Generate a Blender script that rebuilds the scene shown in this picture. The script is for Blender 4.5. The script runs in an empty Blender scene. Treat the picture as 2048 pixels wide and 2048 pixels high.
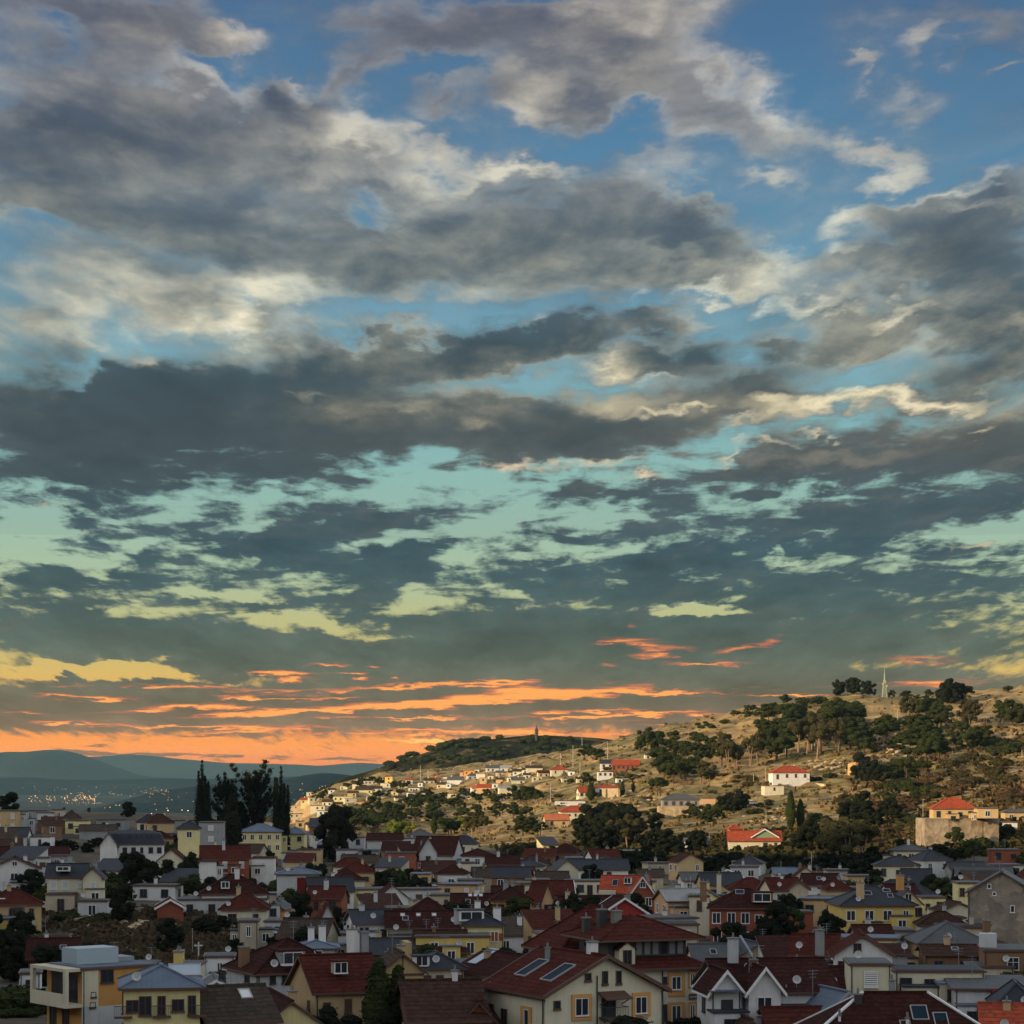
import bpy, bmesh, math, random
import numpy as np
from mathutils import Vector, Matrix, noise as mnoise

R = math.radians
F = 4400.0            # focal length in photo pixels (2048 wide)
HY = 1560.0           # horizon row
scene = bpy.context.scene
COL = scene.collection

def px2w(px, py, D):
    """point at depth D (metres along +Y) seen at photo pixel px,py"""
    return Vector(((px - 1024.0) / F * D, D, (HY - py) / F * D))

# ---------------------------------------------------------------- camera
cam_d = bpy.data.cameras.new("camera")
cam = bpy.data.objects.new("camera", cam_d)
COL.objects.link(cam)
cam.location = (0, 0, 0)
cam.rotation_euler = (R(90), 0, 0)
cam_d.sensor_fit = 'HORIZONTAL'
cam_d.sensor_width = 36.0
cam_d.lens = 36.0 * F / 2048.0
cam_d.shift_y = (HY - 1024.0) / 2048.0
cam_d.clip_start = 1.0
cam_d.clip_end = 90000.0
scene.camera = cam

# ---------------------------------------------------------------- sun
SUN_H = Vector((-0.862, -0.507, 0)).normalized()     # horizontal direction towards the sun
SUN_EL = R(11.5)
sun_d = bpy.data.lights.new("sun", 'SUN')
sun_d.energy = 5.0
sun_d.angle = R(0.6)
sun_d.color = (1.0, 0.74, 0.40)
sun = bpy.data.objects.new("sun", sun_d)
COL.objects.link(sun)
sv = Vector((SUN_H.x * math.cos(SUN_EL), SUN_H.y * math.cos(SUN_EL), math.sin(SUN_EL)))
sun.rotation_euler = sv.to_track_quat('Z', 'Y').to_euler()
sun.location = (-200, -200, 300)

# ---------------------------------------------------------------- view
scene.view_settings.view_transform = 'Standard'
scene.view_settings.look = 'None'
scene.view_settings.gamma = 1.0
EXPO = 0.45
scene.view_settings.exposure = EXPO
scene.render.resolution_x = 1024
scene.render.resolution_y = 1024

def lin(c):
    return tuple(((v / 255.0) / 12.92 if v / 255.0 <= 0.04045 else ((v / 255.0 + 0.055) / 1.055) ** 2.4) for v in c[:3])

class NT:
    """tiny node helper"""
    def __init__(s, tree):
        s.t = tree; s.n = tree.nodes; s.l = tree.links
    def new(s, kind, **kw):
        nd = s.n.new(kind)
        for k, v in kw.items(): setattr(nd, k, v)
        return nd
    def put(s, sock, v):
        if v is None: return
        if isinstance(v, bpy.types.NodeSocket): s.l.new(v, sock)
        else: sock.default_value = v
    def m(s, op, a, b=None, c=None, clamp=False):
        nd = s.new('ShaderNodeMath', operation=op); nd.use_clamp = clamp
        s.put(nd.inputs[0], a); s.put(nd.inputs[1], b); s.put(nd.inputs[2], c)
        return nd.outputs[0]
    def vm(s, op, a, b=None, scale=None):
        nd = s.new('ShaderNodeVectorMath', operation=op)
        s.put(nd.inputs[0], a)
        if b is not None: s.put(nd.inputs[1], b)
        if scale is not None: s.put(nd.inputs['Scale'], scale)
        return nd.outputs[0]
    def xyz(s, x, y, z=0.0):
        nd = s.new('ShaderNodeCombineXYZ')
        s.put(nd.inputs[0], x); s.put(nd.inputs[1], y); s.put(nd.inputs[2], z)
        return nd.outputs[0]
    def sep(s, v):
        nd = s.new('ShaderNodeSeparateXYZ'); s.put(nd.inputs[0], v); return nd.outputs
    def noise(s, vec, scale, detail=4.0, rough=0.5, dist=0.0, col=False, lac=2.0):
        nd = s.new('ShaderNodeTexNoise')
        s.put(nd.inputs['Vector'], vec); s.put(nd.inputs['Scale'], scale)
        nd.inputs['Detail'].default_value = detail; nd.inputs['Roughness'].default_value = rough
        nd.inputs['Distortion'].default_value = dist; nd.inputs['Lacunarity'].default_value = lac
        return nd.outputs['Color'] if col else nd.outputs[0]
    def smooth(s, v, a, b, lo=0.0, hi=1.0, kind='SMOOTHSTEP'):
        nd = s.new('ShaderNodeMapRange', interpolation_type=kind)
        s.put(nd.inputs['Value'], v)
        nd.inputs['From Min'].default_value = a; nd.inputs['From Max'].default_value = b
        nd.inputs['To Min'].default_value = lo; nd.inputs['To Max'].default_value = hi
        return nd.outputs[0]
    def ramp(s, v, stops):
        nd = s.new('ShaderNodeValToRGB'); cr = nd.color_ramp
        while len(cr.elements) > 1: cr.elements.remove(cr.elements[-1])
        cr.elements[0].position = stops[0][0]; cr.elements[0].color = (*stops[0][1], 1)
        for p, c in stops[1:]:
            e = cr.elements.new(p); e.color = (*c, 1)
        s.put(nd.inputs[0], v)
        return nd.outputs[0]
    def mix(s, f, a, b, mode='MIX'):
        nd = s.new('ShaderNodeMix', data_type='RGBA', blend_type=mode)
        s.put(nd.inputs[0], f)
        s.put(nd.inputs[6], a if isinstance(a, bpy.types.NodeSocket) else (*a, 1))
        s.put(nd.inputs[7], b if isinstance(b, bpy.types.NodeSocket) else (*b, 1))
        return nd.outputs[2]

HAZE_C = (0.14, 0.16, 0.15)
HAZE_K = 3.4e-5        # thickness of the valley's air, per metre
# ---------------------------------------------------------------- sky (world)
world = bpy.data.worlds.new("World")
scene.world = world
world.use_nodes = True
world.node_tree.nodes.clear()
w = NT(world.node_tree)

def sky_uv(px, py):
    """azimuth and elevation of a direction of the sky"""
    x = (px - 1024.0) / F; z = (HY - py) / F
    return math.atan(x), math.atan2(z, math.hypot(1, x))

# clouds: where each bank of cloud stands on the sky (position, half sizes, tilt, thickness)
COVER = [
(130,60,380,120,0,1.3),(350,90,200,100,0,.8),(95,100,90,55,0,-.9),(480,112,105,42,6,1.15),
(250,235,420,130,-4,1.3),(250,330,560,150,0,1.4),(700,320,260,110,-16,1.2),(930,375,220,80,-10,1.1),
(500,470,620,130,0,1.3),(820,520,420,110,0,1.3),(750,440,75,55,20,-1.0),(90,450,80,45,0,-.7),
(300,600,380,90,-10,1.0),(560,600,270,60,0,.7),(60,640,180,110,0,.9),(790,650,260,40,0,-.5),(470,612,60,20,0,-.7),
(560,60,170,90,0,-.6),(420,165,100,30,-20,-.6),(60,200,160,60,0,.5),(20,430,160,60,0,.7),(120,700,130,50,0,.35),(640,230,120,60,-20,.6),
(130,760,110,30,30,-.8),(560,745,560,95,7,1.4),(900,700,330,75,8,1.3),(1130,680,250,60,0,1.5),
(230,860,640,170,0,1.7),(700,830,500,90,0,1.2),(1000,850,480,90,0,1.2),
(900,80,460,85,-3,1.2),(740,175,270,60,16,.9),(560,200,75,45,0,.9),(910,240,75,42,12,.8),(880,185,120,35,0,-.4),
(1230,60,320,90,0,1.3),(1200,150,280,80,0,.9),(1050,215,110,85,25,1.2),(1190,235,210,80,0,1.3),
(1340,190,230,80,-15,1.0),(1440,270,230,75,-12,1.1),(1730,285,150,52,-8,1.1),(1545,220,110,60,-40,.7),
(1250,300,130,45,5,-.6),(1080,370,130,38,0,1.0),(1220,380,260,60,25,.6),(1520,378,95,30,5,.7),
(1770,350,95,30,22,1.0),(1700,450,90,40,20,.9),(1845,95,75,34,22,.75),(1720,132,50,24,28,.8),(2000,115,80,18,14,.85),
(1800,178,130,36,-5,.5),(1990,30,220,65,0,.6),(1560,110,130,150,0,-.5),(1800,420,50,30,0,.4),
(1970,390,190,95,22,1.5),(1820,430,120,55,0,1.1),(1900,500,240,110,0,1.5),(2010,600,260,100,0,1.5),
(1750,545,150,55,-5,1.0),(1860,640,270,75,8,1.2),(2010,710,270,75,10,1.3),(1840,560,60,30,0,-.6),
(1130,470,340,85,0,1.4),(1370,480,190,75,-18,1.3),(1500,560,300,70,-5,1.2),(1240,560,340,75,0,1.0),(1690,625,250,50,3,.9),
(1350,652,120,36,5,1.3),(1375,712,140,44,10,1.3),(1480,770,260,50,0,1.2),(1660,690,170,62,12,1.4),(1530,700,60,36,0,.9),(1240,735,130,34,8,1.0),
(1720,802,400,36,4,1.2),(1240,865,440,95,2,1.3),(1480,835,170,60,0,1.0),(1500,962,310,50,3,1.3),
(1790,905,440,80,8,1.5),(2000,880,260,110,0,1.2),(1330,1012,160,34,-3,1.2),(1120,1000,90,28,0,.9),(1240,1022,170,30,-5,1.0),
(1505,998,60,17,0,1.1),(1170,1072,220,26,0,1.2),(1330,1062,160,26,3,1.1),(1560,1085,500,70,8,1.6),(1850,1015,370,60,8,1.5),
(1300,1132,350,32,0,1.4),(1760,1175,600,100,0,1.9),(1250,1195,340,52,0,1.4),(1085,1165,130,50,0,1.3),(1580,1120,130,16,4,-.9),
(1560,1100,70,14,0,-.8),(1390,1218,120,14,0,-2.0),(1050,1205,60,20,0,-.8),(1450,1195,70,14,20,-.7),(1650,1060,70,10,5,-.8),
(1500,1290,950,85,0,1.7),(1100,1265,520,60,0,1.4),
(620,942,150,32,-6,.9),(550,985,60,18,0,.9),(640,988,90,19,0,1.0),(300,1040,140,32,0,1.2),(450,1030,110,28,0,1.1),(155,1037,60,17,0,1.0),
(530,1075,240,36,2,1.4),(740,1035,200,46,6,1.4),(660,1068,240,44,8,1.3),(860,990,70,24,0,.9),(915,1032,80,32,10,.9),(1000,1000,70,20,0,.9),
(180,1085,120,26,0,1.2),(260,1105,130,30,-9,1.1),(120,1130,70,22,5,1.2),(350,1120,80,26,0,.9),
(640,1118,250,44,0,1.5),(780,1130,160,64,15,1.4),(880,1106,60,17,0,1.0),
(400,1160,320,38,0,1.6),(540,1212,270,34,0,1.1),(640,1205,200,22,0,1.0),(740,1180,120,36,0,1.2),(860,1170,120,30,0,1.0),
(60,1165,160,42,0,1.3),(160,1165,100,30,0,1.0),(110,1235,360,75,0,1.6),(740,1230,130,26,0,1.1),(830,1250,80,22,0,1.0),
(1000,1158,170,34,0,1.3),(975,1220,120,48,0,1.2),(450,1195,140,10,0,-.9),(800,1275,180,16,-3,-.9),(660,1250,200,16,-8,-.7),(580,1238,90,14,0,-.7),
(280,1290,520,55,0,1.7),(900,1310,700,60,0,1.7),(205,1345,250,22,0,-2.3),(330,1310,70,12,15,-1.2),(155,1354,55,16,0,2.0),(60,1342,60,7,0,1.0),(330,1362,60,13,0,1.8),(430,1348,90,9,0,1.2),
(520,1320,260,30,0,1.0),(1000,1410,1900,85,0,1.9),(200,1420,700,60,0,1.2),(1700,1400,800,70,0,1.2),
]
# sunlit tops of the clouds, and (negative) their shaded undersides
LIGHT = [
(480,105,90,40,6,.9),(340,165,70,50,0,.5),(395,195,50,35,0,.8),(480,185,80,50,0,.75),(610,195,45,26,20,.7),(60,205,120,45,10,.35),
(200,310,220,60,-3,.3),(700,265,130,60,-10,.95),(690,300,60,30,0,.4),(770,310,120,60,-10,.6),(890,345,100,50,-5,.95),(1010,370,80,26,-8,.8),(640,350,120,45,0,.35),
(850,410,220,55,0,.4),(470,585,200,50,0,.7),(450,640,60,28,-15,1.0),(255,680,60,26,-25,1.0),(230,570,140,50,-15,.6),(110,605,120,45,-15,.45),(550,600,150,40,0,.5),(200,700,170,40,-10,.5),(370,630,60,30,0,.6),(300,725,70,20,20,.6),
(90,640,150,60,0,.15),(1060,205,80,65,30,.95),(1030,260,50,30,0,.6),(1290,50,200,60,0,.8),(1420,40,90,50,0,.6),(1130,45,90,40,0,.5),
(1240,170,160,40,-5,.45),(1440,190,90,40,-20,.5),(1560,230,80,60,-50,.6),(1550,200,60,60,0,.3),(1730,285,150,50,-8,.7),(1080,368,120,26,0,.95),(1520,378,100,30,5,.5),(1350,385,70,20,0,.5),
(1775,348,90,32,22,1.0),(1690,450,80,40,20,.95),(1845,95,75,34,22,.5),(1720,132,50,24,28,.5),(2000,115,80,20,14,.5),(1800,178,120,36,-5,.25),
(1900,375,90,20,18,.9),(2010,310,80,24,30,1.0),(1950,405,100,20,0,.6),(1980,370,40,40,0,-.5),
(1570,515,60,24,0,1.0),(1680,505,60,24,-20,.9),(1430,555,230,60,-5,.55),(1550,560,100,40,0,.7),(1200,580,200,50,0,.45),(1440,600,120,22,5,.9),
(1300,525,200,30,-10,.35),(1610,615,110,24,3,1.1),(1780,612,90,18,15,.9),(1530,625,40,16,20,.9),(1290,610,30,12,20,.9),(1430,640,100,26,5,.6),(1065,632,40,18,10,.8),(1920,630,120,24,0,.3),(2030,630,60,24,0,.5),
(1235,730,90,26,8,1.1),(1300,755,60,10,10,.6),(1220,815,120,34,0,.7),(1300,835,60,14,0,.9),(1370,840,60,12,0,.9),
(1530,812,70,20,10,1.2),(1620,812,120,26,3,1.1),(1760,795,160,24,6,1.2),(1900,785,120,20,3,1.1),(1720,780,40,12,0,1.1),(1560,835,140,26,0,.5),(1500,870,90,10,20,.5),(1660,925,180,24,6,.25),
(1465,930,40,10,25,1.0),(1500,908,40,12,20,1.0),(1570,903,50,9,0,.7),(1660,880,30,8,0,.8),(1950,840,40,8,0,.8),
(1150,945,170,14,0,1.0),(1280,988,90,11,4,1.2),(1000,945,70,18,0,1.0),(1035,1035,40,11,10,1.2),(1010,1047,36,8,10,1.0),(960,850,60,20,0,.5),(720,835,90,26,0,.3),(650,800,60,14,-10,.5),(830,815,110,20,0,.3),
(115,1022,30,6,0,.8),(60,1055,40,8,0,.7),(120,1065,30,6,0,.9),(70,1025,30,7,0,.6),
(2020,1060,80,9,5,1.0),(1950,1085,90,8,3,.8),(1600,1128,70,5,5,.9),(1400,1215,60,4,0,.5),
(260,860,700,190,0,-.75),(620,740,500,90,6,-.55),(1060,640,330,90,5,-.65),(1930,500,260,140,10,-.6),(1960,640,240,80,0,-.5),(1480,730,220,110,0,-.4),(1000,870,500,80,0,-.3),(1170,250,120,60,0,-.5),(1350,480,130,60,-18,-.5),(500,470,500,80,0,-.15),(560,200,60,40,0,-.5),(130,70,300,90,0,-.2),
]
# low streaks of orange cloud
STREAK = [
(1300,1288,130,16,-6,.9),(1330,1305,90,14,5,.9),(1470,1298,70,10,8,.8),(1540,1280,60,14,25,.5),(1420,1328,110,7,0,1.0),(1210,1328,50,5,0,.7),(1220,1285,90,6,0,.6),(1830,1318,120,15,0,.7),(1860,1370,150,9,0,.7),(1960,1362,90,5,0,.5),
(650,1329,70,5,0,1.0),(740,1331,25,4,0,.8),(550,1345,85,5,0,1.2),(570,1360,30,5,0,.8),(720,1357,24,4,0,.8),(780,1357,14,4,0,.8),(710,1346,40,3,0,.7),
(1270,1252,22,12,0,.5),(1225,1364,30,5,0,.7),
(200,1396,130,6,0,1.0),(110,1390,90,4,0,.7),(330,1372,170,5,0,.6),(520,1380,260,6,0,.7),(450,1390,50,4,0,.7),
(800,1372,200,7,2,1.0),(960,1368,130,8,2,1.1),(470,1396,50,6,0,.9),(560,1398,120,4,0,.8),
(920,1395,140,10,2,1.2),(1010,1385,120,16,4,1.2),(1120,1385,180,16,0,1.2),(1260,1376,80,10,3,1.1),(1340,1384,190,5,0,1.1),(1500,1392,200,4,0,.9),(1580,1390,120,4,0,.7),
(300,1420,60,5,0,.8),(410,1413,170,8,0,1.2),(560,1425,240,9,2,1.4),(740,1412,220,10,4,1.5),(860,1408,170,10,4,1.6),(970,1400,120,8,0,1.4),(680,1395,90,5,0,.8),
(1100,1425,60,4,0,.9),(1280,1428,210,6,2,1.3),(1210,1422,120,5,0,1.0),(1400,1427,200,8,0,1.4),(1560,1421,100,5,0,1.0),(1470,1404,100,4,0,.7),
(120,1444,110,5,0,1.2),(230,1447,60,4,0,.7),(330,1453,230,5,0,1.1),(500,1451,130,7,0,1.0),(560,1458,180,7,2,1.1),(680,1434,90,3,0,.6),
(820,1437,130,4,0,1.1),(950,1437,180,5,0,1.3),(1090,1434,130,4,0,.9),(1130,1443,60,3,0,.7),(1300,1450,90,4,0,.7),(1360,1455,70,4,0,.9),
(920,1462,260,5,0,1.1),(1060,1457,120,4,0,.8),(30,1425,90,3,0,.6),(150,1372,100,4,0,.7),
(760,1466,500,7,0,.8),(1150,1468,300,6,0,.9),(1330,1388,70,4,0,.8),
]
# thin dark streaks low over the mountains
LOW = [(160,1505,90,7,-3,1.3),(290,1510,150,7,1,1.5),(200,1492,36,3,0,1.1),(440,1512,66,4,1,1.2),(475,1512,18,3,0,1.0),(560,1517,46,3,0,.9),(690,1519,100,7,1,1.1),(450,1470,200,5,0,1.0),(880,1472,110,3,0,1.0)]

ANGS = [-50, -40, -25, -18, -14, -10, -5, -3, 0, 3, 5, 8, 12, 16, 22, 28, 40]
def falloff_sum(pos, items, start, box=None):
    """sum of soft elliptical banks; pos: callable giving the position turned by an angle.
    box: only the banks that reach this part of the sky are evaluated there"""
    acc = start
    for cx, cy, rx, ry, ang, wt in items:
        if box:
            mx = rx + 150 + (ry if ang else 0)
            fl = max(0.08, min(1, 0.08 + 2.6 * (HY - cy) / F))
            my = ry + 230 * fl + 8 + abs(math.sin(R(ang))) * rx
            if cx + mx < box[0] or cx - mx > box[2] or cy + my < box[1] or cy - my > box[3]: continue
        a = min(ANGS, key=lambda q: abs(q - ang))
        u, v = sky_uv(cx, cy)
        ca, sa = math.cos(R(a)), math.sin(R(a))
        ur, vr = u * ca + v * sa, -u * sa + v * ca
        u1, _ = sky_uv(cx + rx, cy); _, v2 = sky_uv(cx, cy - ry)
        if items is COVER and 930 < cy < 1250 and wt > 0: wt *= 0.62
        sx, sy = 1.0 / abs(u1 - u), 1.0 / abs(v2 - v)
        nd = w.new('ShaderNodeVectorMath', operation='MULTIPLY_ADD')
        w.put(nd.inputs[0], pos(a)); nd.inputs[1].default_value = (sx, sy, 0); nd.inputs[2].default_value = (-ur * sx, -vr * sy, 0)
        g = w.new('ShaderNodeVectorMath', operation='LENGTH')
        w.put(g.inputs[0], nd.outputs[0])
        acc = w.m('MULTIPLY_ADD', w.m('SUBTRACT', 1.0, g.outputs['Value'], clamp=True), wt, acc)
    return acc
def turned(vec):
    cache = {0: vec}
    def f(a):
        if a not in cache:
            ca, sa = math.cos(R(a)), math.sin(R(a))
            x = w.new('ShaderNodeVectorMath', operation='DOT_PRODUCT'); w.put(x.inputs[0], vec); x.inputs[1].default_value = (ca, sa, 0)
            y = w.new('ShaderNodeVectorMath', operation='DOT_PRODUCT'); w.put(y.inputs[0], vec); y.inputs[1].default_value = (-sa, ca, 0)
            cache[a] = w.xyz(x.outputs['Value'], y.outputs['Value'], 0.0)
        return cache[a]
    return f
def yst(stops):
    """colour stops given at rows of the photo -> stops over elevation 0..0.4 rad"""
    out = []
    for y, c in stops:
        e = math.atan((HY - y) / F) / 0.40
        out.append((max(0.0, min(1.0, e)), lin(c)))
    return sorted(out, key=lambda s: s[0])

def sky_base(k=0):
    global tc, az, el, elp, inv, sheet, flat, wv, wx, wy, fb1, e01, upper, DARK, amp1
    tc = w.new('ShaderNodeTexCoord')
    dx, dy, dz = w.sep(w.vm('SCALE', tc.outputs['Generated'], scale=1.0 + k * 1e-6))
    az = w.m('ARCTAN2', dx, dy)
    el = w.m('ARCSINE', dz)
    elp = w.m('MAXIMUM', el, 0.0)
    # cloud sheet seen in perspective: noise runs on a plane overhead, flattened towards the horizon
    inv = w.m('DIVIDE', 1.0, w.m('ADD', elp, 0.10))
    sheet = w.xyz(w.m('MULTIPLY', az, inv), w.m('MULTIPLY', w.m('LOGARITHM', w.m('ADD', elp, 0.10), 2.718), 1.9), 0.0)
    flat = w.m('ADD', w.m('MULTIPLY', elp, 2.6), 0.08, clamp=True)     # 0.08 .. 1 : vertical squeeze
    wv = w.vm('SUBTRACT', w.noise(sheet, 3.4, 4.0, 0.55, col=True), (0.5, 0.5, 0.5))
    wx, wy, _ = w.sep(wv)
    fb1 = w.noise(sheet, 6.5, 8.0, 0.58, dist=0.25)
    e01 = w.m('DIVIDE', el, 0.40)
    upper = w.smooth(el, 0.10, 0.21)                                     # 1 in the upper, softer half of the picture's sky
    DARK = w.ramp(e01, yst([(1560,(150,108,84)),(1470,(138,112,88)),(1400,(118,108,88)),(1340,(102,106,92)),(1270,(88,100,92)),(1180,(72,90,92)),(1100,(66,86,93)),(1010,(64,82,90)),(900,(66,78,84)),
        (780,(64,80,88)),(700,(66,84,93)),(600,(76,94,105)),(500,(82,97,108)),(350,(82,95,110)),(200,(80,90,108)),(80,(76,85,104)),(0,(74,82,102))]))
    amp1 = w.smooth(upper, 0.0, 1.0, 1.75, 1.15)

CELL = [0]
def frontal_cell(box):
    """the sky inside one part of the view, with every bank of cloud that reaches it"""
    global w
    outer = w
    grp = bpy.data.node_groups.new('cloud_bank', 'ShaderNodeTree')
    grp.interface.new_socket('Shader', in_out='OUTPUT', socket_type='NodeSocketShader')
    w = NT(grp)
    CELL[0] += 1
    sky_base(CELL[0])
    top = box[1] < 1240; low = box[3] > 1240
    wfine = w.vm('SUBTRACT', w.noise(sheet, 15.0, 5.0, 0.60, col=True), (0.5, 0.5, 0.5))
    fx, fy, _ = w.sep(wfine)
    pu = w.m('ADD', az, w.m('ADD', w.m('MULTIPLY', wx, 0.055), w.m('MULTIPLY', fx, 0.020)))
    pv = w.m('ADD', el, w.m('MULTIPLY', w.m('ADD', w.m('MULTIPLY', wy, 0.075), w.m('MULTIPLY', fy, 0.040)), flat))
    pos = turned(w.xyz(pu, pv, 0.0))
    fb3 = w.noise(sheet, 22.0, 7.0, 0.60)
    f3 = w.m('SUBTRACT', fb3, 0.5)
    # ripples: small banks drawn out sideways, strongest in the lower-middle sky
    rip = w.noise(w.xyz(w.m('ADD', w.m('MULTIPLY', az, 34.0), w.m('MULTIPLY', el, -10.0)), w.m('MULTIPLY', el, 150.0), 1.3), 1.0, 8.0, 0.60, dist=0.5)
    ripw = w.m('MULTIPLY', w.smooth(el, 0.050, 0.080), w.smooth(el, 0.175, 0.140))
    cover = w.m('MULTIPLY_ADD', w.m('SUBTRACT', fb1, 0.5), amp1, w.m('MULTIPLY', f3, w.smooth(upper, 0, 1, 1.5, 0.55)))
    cover = w.m('MULTIPLY_ADD', w.m('SUBTRACT', rip, 0.465), w.m('MULTIPLY', ripw, 3.0), cover)
    if box[1] < 1300: soft = w.noise(sheet, 2.3, 3.0, 0.5)
    cover = falloff_sum(pos, COVER, w.m('ADD', cover, w.smooth(upper, 0, 1, -0.05, 0.10)), box)
    CLEAR = w.ramp(e01, yst([(1560,(200,128,96)),(1535,(236,140,84)),(1495,(252,156,80)),(1460,(250,156,80)),(1420,(242,164,86)),(1350,(218,182,104)),(1290,(198,184,120)),(1225,(186,188,138)),
        (1150,(170,190,158)),(1050,(156,188,172)),(950,(146,189,181)),(850,(132,180,186)),(720,(126,172,187)),(600,(111,158,181)),(440,(94,143,174)),(260,(82,128,163)),(100,(76,117,154)),(0,(73,110,148))]))
    a0 = w.smooth(upper, 0, 1, 0.06, -0.25); a1 = w.smooth(upper, 0, 1, 0.78, 1.15)
    nd = w.new('ShaderNodeMapRange', interpolation_type='SMOOTHSTEP')
    w.put(nd.inputs['Value'], cover); w.put(nd.inputs['From Min'], a0); w.put(nd.inputs['From Max'], a1)
    alpha = nd.outputs[0]
    cloud = DARK
    if top:
        LIT = w.ramp(e01, yst([(1560,(255,150,90)),(1400,(255,150,90)),(1280,(235,140,104)),(1180,(226,196,140)),(1080,(246,222,180)),(950,(240,218,184)),(800,(236,222,184)),(640,(236,228,200)),
            (480,(204,204,186)),(350,(210,206,190)),(200,(206,200,188)),(60,(192,184,172)),(0,(182,176,168))]))
        fb2 = w.noise(w.vm('ADD', sheet, (0.012, -0.034, 0.0)), 6.5, 5.0, 0.58, dist=0.25)
        relief = w.m('MULTIPLY', w.m('SUBTRACT', fb1, fb2), w.smooth(el, 0.11, 0.22, 0.2, 2.0))
        light = falloff_sum(pos, LIGHT, 0.0, box)
        thin = w.m('MULTIPLY', w.smooth(cover, 0.15, 0.55), w.smooth(cover, 1.1, 0.60))
        lf = w.m('ADD', w.m('MULTIPLY_ADD', w.m('SUBTRACT', soft, 0.5), w.smooth(el, 0.12, 0.22, 0.0, 1.9), light), w.m('ADD', relief, w.m('MULTIPLY', thin, w.smooth(el, 0.13, 0.2, 0.0, 0.26))))
        lf = w.m('MULTIPLY_ADD', f3, w.smooth(el, 0.10, 0.2, 0.1, 0.5), lf)
        lfa = w.m('POWER', w.m('DIVIDE', w.m('ADD', lf, 0.62), 1.75, clamp=True), 1.75)
        lfb = w.m('DIVIDE', lf, 1.35, clamp=True)
        lf = w.m('MULTIPLY_ADD', w.m('SUBTRACT', lfa, lfb), w.smooth(el, 0.115, 0.20), lfb)
        cloud = w.mix(lf, DARK, LIT)
    core = w.m('ADD', w.smooth(w.m('ADD', cover, w.m('MULTIPLY', w.m('SUBTRACT', fb1, 0.5), 1.2)), 0.6, 2.2, 1.12, 0.90), w.m('MULTIPLY', w.m('SUBTRACT', w.noise(sheet, 4.2, 6.0, 0.62), 0.5), 0.9))
    cloud = w.mix(1.0, cloud, w.xyz(core, core, core), 'MULTIPLY')
    c = w.mix(alpha, CLEAR, cloud)
    if low:
        sn = w.noise(w.xyz(w.m('MULTIPLY', az, 16.0), w.m('MULTIPLY', el, 210.0), 0.0), 1.0, 6.0, 0.6, dist=0.4)
        sn2 = w.noise(w.xyz(w.m('MULTIPLY', az, 70.0), w.m('MULTIPLY', el, 420.0), 3.0), 1.0, 4.0, 0.6)
        spos = turned(w.xyz(w.m('ADD', az, w.m('MULTIPLY', wx, 0.02)), w.m('ADD', el, w.m('MULTIPLY', w.m('SUBTRACT', sn2, 0.5), 0.0075)), 0.0))
        st = falloff_sum(spos, STREAK, 0.0, box)
        st = w.m('MULTIPLY', st, w.smooth(w.m('ADD', w.m('MULTIPLY', sn, 0.6), w.m('MULTIPLY', sn2, 0.4)), 0.36, 0.60, 0.25, 1.35))
        lowband = w.m('MULTIPLY', w.smooth(el, 0.014, 0.026), w.smooth(el, 0.062, 0.040))
        st = w.m('ADD', st, w.m('MULTIPLY', w.m('MULTIPLY', w.smooth(sn, 0.52, 0.70), 0.5), lowband))
        sfac = w.smooth(st, 0.12, 0.95)
        warmc = w.ramp(sfac, [(0.0, lin((214,116,88))), (0.6, lin((250,138,86))), (1.0, lin((255,170,90)))])
        c = w.mix(w.m('MULTIPLY', sfac, w.smooth(el, 0.075, 0.045, 0.75, 1.0)), c, warmc)
        lowf = w.smooth(falloff_sum(spos, LOW, 0.0, box), 0.15, 0.8)
        c = w.mix(lowf, c, lin((150,114,90)))
        glow = w.smooth(falloff_sum(spos, [(900,1483,150,5,0,1.2),(960,1480,70,7,0,.8),(820,1482,120,3,0,.7)], 0.0, box), 0.1, 0.9)
        c = w.mix(glow, c, lin((255,198,108)))
    if low:
        # the sky seen low down shines through the valley's own air, so it is that much clearer and stronger beyond it
        dist = w.m('MINIMUM', 31500.0, w.m('DIVIDE', 400.0, w.m('MAXIMUM', el, 0.001)))
        T = w.m('EXPONENT', w.m('MULTIPLY', dist, -HAZE_K))
        c = w.vm('ADD', c, w.vm('SCALE', HAZE_C, scale=w.m('SUBTRACT', T, 1.0)))
        c = w.vm('MAXIMUM', w.vm('SCALE', c, scale=w.m('DIVIDE', 1.0, T)), (0.0, 0.0, 0.0))
    b = w.new('ShaderNodeBackground'); w.put(b.inputs[0], c); b.inputs[1].default_value = 2 ** -EXPO
    go = w.new('NodeGroupOutput'); w.l.new(b.outputs[0], go.inputs[0])
    w = outer
    return grp

rows = [-60, 330, 620, 880, 1080, 1290, 1700]
cols = [-60, 500, 1024, 1548, 2108]
cells = [[frontal_cell((cols[j], rows[i], cols[j + 1], rows[i + 1])) for i in range(len(rows) - 1)] for j in range(len(cols) - 1)]
sky_base()
def mixs(f, a, b):
    nd = w.new('ShaderNodeMixShader'); w.put(nd.inputs[0], f); w.put(nd.inputs[1], a); w.put(nd.inputs[2], b)
    return nd.outputs[0]
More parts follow.
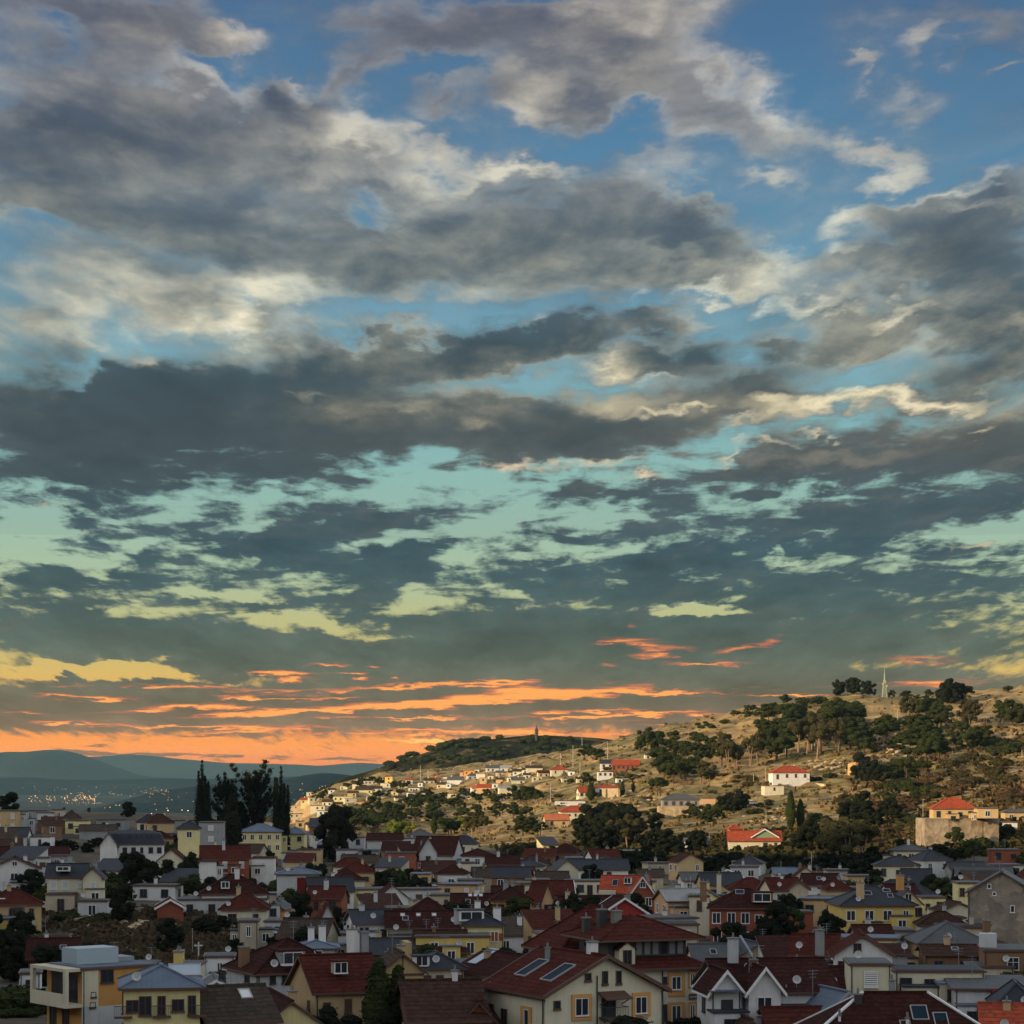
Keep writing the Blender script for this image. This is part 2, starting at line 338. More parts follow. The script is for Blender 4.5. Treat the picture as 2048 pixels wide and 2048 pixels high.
# physical sky with the same broken cloud over it: everything beside, above and behind the view
nish = w.new('ShaderNodeTexSky', sky_type='NISHITA')
nish.sun_disc = False
nish.sun_elevation = SUN_EL
nish.sun_rotation = math.atan2(sv.x, sv.y)
nish.air_density = 1.0; nish.dust_density = 1.5; nish.ozone_density = 1.5
nsc = w.vm('SCALE', nish.outputs[0], scale=0.11)
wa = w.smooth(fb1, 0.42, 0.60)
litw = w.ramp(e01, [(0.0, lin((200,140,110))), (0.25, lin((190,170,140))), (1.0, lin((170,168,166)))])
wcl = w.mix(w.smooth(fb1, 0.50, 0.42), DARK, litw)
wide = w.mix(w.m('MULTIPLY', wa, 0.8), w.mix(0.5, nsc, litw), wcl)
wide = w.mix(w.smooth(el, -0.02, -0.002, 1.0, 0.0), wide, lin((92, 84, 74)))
bwide = w.new('ShaderNodeBackground'); w.put(bwide.inputs[0], wide); w.put(bwide.inputs[1], w.smooth(el, 0.25, 1.1, 3.3, 1.9))  # off-frame sky made brighter, most of all low down, to lift shaded walls
def eln(y): return math.atan((HY - y) / F)
shader = None
for j in range(len(cols) - 1):
    colsh = None
    for i in range(len(rows) - 1):
        gn = w.new('ShaderNodeGroup'); gn.node_tree = cells[j][i]; cell = gn.outputs[0]
        # a row's elevation changes a little with azimuth; each cell takes banks well past its edge
        colsh = cell if colsh is None else mixs(w.m('LESS_THAN', el, eln(rows[i])), colsh, cell)
    shader = colsh if shader is None else mixs(w.m('GREATER_THAN', az, math.atan((cols[j] - 1024) / F)), shader, colsh)
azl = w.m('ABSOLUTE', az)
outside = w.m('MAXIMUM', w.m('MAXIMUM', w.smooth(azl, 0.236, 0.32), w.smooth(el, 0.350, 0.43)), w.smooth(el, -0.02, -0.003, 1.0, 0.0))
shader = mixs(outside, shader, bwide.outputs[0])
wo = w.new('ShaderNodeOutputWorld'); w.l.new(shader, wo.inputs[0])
try:
    world.cycles.sampling_method = 'MANUAL'; world.cycles.sample_map_resolution = 512
except Exception: pass

# ---------------------------------------------------------------- helpers
rng = random.Random(7)

def link(o, parent=None):
    COL.objects.link(o)
    if parent is not None: o.parent = parent
    return o
def tag(o, label=None, cat=None, group=None, kind=None):
    if label: o['label'] = label
    if cat: o['category'] = cat
    if group: o['group'] = group
    if kind: o['kind'] = kind
    return o
def empty(name, loc, rz=0.0):
    o = bpy.data.objects.new(name, None); o.empty_display_size = 1.0
    o.location = loc; o.rotation_euler = (0, 0, rz)
    return link(o)

class MB:
    """collects polygons, then becomes one mesh object"""
    def __init__(s): s.v = []; s.f = []; s.m = []; s.smooth = False
    def poly(s, pts, mat=0):
        i = len(s.v); s.v += [tuple(p) for p in pts]; s.f.append(tuple(range(i, i + len(pts)))); s.m.append(mat)
    def box(s, x0, x1, y0, y1, z0, z1, mat=0, M=None):
        c = [(x0,y0,z0),(x1,y0,z0),(x1,y1,z0),(x0,y1,z0),(x0,y0,z1),(x1,y0,z1),(x1,y1,z1),(x0,y1,z1)]
        if M is not None: c = [tuple(M @ Vector(p)) for p in c]
        i = len(s.v); s.v += c
        for q in ((0,3,2,1),(4,5,6,7),(0,1,5,4),(1,2,6,5),(2,3,7,6),(3,0,4,7)):
            s.f.append(tuple(i + k for k in q)); s.m.append(mat)
    def slab(s, pts, t, mat=0, mat2=None):
        """thick plate: polygon pts (counter-clockwise from above) with thickness t below it"""
        n = len(pts); i = len(s.v)
        s.v += [tuple(p) for p in pts] + [(p[0], p[1], p[2] - t) for p in pts]
        m2 = mat if mat2 is None else mat2
        s.f.append(tuple(range(i, i + n))); s.m.append(mat)
        s.f.append(tuple(range(i + 2 * n - 1, i + n - 1, -1))); s.m.append(m2)
        for k in range(n):
            a, b = k, (k + 1) % n
            s.f.append((i + a, i + n + a, i + n + b, i + b)); s.m.append(m2)
    def tube(s, p0, p1, r0, r1=None, n=8, mat=0, cap=True):
        p0 = Vector(p0); p1 = Vector(p1); r1 = r0 if r1 is None else r1
        ax = (p1 - p0).normalized(); t = Vector((0,0,1)) if abs(ax.z) < 0.9 else Vector((1,0,0))
        a = ax.cross(t).normalized(); b = ax.cross(a)
        i = len(s.v)
        for k in range(n):
            q = 2 * math.pi * k / n; d = a * math.cos(q) + b * math.sin(q)
            s.v.append(tuple(p0 + d * r0)); s.v.append(tuple(p1 + d * r1))
        for k in range(n):
            l = (k + 1) % n
            s.f.append((i + 2*k, i + 2*l, i + 2*l + 1, i + 2*k + 1)); s.m.append(mat)
        if cap:
            s.f.append(tuple(i + 2*k + 1 for k in range(n))); s.m.append(mat)
            s.f.append(tuple(i + 2*k for k in reversed(range(n)))); s.m.append(mat)
    def bar(s, p0, p1, wd, ht, mat=0):
        """rectangular bar from p0 to p1 (vertical height ht, horizontal width wd)"""
        p0 = Vector(p0); p1 = Vector(p1); d = (p1 - p0); h = Vector((d.y, -d.x, 0))
        h = h.normalized() * wd / 2 if h.length > 1e-6 else Vector((wd / 2, 0, 0))
        u = Vector((0, 0, ht))
        c = [p0 - h, p0 + h, p1 + h, p1 - h]; i = len(s.v)
        s.v += [tuple(p) for p in c] + [tuple(p + u) for p in c]
        for q in ((0,3,2,1),(4,5,6,7),(0,1,5,4),(1,2,6,5),(2,3,7,6),(3,0,4,7)):
            s.f.append(tuple(i + k for k in q)); s.m.append(mat)
    def mesh(s, name, mats):
        me = bpy.data.meshes.new(name)
        me.from_pydata(s.v, [], s.f)
        for m in mats: me.materials.append(m)
        if len(mats) > 1: me.polygons.foreach_set('material_index', s.m)
        if s.smooth: me.polygons.foreach_set('use_smooth', [True] * len(me.polygons))
        me.update()
        return me
    def build(s, name, mats, parent=None, loc=None, rz=None):
        if not isinstance(mats, (list, tuple)): mats = [mats]
        o = bpy.data.objects.new(name, s.mesh(name, mats))
        if loc is not None: o.location = loc
        if rz is not None: o.rotation_euler = (0, 0, rz)
        return link(o, parent)

def inst(name, me, parent=None, loc=(0,0,0), rz=0.0, sc=None):
    o = bpy.data.objects.new(name, me); o.location = loc; o.rotation_euler = (0, 0, rz)
    if sc is not None: o.scale = sc
    return link(o, parent)

# ---------------------------------------------------------------- materials
MATS = {}
def newmat(name):
    m = bpy.data.materials.new(name); m.use_nodes = True; m.node_tree.nodes.clear()
    n = NT(m.node_tree)
    b = n.new('ShaderNodeBsdfPrincipled'); o = n.new('ShaderNodeOutputMaterial'); n.l.new(b.outputs[0], o.inputs[0])
    b.inputs['Specular IOR Level'].default_value = 0.25
    return m, n, b
def scol(c, k): return tuple(min(1.0, v * k) for v in c)

def plaster(c, dirt=0.55):
    key = ('plaster', c, dirt)
    if key in MATS: return MATS[key]
    m, n, b = newmat('plaster')
    t = n.new('ShaderNodeTexCoord'); o = t.outputs['Object']
    oi = n.new('ShaderNodeObjectInfo').outputs['Random']
    off = n.vm('ADD', o, n.xyz(n.m('MULTIPLY', oi, 90.0), n.m('MULTIPLY', oi, 37.0), 0.0))
    big = n.noise(off, 0.35, 5.0, 0.6)
    streak = n.noise(n.vm('MULTIPLY', off, (2.2, 2.2, 0.25)), 1.0, 5.0, 0.65)
    fine = n.noise(off, 6.0, 3.0, 0.6)
    f = n.m('MULTIPLY', n.smooth(n.m('ADD', n.m('MULTIPLY', big, 0.6), n.m('MULTIPLY', streak, 0.5)), 0.44, 0.78), dirt)
    dk = scol(c, 0.55)
    col = n.mix(f, c, (dk[0] * 1.0, dk[1] * 0.96, dk[2] * 0.88))
    col = n.mix(n.m('MULTIPLY', fine, 0.22), col, scol(c, 0.72))
    col = n.mix(n.m('MULTIPLY', oi, 0.38), col, scol(c, 0.62))
    n.put(b.inputs['Base Color'], col); b.inputs['Roughness'].default_value = 0.95; b.inputs['Specular IOR Level'].default_value = 0.08
    bp = n.new('ShaderNodeBump'); bp.inputs['Strength'].default_value = 0.25; bp.inputs['Distance'].default_value = 0.04
    n.put(bp.inputs['Height'], n.noise(o, 9.0, 4.0, 0.6)); n.put(b.inputs['Normal'], bp.outputs[0])
    MATS[key] = m; return m

def rooftile(c, step=0.60, vert=True):
    key = ('tile', c, step)
    if key in MATS: return MATS[key]
    m, n, b = newmat('roof_tiles')
    t = n.new('ShaderNodeTexCoord'); o = t.outputs['Object']
    x, y, z = n.sep(o)
    oi = n.new('ShaderNodeObjectInfo').outputs['Random']
    off = n.vm('ADD', o, n.xyz(n.m('MULTIPLY', oi, 70.0), n.m('MULTIPLY', oi, 29.0), 0.0))
    row = n.m('FRACT', n.m('DIVIDE', z, step * 0.5))
    bandid = n.m('FLOOR', n.m('DIVIDE', z, step * 0.5))
    # tiles vary one by one
    cell = n.new('ShaderNodeTexWhiteNoise', noise_dimensions='3D')
    n.put(cell.inputs['Vector'], n.xyz(n.m('FLOOR', n.m('MULTIPLY', x, 2.6)), n.m('FLOOR', n.m('MULTIPLY', y, 2.6)), bandid))
    big = n.noise(off, 0.45, 6.0, 0.65)
    moss = n.smooth(n.noise(n.vm('MULTIPLY', off, (1.4, 1.4, 0.7)), 1.3, 5.0, 0.7), 0.50, 0.72)
    col = n.mix(n.m('MULTIPLY', cell.outputs[0], 0.60), scol(c, 1.30), scol(c, 0.45))
    col = n.mix(n.smooth(big, 0.40, 0.70, 0.0, 0.45), col, (c[0] * 0.55, c[1] * 0.62, c[2] * 0.60))
    col = n.mix(n.m('MULTIPLY', moss, 0.30), col, (0.050, 0.048, 0.036))
    col = n.mix(n.smooth(row, 0.70, 0.97, 0.0, 0.60), col, scol(c, 0.35))
    n.put(b.inputs['Base Color'], col); b.inputs['Roughness'].default_value = 0.95; b.inputs['Specular IOR Level'].default_value = 0.03
    h = n.m('MULTIPLY', row, -1.0)
    wavx = n.m('ABSOLUTE', n.m('SINE', n.m('MULTIPLY', n.m('ADD', x, y), 9.0)))
    bp = n.new('ShaderNodeBump'); bp.inputs['Strength'].default_value = 0.7; bp.inputs['Distance'].default_value = 0.05
    n.put(bp.inputs['Height'], n.m('ADD', h, n.m('MULTIPLY', wavx, 0.6))); n.put(b.inputs['Normal'], bp.outputs[0])
    MATS[key] = m; return m

def sheet_roof(c, rough=0.45):
    key = ('sheet', c)
    if key in MATS: return MATS[key]
    m, n, b = newmat('roof_sheet')
    t = n.new('ShaderNodeTexCoord'); o = t.outputs['Object']; x, y, z = n.sep(o)
    big = n.noise(o, 0.5, 5.0, 0.65)
    col = n.mix(n.smooth(big, 0.38, 0.68, 0.0, 0.55), c, scol(c, 0.6))
    col = n.mix(n.m('MULTIPLY', n.noise(n.vm('MULTIPLY', o, (3, 3, 0.4)), 1.0, 4.0, 0.6), 0.3), col, scol(c, 1.3))
    n.put(b.inputs['Base Color'], col); b.inputs['Roughness'].default_value = 0.7; b.inputs['Specular IOR Level'].default_value = 0.12
    bp = n.new('ShaderNodeBump'); bp.inputs['Strength'].default_value = 0.5; bp.inputs['Distance'].default_value = 0.04
    n.put(bp.inputs['Height'], n.m('ABSOLUTE', n.m('SINE', n.m('MULTIPLY', x, 7.0)))); n.put(b.inputs['Normal'], bp.outputs[0])
    MATS[key] = m; return m

def plain(name, c, rough=0.6, metal=0.0, spec=0.3, var=0.15, scale=2.0):
    key = (name, c)
    if key in MATS: return MATS[key]
    m, n, b = newmat(name)
    t = n.new('ShaderNodeTexCoord')
    col = n.mix(n.m('MULTIPLY', n.noise(t.outputs['Object'], scale, 5.0, 0.6), var * 2), c, scol(c, 0.5))
    n.put(b.inputs['Base Color'], col); b.inputs['Roughness'].default_value = rough
    b.inputs['Metallic'].default_value = metal; b.inputs['Specular IOR Level'].default_value = spec
    MATS[key] = m; return m

def glowing(name, c, k):
    key = (name, c, k)
    if key in MATS: return MATS[key]
    m, n, b = newmat(name)
    b.inputs['Base Color'].default_value = (*c, 1); b.inputs['Emission Color'].default_value = (*c, 1); b.inputs['Emission Strength'].default_value = k
    MATS[key] = m; return m

def stone(name, c1, c2, scale=1.2):
    key = (name, c1, c2)
    if key in MATS: return MATS[key]
    m, n, b = newmat(name)
    t = n.new('ShaderNodeTexCoord'); o = t.outputs['Object']
    v = n.new('ShaderNodeTexVoronoi'); n.put(v.inputs['Vector'], o); v.inputs['Scale'].default_value = scale
    big = n.noise(o, 0.3, 6.0, 0.65)
    col = n.mix(n.sep(v.outputs['Color'])[0], c1, c2)
    col = n.mix(n.smooth(big, 0.4, 0.65, 0.0, 0.5), col, scol(c2, 0.6))
    n.put(b.inputs['Base Color'], col); b.inputs['Roughness'].default_value = 0.95
    bp = n.new('ShaderNodeBump'); bp.inputs['Strength'].default_value = 0.8; bp.inputs['Distance'].default_value = 0.15
    n.put(bp.inputs['Height'], n.m('ADD', v.outputs['Distance'], n.noise(o, 2.0, 5.0, 0.6))); n.put(b.inputs['Normal'], bp.outputs[0])
    MATS[key] = m; return m

def foliage(name, c, c2, var=1.0):
    key = (name, c)
    if key in MATS: return MATS[key]
    m, n, b = newmat(name)
    t = n.new('ShaderNodeTexCoord'); o = t.outputs['Object']
    oi = n.new('ShaderNodeObjectInfo').outputs['Random']
    geo = n.new('ShaderNodeNewGeometry')
    col = n.mix(n.smooth(n.noise(o, 0.9, 4.0, 0.6), 0.35, 0.65), c, c2)
    col = n.mix(n.m('MULTIPLY', geo.outputs['Random Per Island'], 0.45), col, scol(c2, 1.5))
    col = n.mix(n.m('MULTIPLY', oi, 0.45), col, (c[0] * 1.5, c[1] * 1.15, c[2] * 0.9))
    n.put(b.inputs['Base Color'], col); b.inputs['Roughness'].default_value = 0.85; b.inputs['Specular IOR Level'].default_value = 0.02
    MATS[key] = m; return m

GLASS = plain('window_glass', (0.020, 0.024, 0.030), 0.12, 0.0, 0.5, 0.1)
WHITE_PAINT = plain('white_paint', (0.62, 0.61, 0.58), 0.6)
BROWN_PAINT = plain('brown_paint', (0.09, 0.045, 0.030), 0.6)
DARK_PAINT = plain('dark_paint', (0.035, 0.034, 0.036), 0.6)
GREY_METAL = plain('grey_metal', (0.22, 0.24, 0.26), 0.45, 0.3)
BARK = plain('bark', (0.085, 0.060, 0.042), 0.95, 0, 0.1, 0.3, 1.5)
BARK_PALE = plain('pale_bark', (0.26, 0.17, 0.11), 0.95, 0, 0.1, 0.3, 1.5)
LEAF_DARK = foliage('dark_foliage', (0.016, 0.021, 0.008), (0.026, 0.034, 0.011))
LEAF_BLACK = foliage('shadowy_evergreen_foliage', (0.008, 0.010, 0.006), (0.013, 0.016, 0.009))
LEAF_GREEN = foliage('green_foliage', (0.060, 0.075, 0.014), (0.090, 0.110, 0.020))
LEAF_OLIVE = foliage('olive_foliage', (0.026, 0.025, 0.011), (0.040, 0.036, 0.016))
LEAF_BROWN = foliage('brown_foliage', (0.040, 0.027, 0.015), (0.062, 0.042, 0.022))

# ---------------------------------------------------------------- terrain
PXC = [-900,0,200,400,520,640,768,900,1024,1150,1280,1408,1536,1664,1792,1920,2048,2900]
def row(d, **k): return d
TAB = [
 (60,  [(0,2953)]),
 (110, [(0,2600)]),
 (190, [(0,2165)]),
 (250, [(0,2050),(1024,2040),(2048,2030)]),
 (300, [(0,1965),(300,1962),(520,1945),(900,1925),(2048,1915)]),
 (360, [(-900,1860),(0,1838),(120,1826),(420,1828),(540,1858),(768,1868),(1536,1860),(2048,1850)]),
 (410, [(-900,1820),(0,1805),(200,1800),(400,1805),(520,1830),(900,1830),(1500,1822),(2048,1810)]),
 (490, [(-900,1770),(0,1757),(200,1765),(400,1775),(520,1790),(900,1790),(1500,1778),(2048,1760)]),
 (570, [(-900,1710),(0,1697),(200,1702),(400,1715),(520,1738),(640,1750),(900,1750),(1280,1742),(1664,1722),(1920,1712),(2048,1705)]),
 (660, [(-900,1655),(0,1650),(200,1652),(400,1668),(520,1690),(640,1706),(900,1715),(1150,1714),(1408,1702),(1664,1690),(1920,1674),(2048,1664)]),
 (740, [(-900,1640),(0,1625),(200,1624),(400,1634),(520,1652),(640,1674),(768,1690),(1024,1702),(1150,1699),(1408,1685),(1664,1665),(1920,1635),(2048,1622)]),
 (850, [(-900,1660),(0,1630),(200,1626),(400,1633),(520,1645),(640,1664),(768,1686),(900,1696),(1024,1691),(1150,1679),(1280,1663),(1408,1650),(1536,1640),(1664,1625),(1792,1607),(1920,1590),(2048,1578)]),
 (1000,[(-900,1700),(0,1655),(400,1645),(520,1645),(640,1654),(768,1680),(900,1686),(1024,1672),(1150,1650),(1280,1625),(1408,1608),(1536,1594),(1664,1580),(1792,1564),(1920,1548),(2048,1534)]),
 (1150,[(-900,1740),(0,1700),(400,1680),(520,1665),(640,1650),(768,1664),(900,1666),(1024,1640),(1150,1612),(1280,1582),(1408,1560),(1536,1544),(1664,1528),(1792,1512),(1920,1500),(2048,1485)]),
 (1300,[(-900,1760),(0,1740),(400,1720),(520,1690),(640,1640),(768,1642),(900,1640),(1024,1606),(1150,1571),(1280,1535),(1408,1508),(1536,1488),(1664,1472),(1792,1457),(1920,1446),(2048,1432)]),
 (1450,[(-900,1775),(0,1765),(400,1750),(520,1710),(640,1622),(768,1620),(900,1612),(1024,1576),(1150,1536),(1280,1494),(1408,1458),(1536,1434),(1664,1416),(1792,1410),(1920,1404),(2048,1394)]),
 (1560,[(-900,1780),(0,1775),(400,1765),(520,1720),(640,1612),(768,1602),(900,1590),(1024,1552),(1150,1510),(1230,1480),(1280,1466),(1408,1434),(1500,1414),(1600,1402),(1660,1390),(1740,1386),(1800,1393),(1880,1391),(1960,1381),(2048,1367),(2300,1345),(2900,1330)]),
 (1640,[(-900,1780),(0,1775),(400,1765),(520,1715),(640,1600),(768,1585),(900,1565),(1024,1538),(1150,1504),(1230,1482),(1280,1472),(1408,1446),(1500,1428),(1600,1418),(1700,1404),(1800,1408),(2048,1385),(2900,1350)]),
 (1750,[(-900,1770),(400,1765),(520,1700),(580,1625),(640,1592),(700,1580),(768,1568),(830,1556),(900,1548),(960,1540),(1024,1528),(1090,1508),(1150,1499),(1230,1488),(1408,1470),(1600,1450),(2048,1420),(2900,1380)]),
 (2000,[(-900,1736),(480,1730),(540,1660),(590,1605),(640,1577),(700,1561),(768,1546),(900,1532),(1024,1519),(1100,1510),(1230,1500),(1408,1490),(2048,1460),(2900,1430)]),
 (2200,[(-900,1720),(480,1716),(540,1680),(590,1630),(640,1600),(768,1575),(900,1560),(1024,1550),(1230,1530),(2048,1500),(2900,1480)]),
 (2700,[(-900,1690),(2900,1690)]),
 (4000,[(0,1648)]),
 (60000,[(0,1566)]),
]
TD = np.array([math.log(t[0]) for t in TAB])
pxs = np.arange(-904, 2905, 8.0)
TZ = []
for D, st in TAB:
    a = np.interp(pxs, [q[0] for q in st], [q[1] for q in st])
    k = np.exp(-0.5 * (np.arange(-6, 7) / 2.5) ** 2); k /= k.sum()
    a = np.convolve(np.pad(a, 6, mode='edge'), k, 'valid')
    TZ.append((HY - a) / F * D)
TZ = np.array(TZ)
# dense table in log depth, gently smoothed
LD = np.linspace(TD[0], TD[-1], 1500)
DZ = np.array([np.interp(LD, TD, TZ[:, j]) for j in range(TZ.shape[1])]).T
k = np.exp(-0.5 * (np.arange(-7, 8) / 3.0) ** 2); k /= k.sum()
DZ = np.array([np.convolve(np.pad(DZ[:, j], 7, mode='edge'), k, 'valid') for j in range(DZ.shape[1])]).T
def px_of(x, D): return 1024 + F * x / D
def bumps(x, y, D):
    if D > 2600: return 0.0
    p = Vector((x / 60.0, y / 60.0, 0.3)); q = Vector((x / 16.0, y / 16.0, 1.7))
    a = 0.25 + 1.3 * max(0.0, min(1.0, (D - 600) / 700.0))
    v = mnoise.fractal(p, 1.0, 2.0, 3) * a + mnoise.fractal(q, 1.0, 2.0, 3) * (0.18 + 0.5 * a * 0.5)
    if D > 820 and px_of(x, D) > 560:
        # gullies running down the hillside, and small rocky steps
        w_ = min(1.0, (D - 820) / 260.0)
        g = mnoise.noise(Vector((x / 34.0 + 0.4 * mnoise.noise(Vector((x / 70.0, y / 70.0, 5.0))), y / 150.0, 7.0)))
        v -= w_ * 4.0 * max(0.0, 0.42 - abs(g) * 2.0)
        t = mnoise.fractal(Vector((x / 26.0, y / 48.0, 2.0)), 1.0, 2.0, 4)
        v += w_ * 1.8 * (1 / (1 + math.exp(-14 * (t - 0.10)))) + w_ * 0.9 * mnoise.fractal(Vector((x / 9.0, y / 14.0, 3.0)), 1.0, 2.0, 3)
    if D > 2200: v *= (2600 - D) / 400.0
    return v
def ground(x, y):
    if y < 60:
        e = max(0.0, min(1.0, (60 - y) / 66.0)); e = e * e * (3 - 2 * e)
        return -19 + 14.5 * e
    D = y; px = 1024 + F * x / D
    px = max(-900.0, min(2900.0, px))
    fi = (math.log(D) - LD[0]) / (LD[1] - LD[0]); i = int(max(0, min(len(LD) - 2, fi))); fi = min(1.0, max(0.0, fi - i))
    fj = (px - pxs[0]) / 8.0; j = int(max(0, min(len(pxs) - 2, fj))); fj -= j
    z = (DZ[i, j] * (1 - fj) + DZ[i, j + 1] * fj) * (1 - fi) + (DZ[i + 1, j] * (1 - fj) + DZ[i + 1, j + 1] * fj) * fi
    return float(z) + bumps(x, y, D)
def hit(px, py, d0=500.0, d1=2100.0):
    """where the line of sight through a photo pixel first meets the ground"""
    D = d0
    while D < d1:
        x = (px - 1024) / F * D
        if ground(x, D) >= (HY - py) / F * D:
            return x, D, ground(x, D)
        D *= 1.004
    x = (px - 1024) / F * d1
    return x, d1, ground(x, d1)

def ground_material():
    m, n, b = newmat('ground_dry_grass')
    geo = n.new('ShaderNodeNewGeometry'); pos = geo.outputs['Position']
    nz = n.sep(geo.outputs['Normal'])[2]
    a = n.noise(pos, 0.012, 8.0, 0.62); c = n.noise(pos, 0.055, 8.0, 0.66); e = n.noise(pos, 0.4, 6.0, 0.7)
    stretch = n.noise(n.vm('MULTIPLY', pos, (0.02, 0.07, 0.3)), 1.0, 7.0, 0.65, dist=0.6)
    grass = n.mix(n.smooth(a, 0.40, 0.62), (0.290, 0.200, 0.082), (0.200, 0.160, 0.062))
    grass = n.mix(n.smooth(c, 0.42, 0.66, 0.0, 0.8), grass, (0.150, 0.095, 0.045))
    grass = n.mix(n.smooth(n.noise(pos, 0.011, 5.0, 0.6), 0.50, 0.62, 0.0, 0.7), grass, (0.095, 0.092, 0.034))
    rock = n.mix(n.smooth(e, 0.35, 0.7), (0.50, 0.33, 0.16), (0.20, 0.125, 0.070))
    rf = n.m('MULTIPLY', n.smooth(stretch, 0.54, 0.64), n.smooth(c, 0.40, 0.56))
    rf = n.m('MAXIMUM', rf, n.smooth(nz, 0.90, 0.80))
    col = n.mix(rf, grass, rock)
    scrub = n.m('MULTIPLY', n.smooth(n.noise(pos, 0.09, 6.0, 0.72), 0.50, 0.58), n.smooth(a, 0.38, 0.52))
    col = n.mix(n.m('MULTIPLY', scrub, 0.85), col, (0.050, 0.042, 0.022))
    # paths worn pale
    pw = n.new('ShaderNodeTexWave', wave_type='BANDS', bands_direction='DIAGONAL'); n.put(pw.inputs['Vector'], pos)
    pw.inputs['Scale'].default_value = 0.0045; pw.inputs['Distortion'].default_value = 9.0; pw.inputs['Detail'].default_value = 3.0; pw.inputs['Detail Scale'].default_value = 0.6
    col = n.mix(n.m('MULTIPLY', n.smooth(pw.outputs['Fac'], 0.975, 0.995), 0.6), col, (0.33, 0.24, 0.13))
    y = n.sep(pos)[1]
    # soil and gardens under the town
    town = n.mix(n.smooth(c, 0.40, 0.6), (0.060, 0.052, 0.040), (0.105, 0.082, 0.058))
    town = n.mix(n.smooth(e, 0.55, 0.75, 0, 0.7), town, (0.20, 0.17, 0.13))
    col = n.mix(n.smooth(n.m('ADD', y, n.m('MULTIPLY', a, 160.0)), 900.0, 800.0), col, town)
    fields = n.mix(n.smooth(n.noise(pos, 0.0016, 5.0, 0.6), 0.4, 0.6), (0.022, 0.032, 0.036), (0.036, 0.044, 0.046))
    col = n.mix(n.smooth(y, 2300.0, 2700.0), col, fields)
    n.put(b.inputs['Base Color'], col); b.inputs['Roughness'].default_value = 1.0; b.inputs['Specular IOR Level'].default_value = 0.05
    bp = n.new('ShaderNodeBump'); bp.inputs['Strength'].default_value = 0.9; bp.inputs['Distance'].default_value = 1.2
    n.put(bp.inputs['Height'], n.m('ADD', n.m('MULTIPLY', e, 0.35), n.m('ADD', c, n.m('MULTIPLY', stretch, 0.8)))); n.put(b.inputs['Normal'], bp.outputs[0])
    return m
GROUND = ground_material()

def build_ground():
    mid = list(np.arange(-900, -60, 60)) + list(np.arange(-60, 2110, 6)) + list(np.arange(2120, 2900, 60))
    outer = [60, 150, 300, 600, 1200, 2500, 5000, 9000]
    ds = [60.0]
    while ds[-1] < 2350: ds.append(ds[-1] * 1.010)
    while ds[-1] < 28000: ds.append(ds[-1] * 1.09)
    back = [-2500, -1500, -900, -500, -300, -150, -80, -40, -20, -6, 4, 14, 24, 34, 44, 52]
    verts = []
    def line(y, D):
        xl = (mid[0] - 1024) / F * D; xr = (mid[-1] - 1024) / F * D
        xs = [xl - q for q in reversed(outer)] + [(px - 1024) / F * D for px in mid] + [xr + q for q in outer]
        for x in xs: verts.append((x, y, ground(x, y)))
        return len(xs)
    for y in back: nc = line(y, 60 + (60 - y) * 2.0)
    for D in ds: nc = line(D, D)
    nr = len(back) + len(ds)
    faces = [(i * nc + j, i * nc + j + 1, (i + 1) * nc + j + 1, (i + 1) * nc + j) for i in range(nr - 1) for j in range(nc - 1)]
    me = bpy.data.meshes.new('ground'); me.from_pydata(verts, [], faces); me.materials.append(GROUND)
    me.polygons.foreach_set('use_smooth', [True] * len(me.polygons)); me.update()
    o = bpy.data.objects.new('ground', me); link(o); o['kind'] = 'structure'
build_ground()

def hill_material(name, c1, c2, scale, bump=8.0, c3=None, thr=(0.5, 0.6)):
    m, n, b = newmat(name)
    pos = n.new('ShaderNodeNewGeometry').outputs['Position']
    col = n.mix(n.smooth(n.noise(pos, scale, 8.0, 0.68), thr[0], thr[1]), c1, c2)
    if c3: col = n.mix(n.smooth(n.noise(pos, scale * 4, 5.0, 0.7), 0.5, 0.62, 0, 0.8), col, c3)
    n.put(b.inputs['Base Color'], col); b.inputs['Roughness'].default_value = 1.0; b.inputs['Specular IOR Level'].default_value = 0.0
    bp = n.new('ShaderNodeBump'); bp.inputs['Strength'].default_value = 1.0; bp.inputs['Distance'].default_value = bump
    n.put(bp.inputs['Height'], n.noise(pos, scale * 2.5, 7.0, 0.65)); n.put(b.inputs['Normal'], bp.outputs[0])
    return m

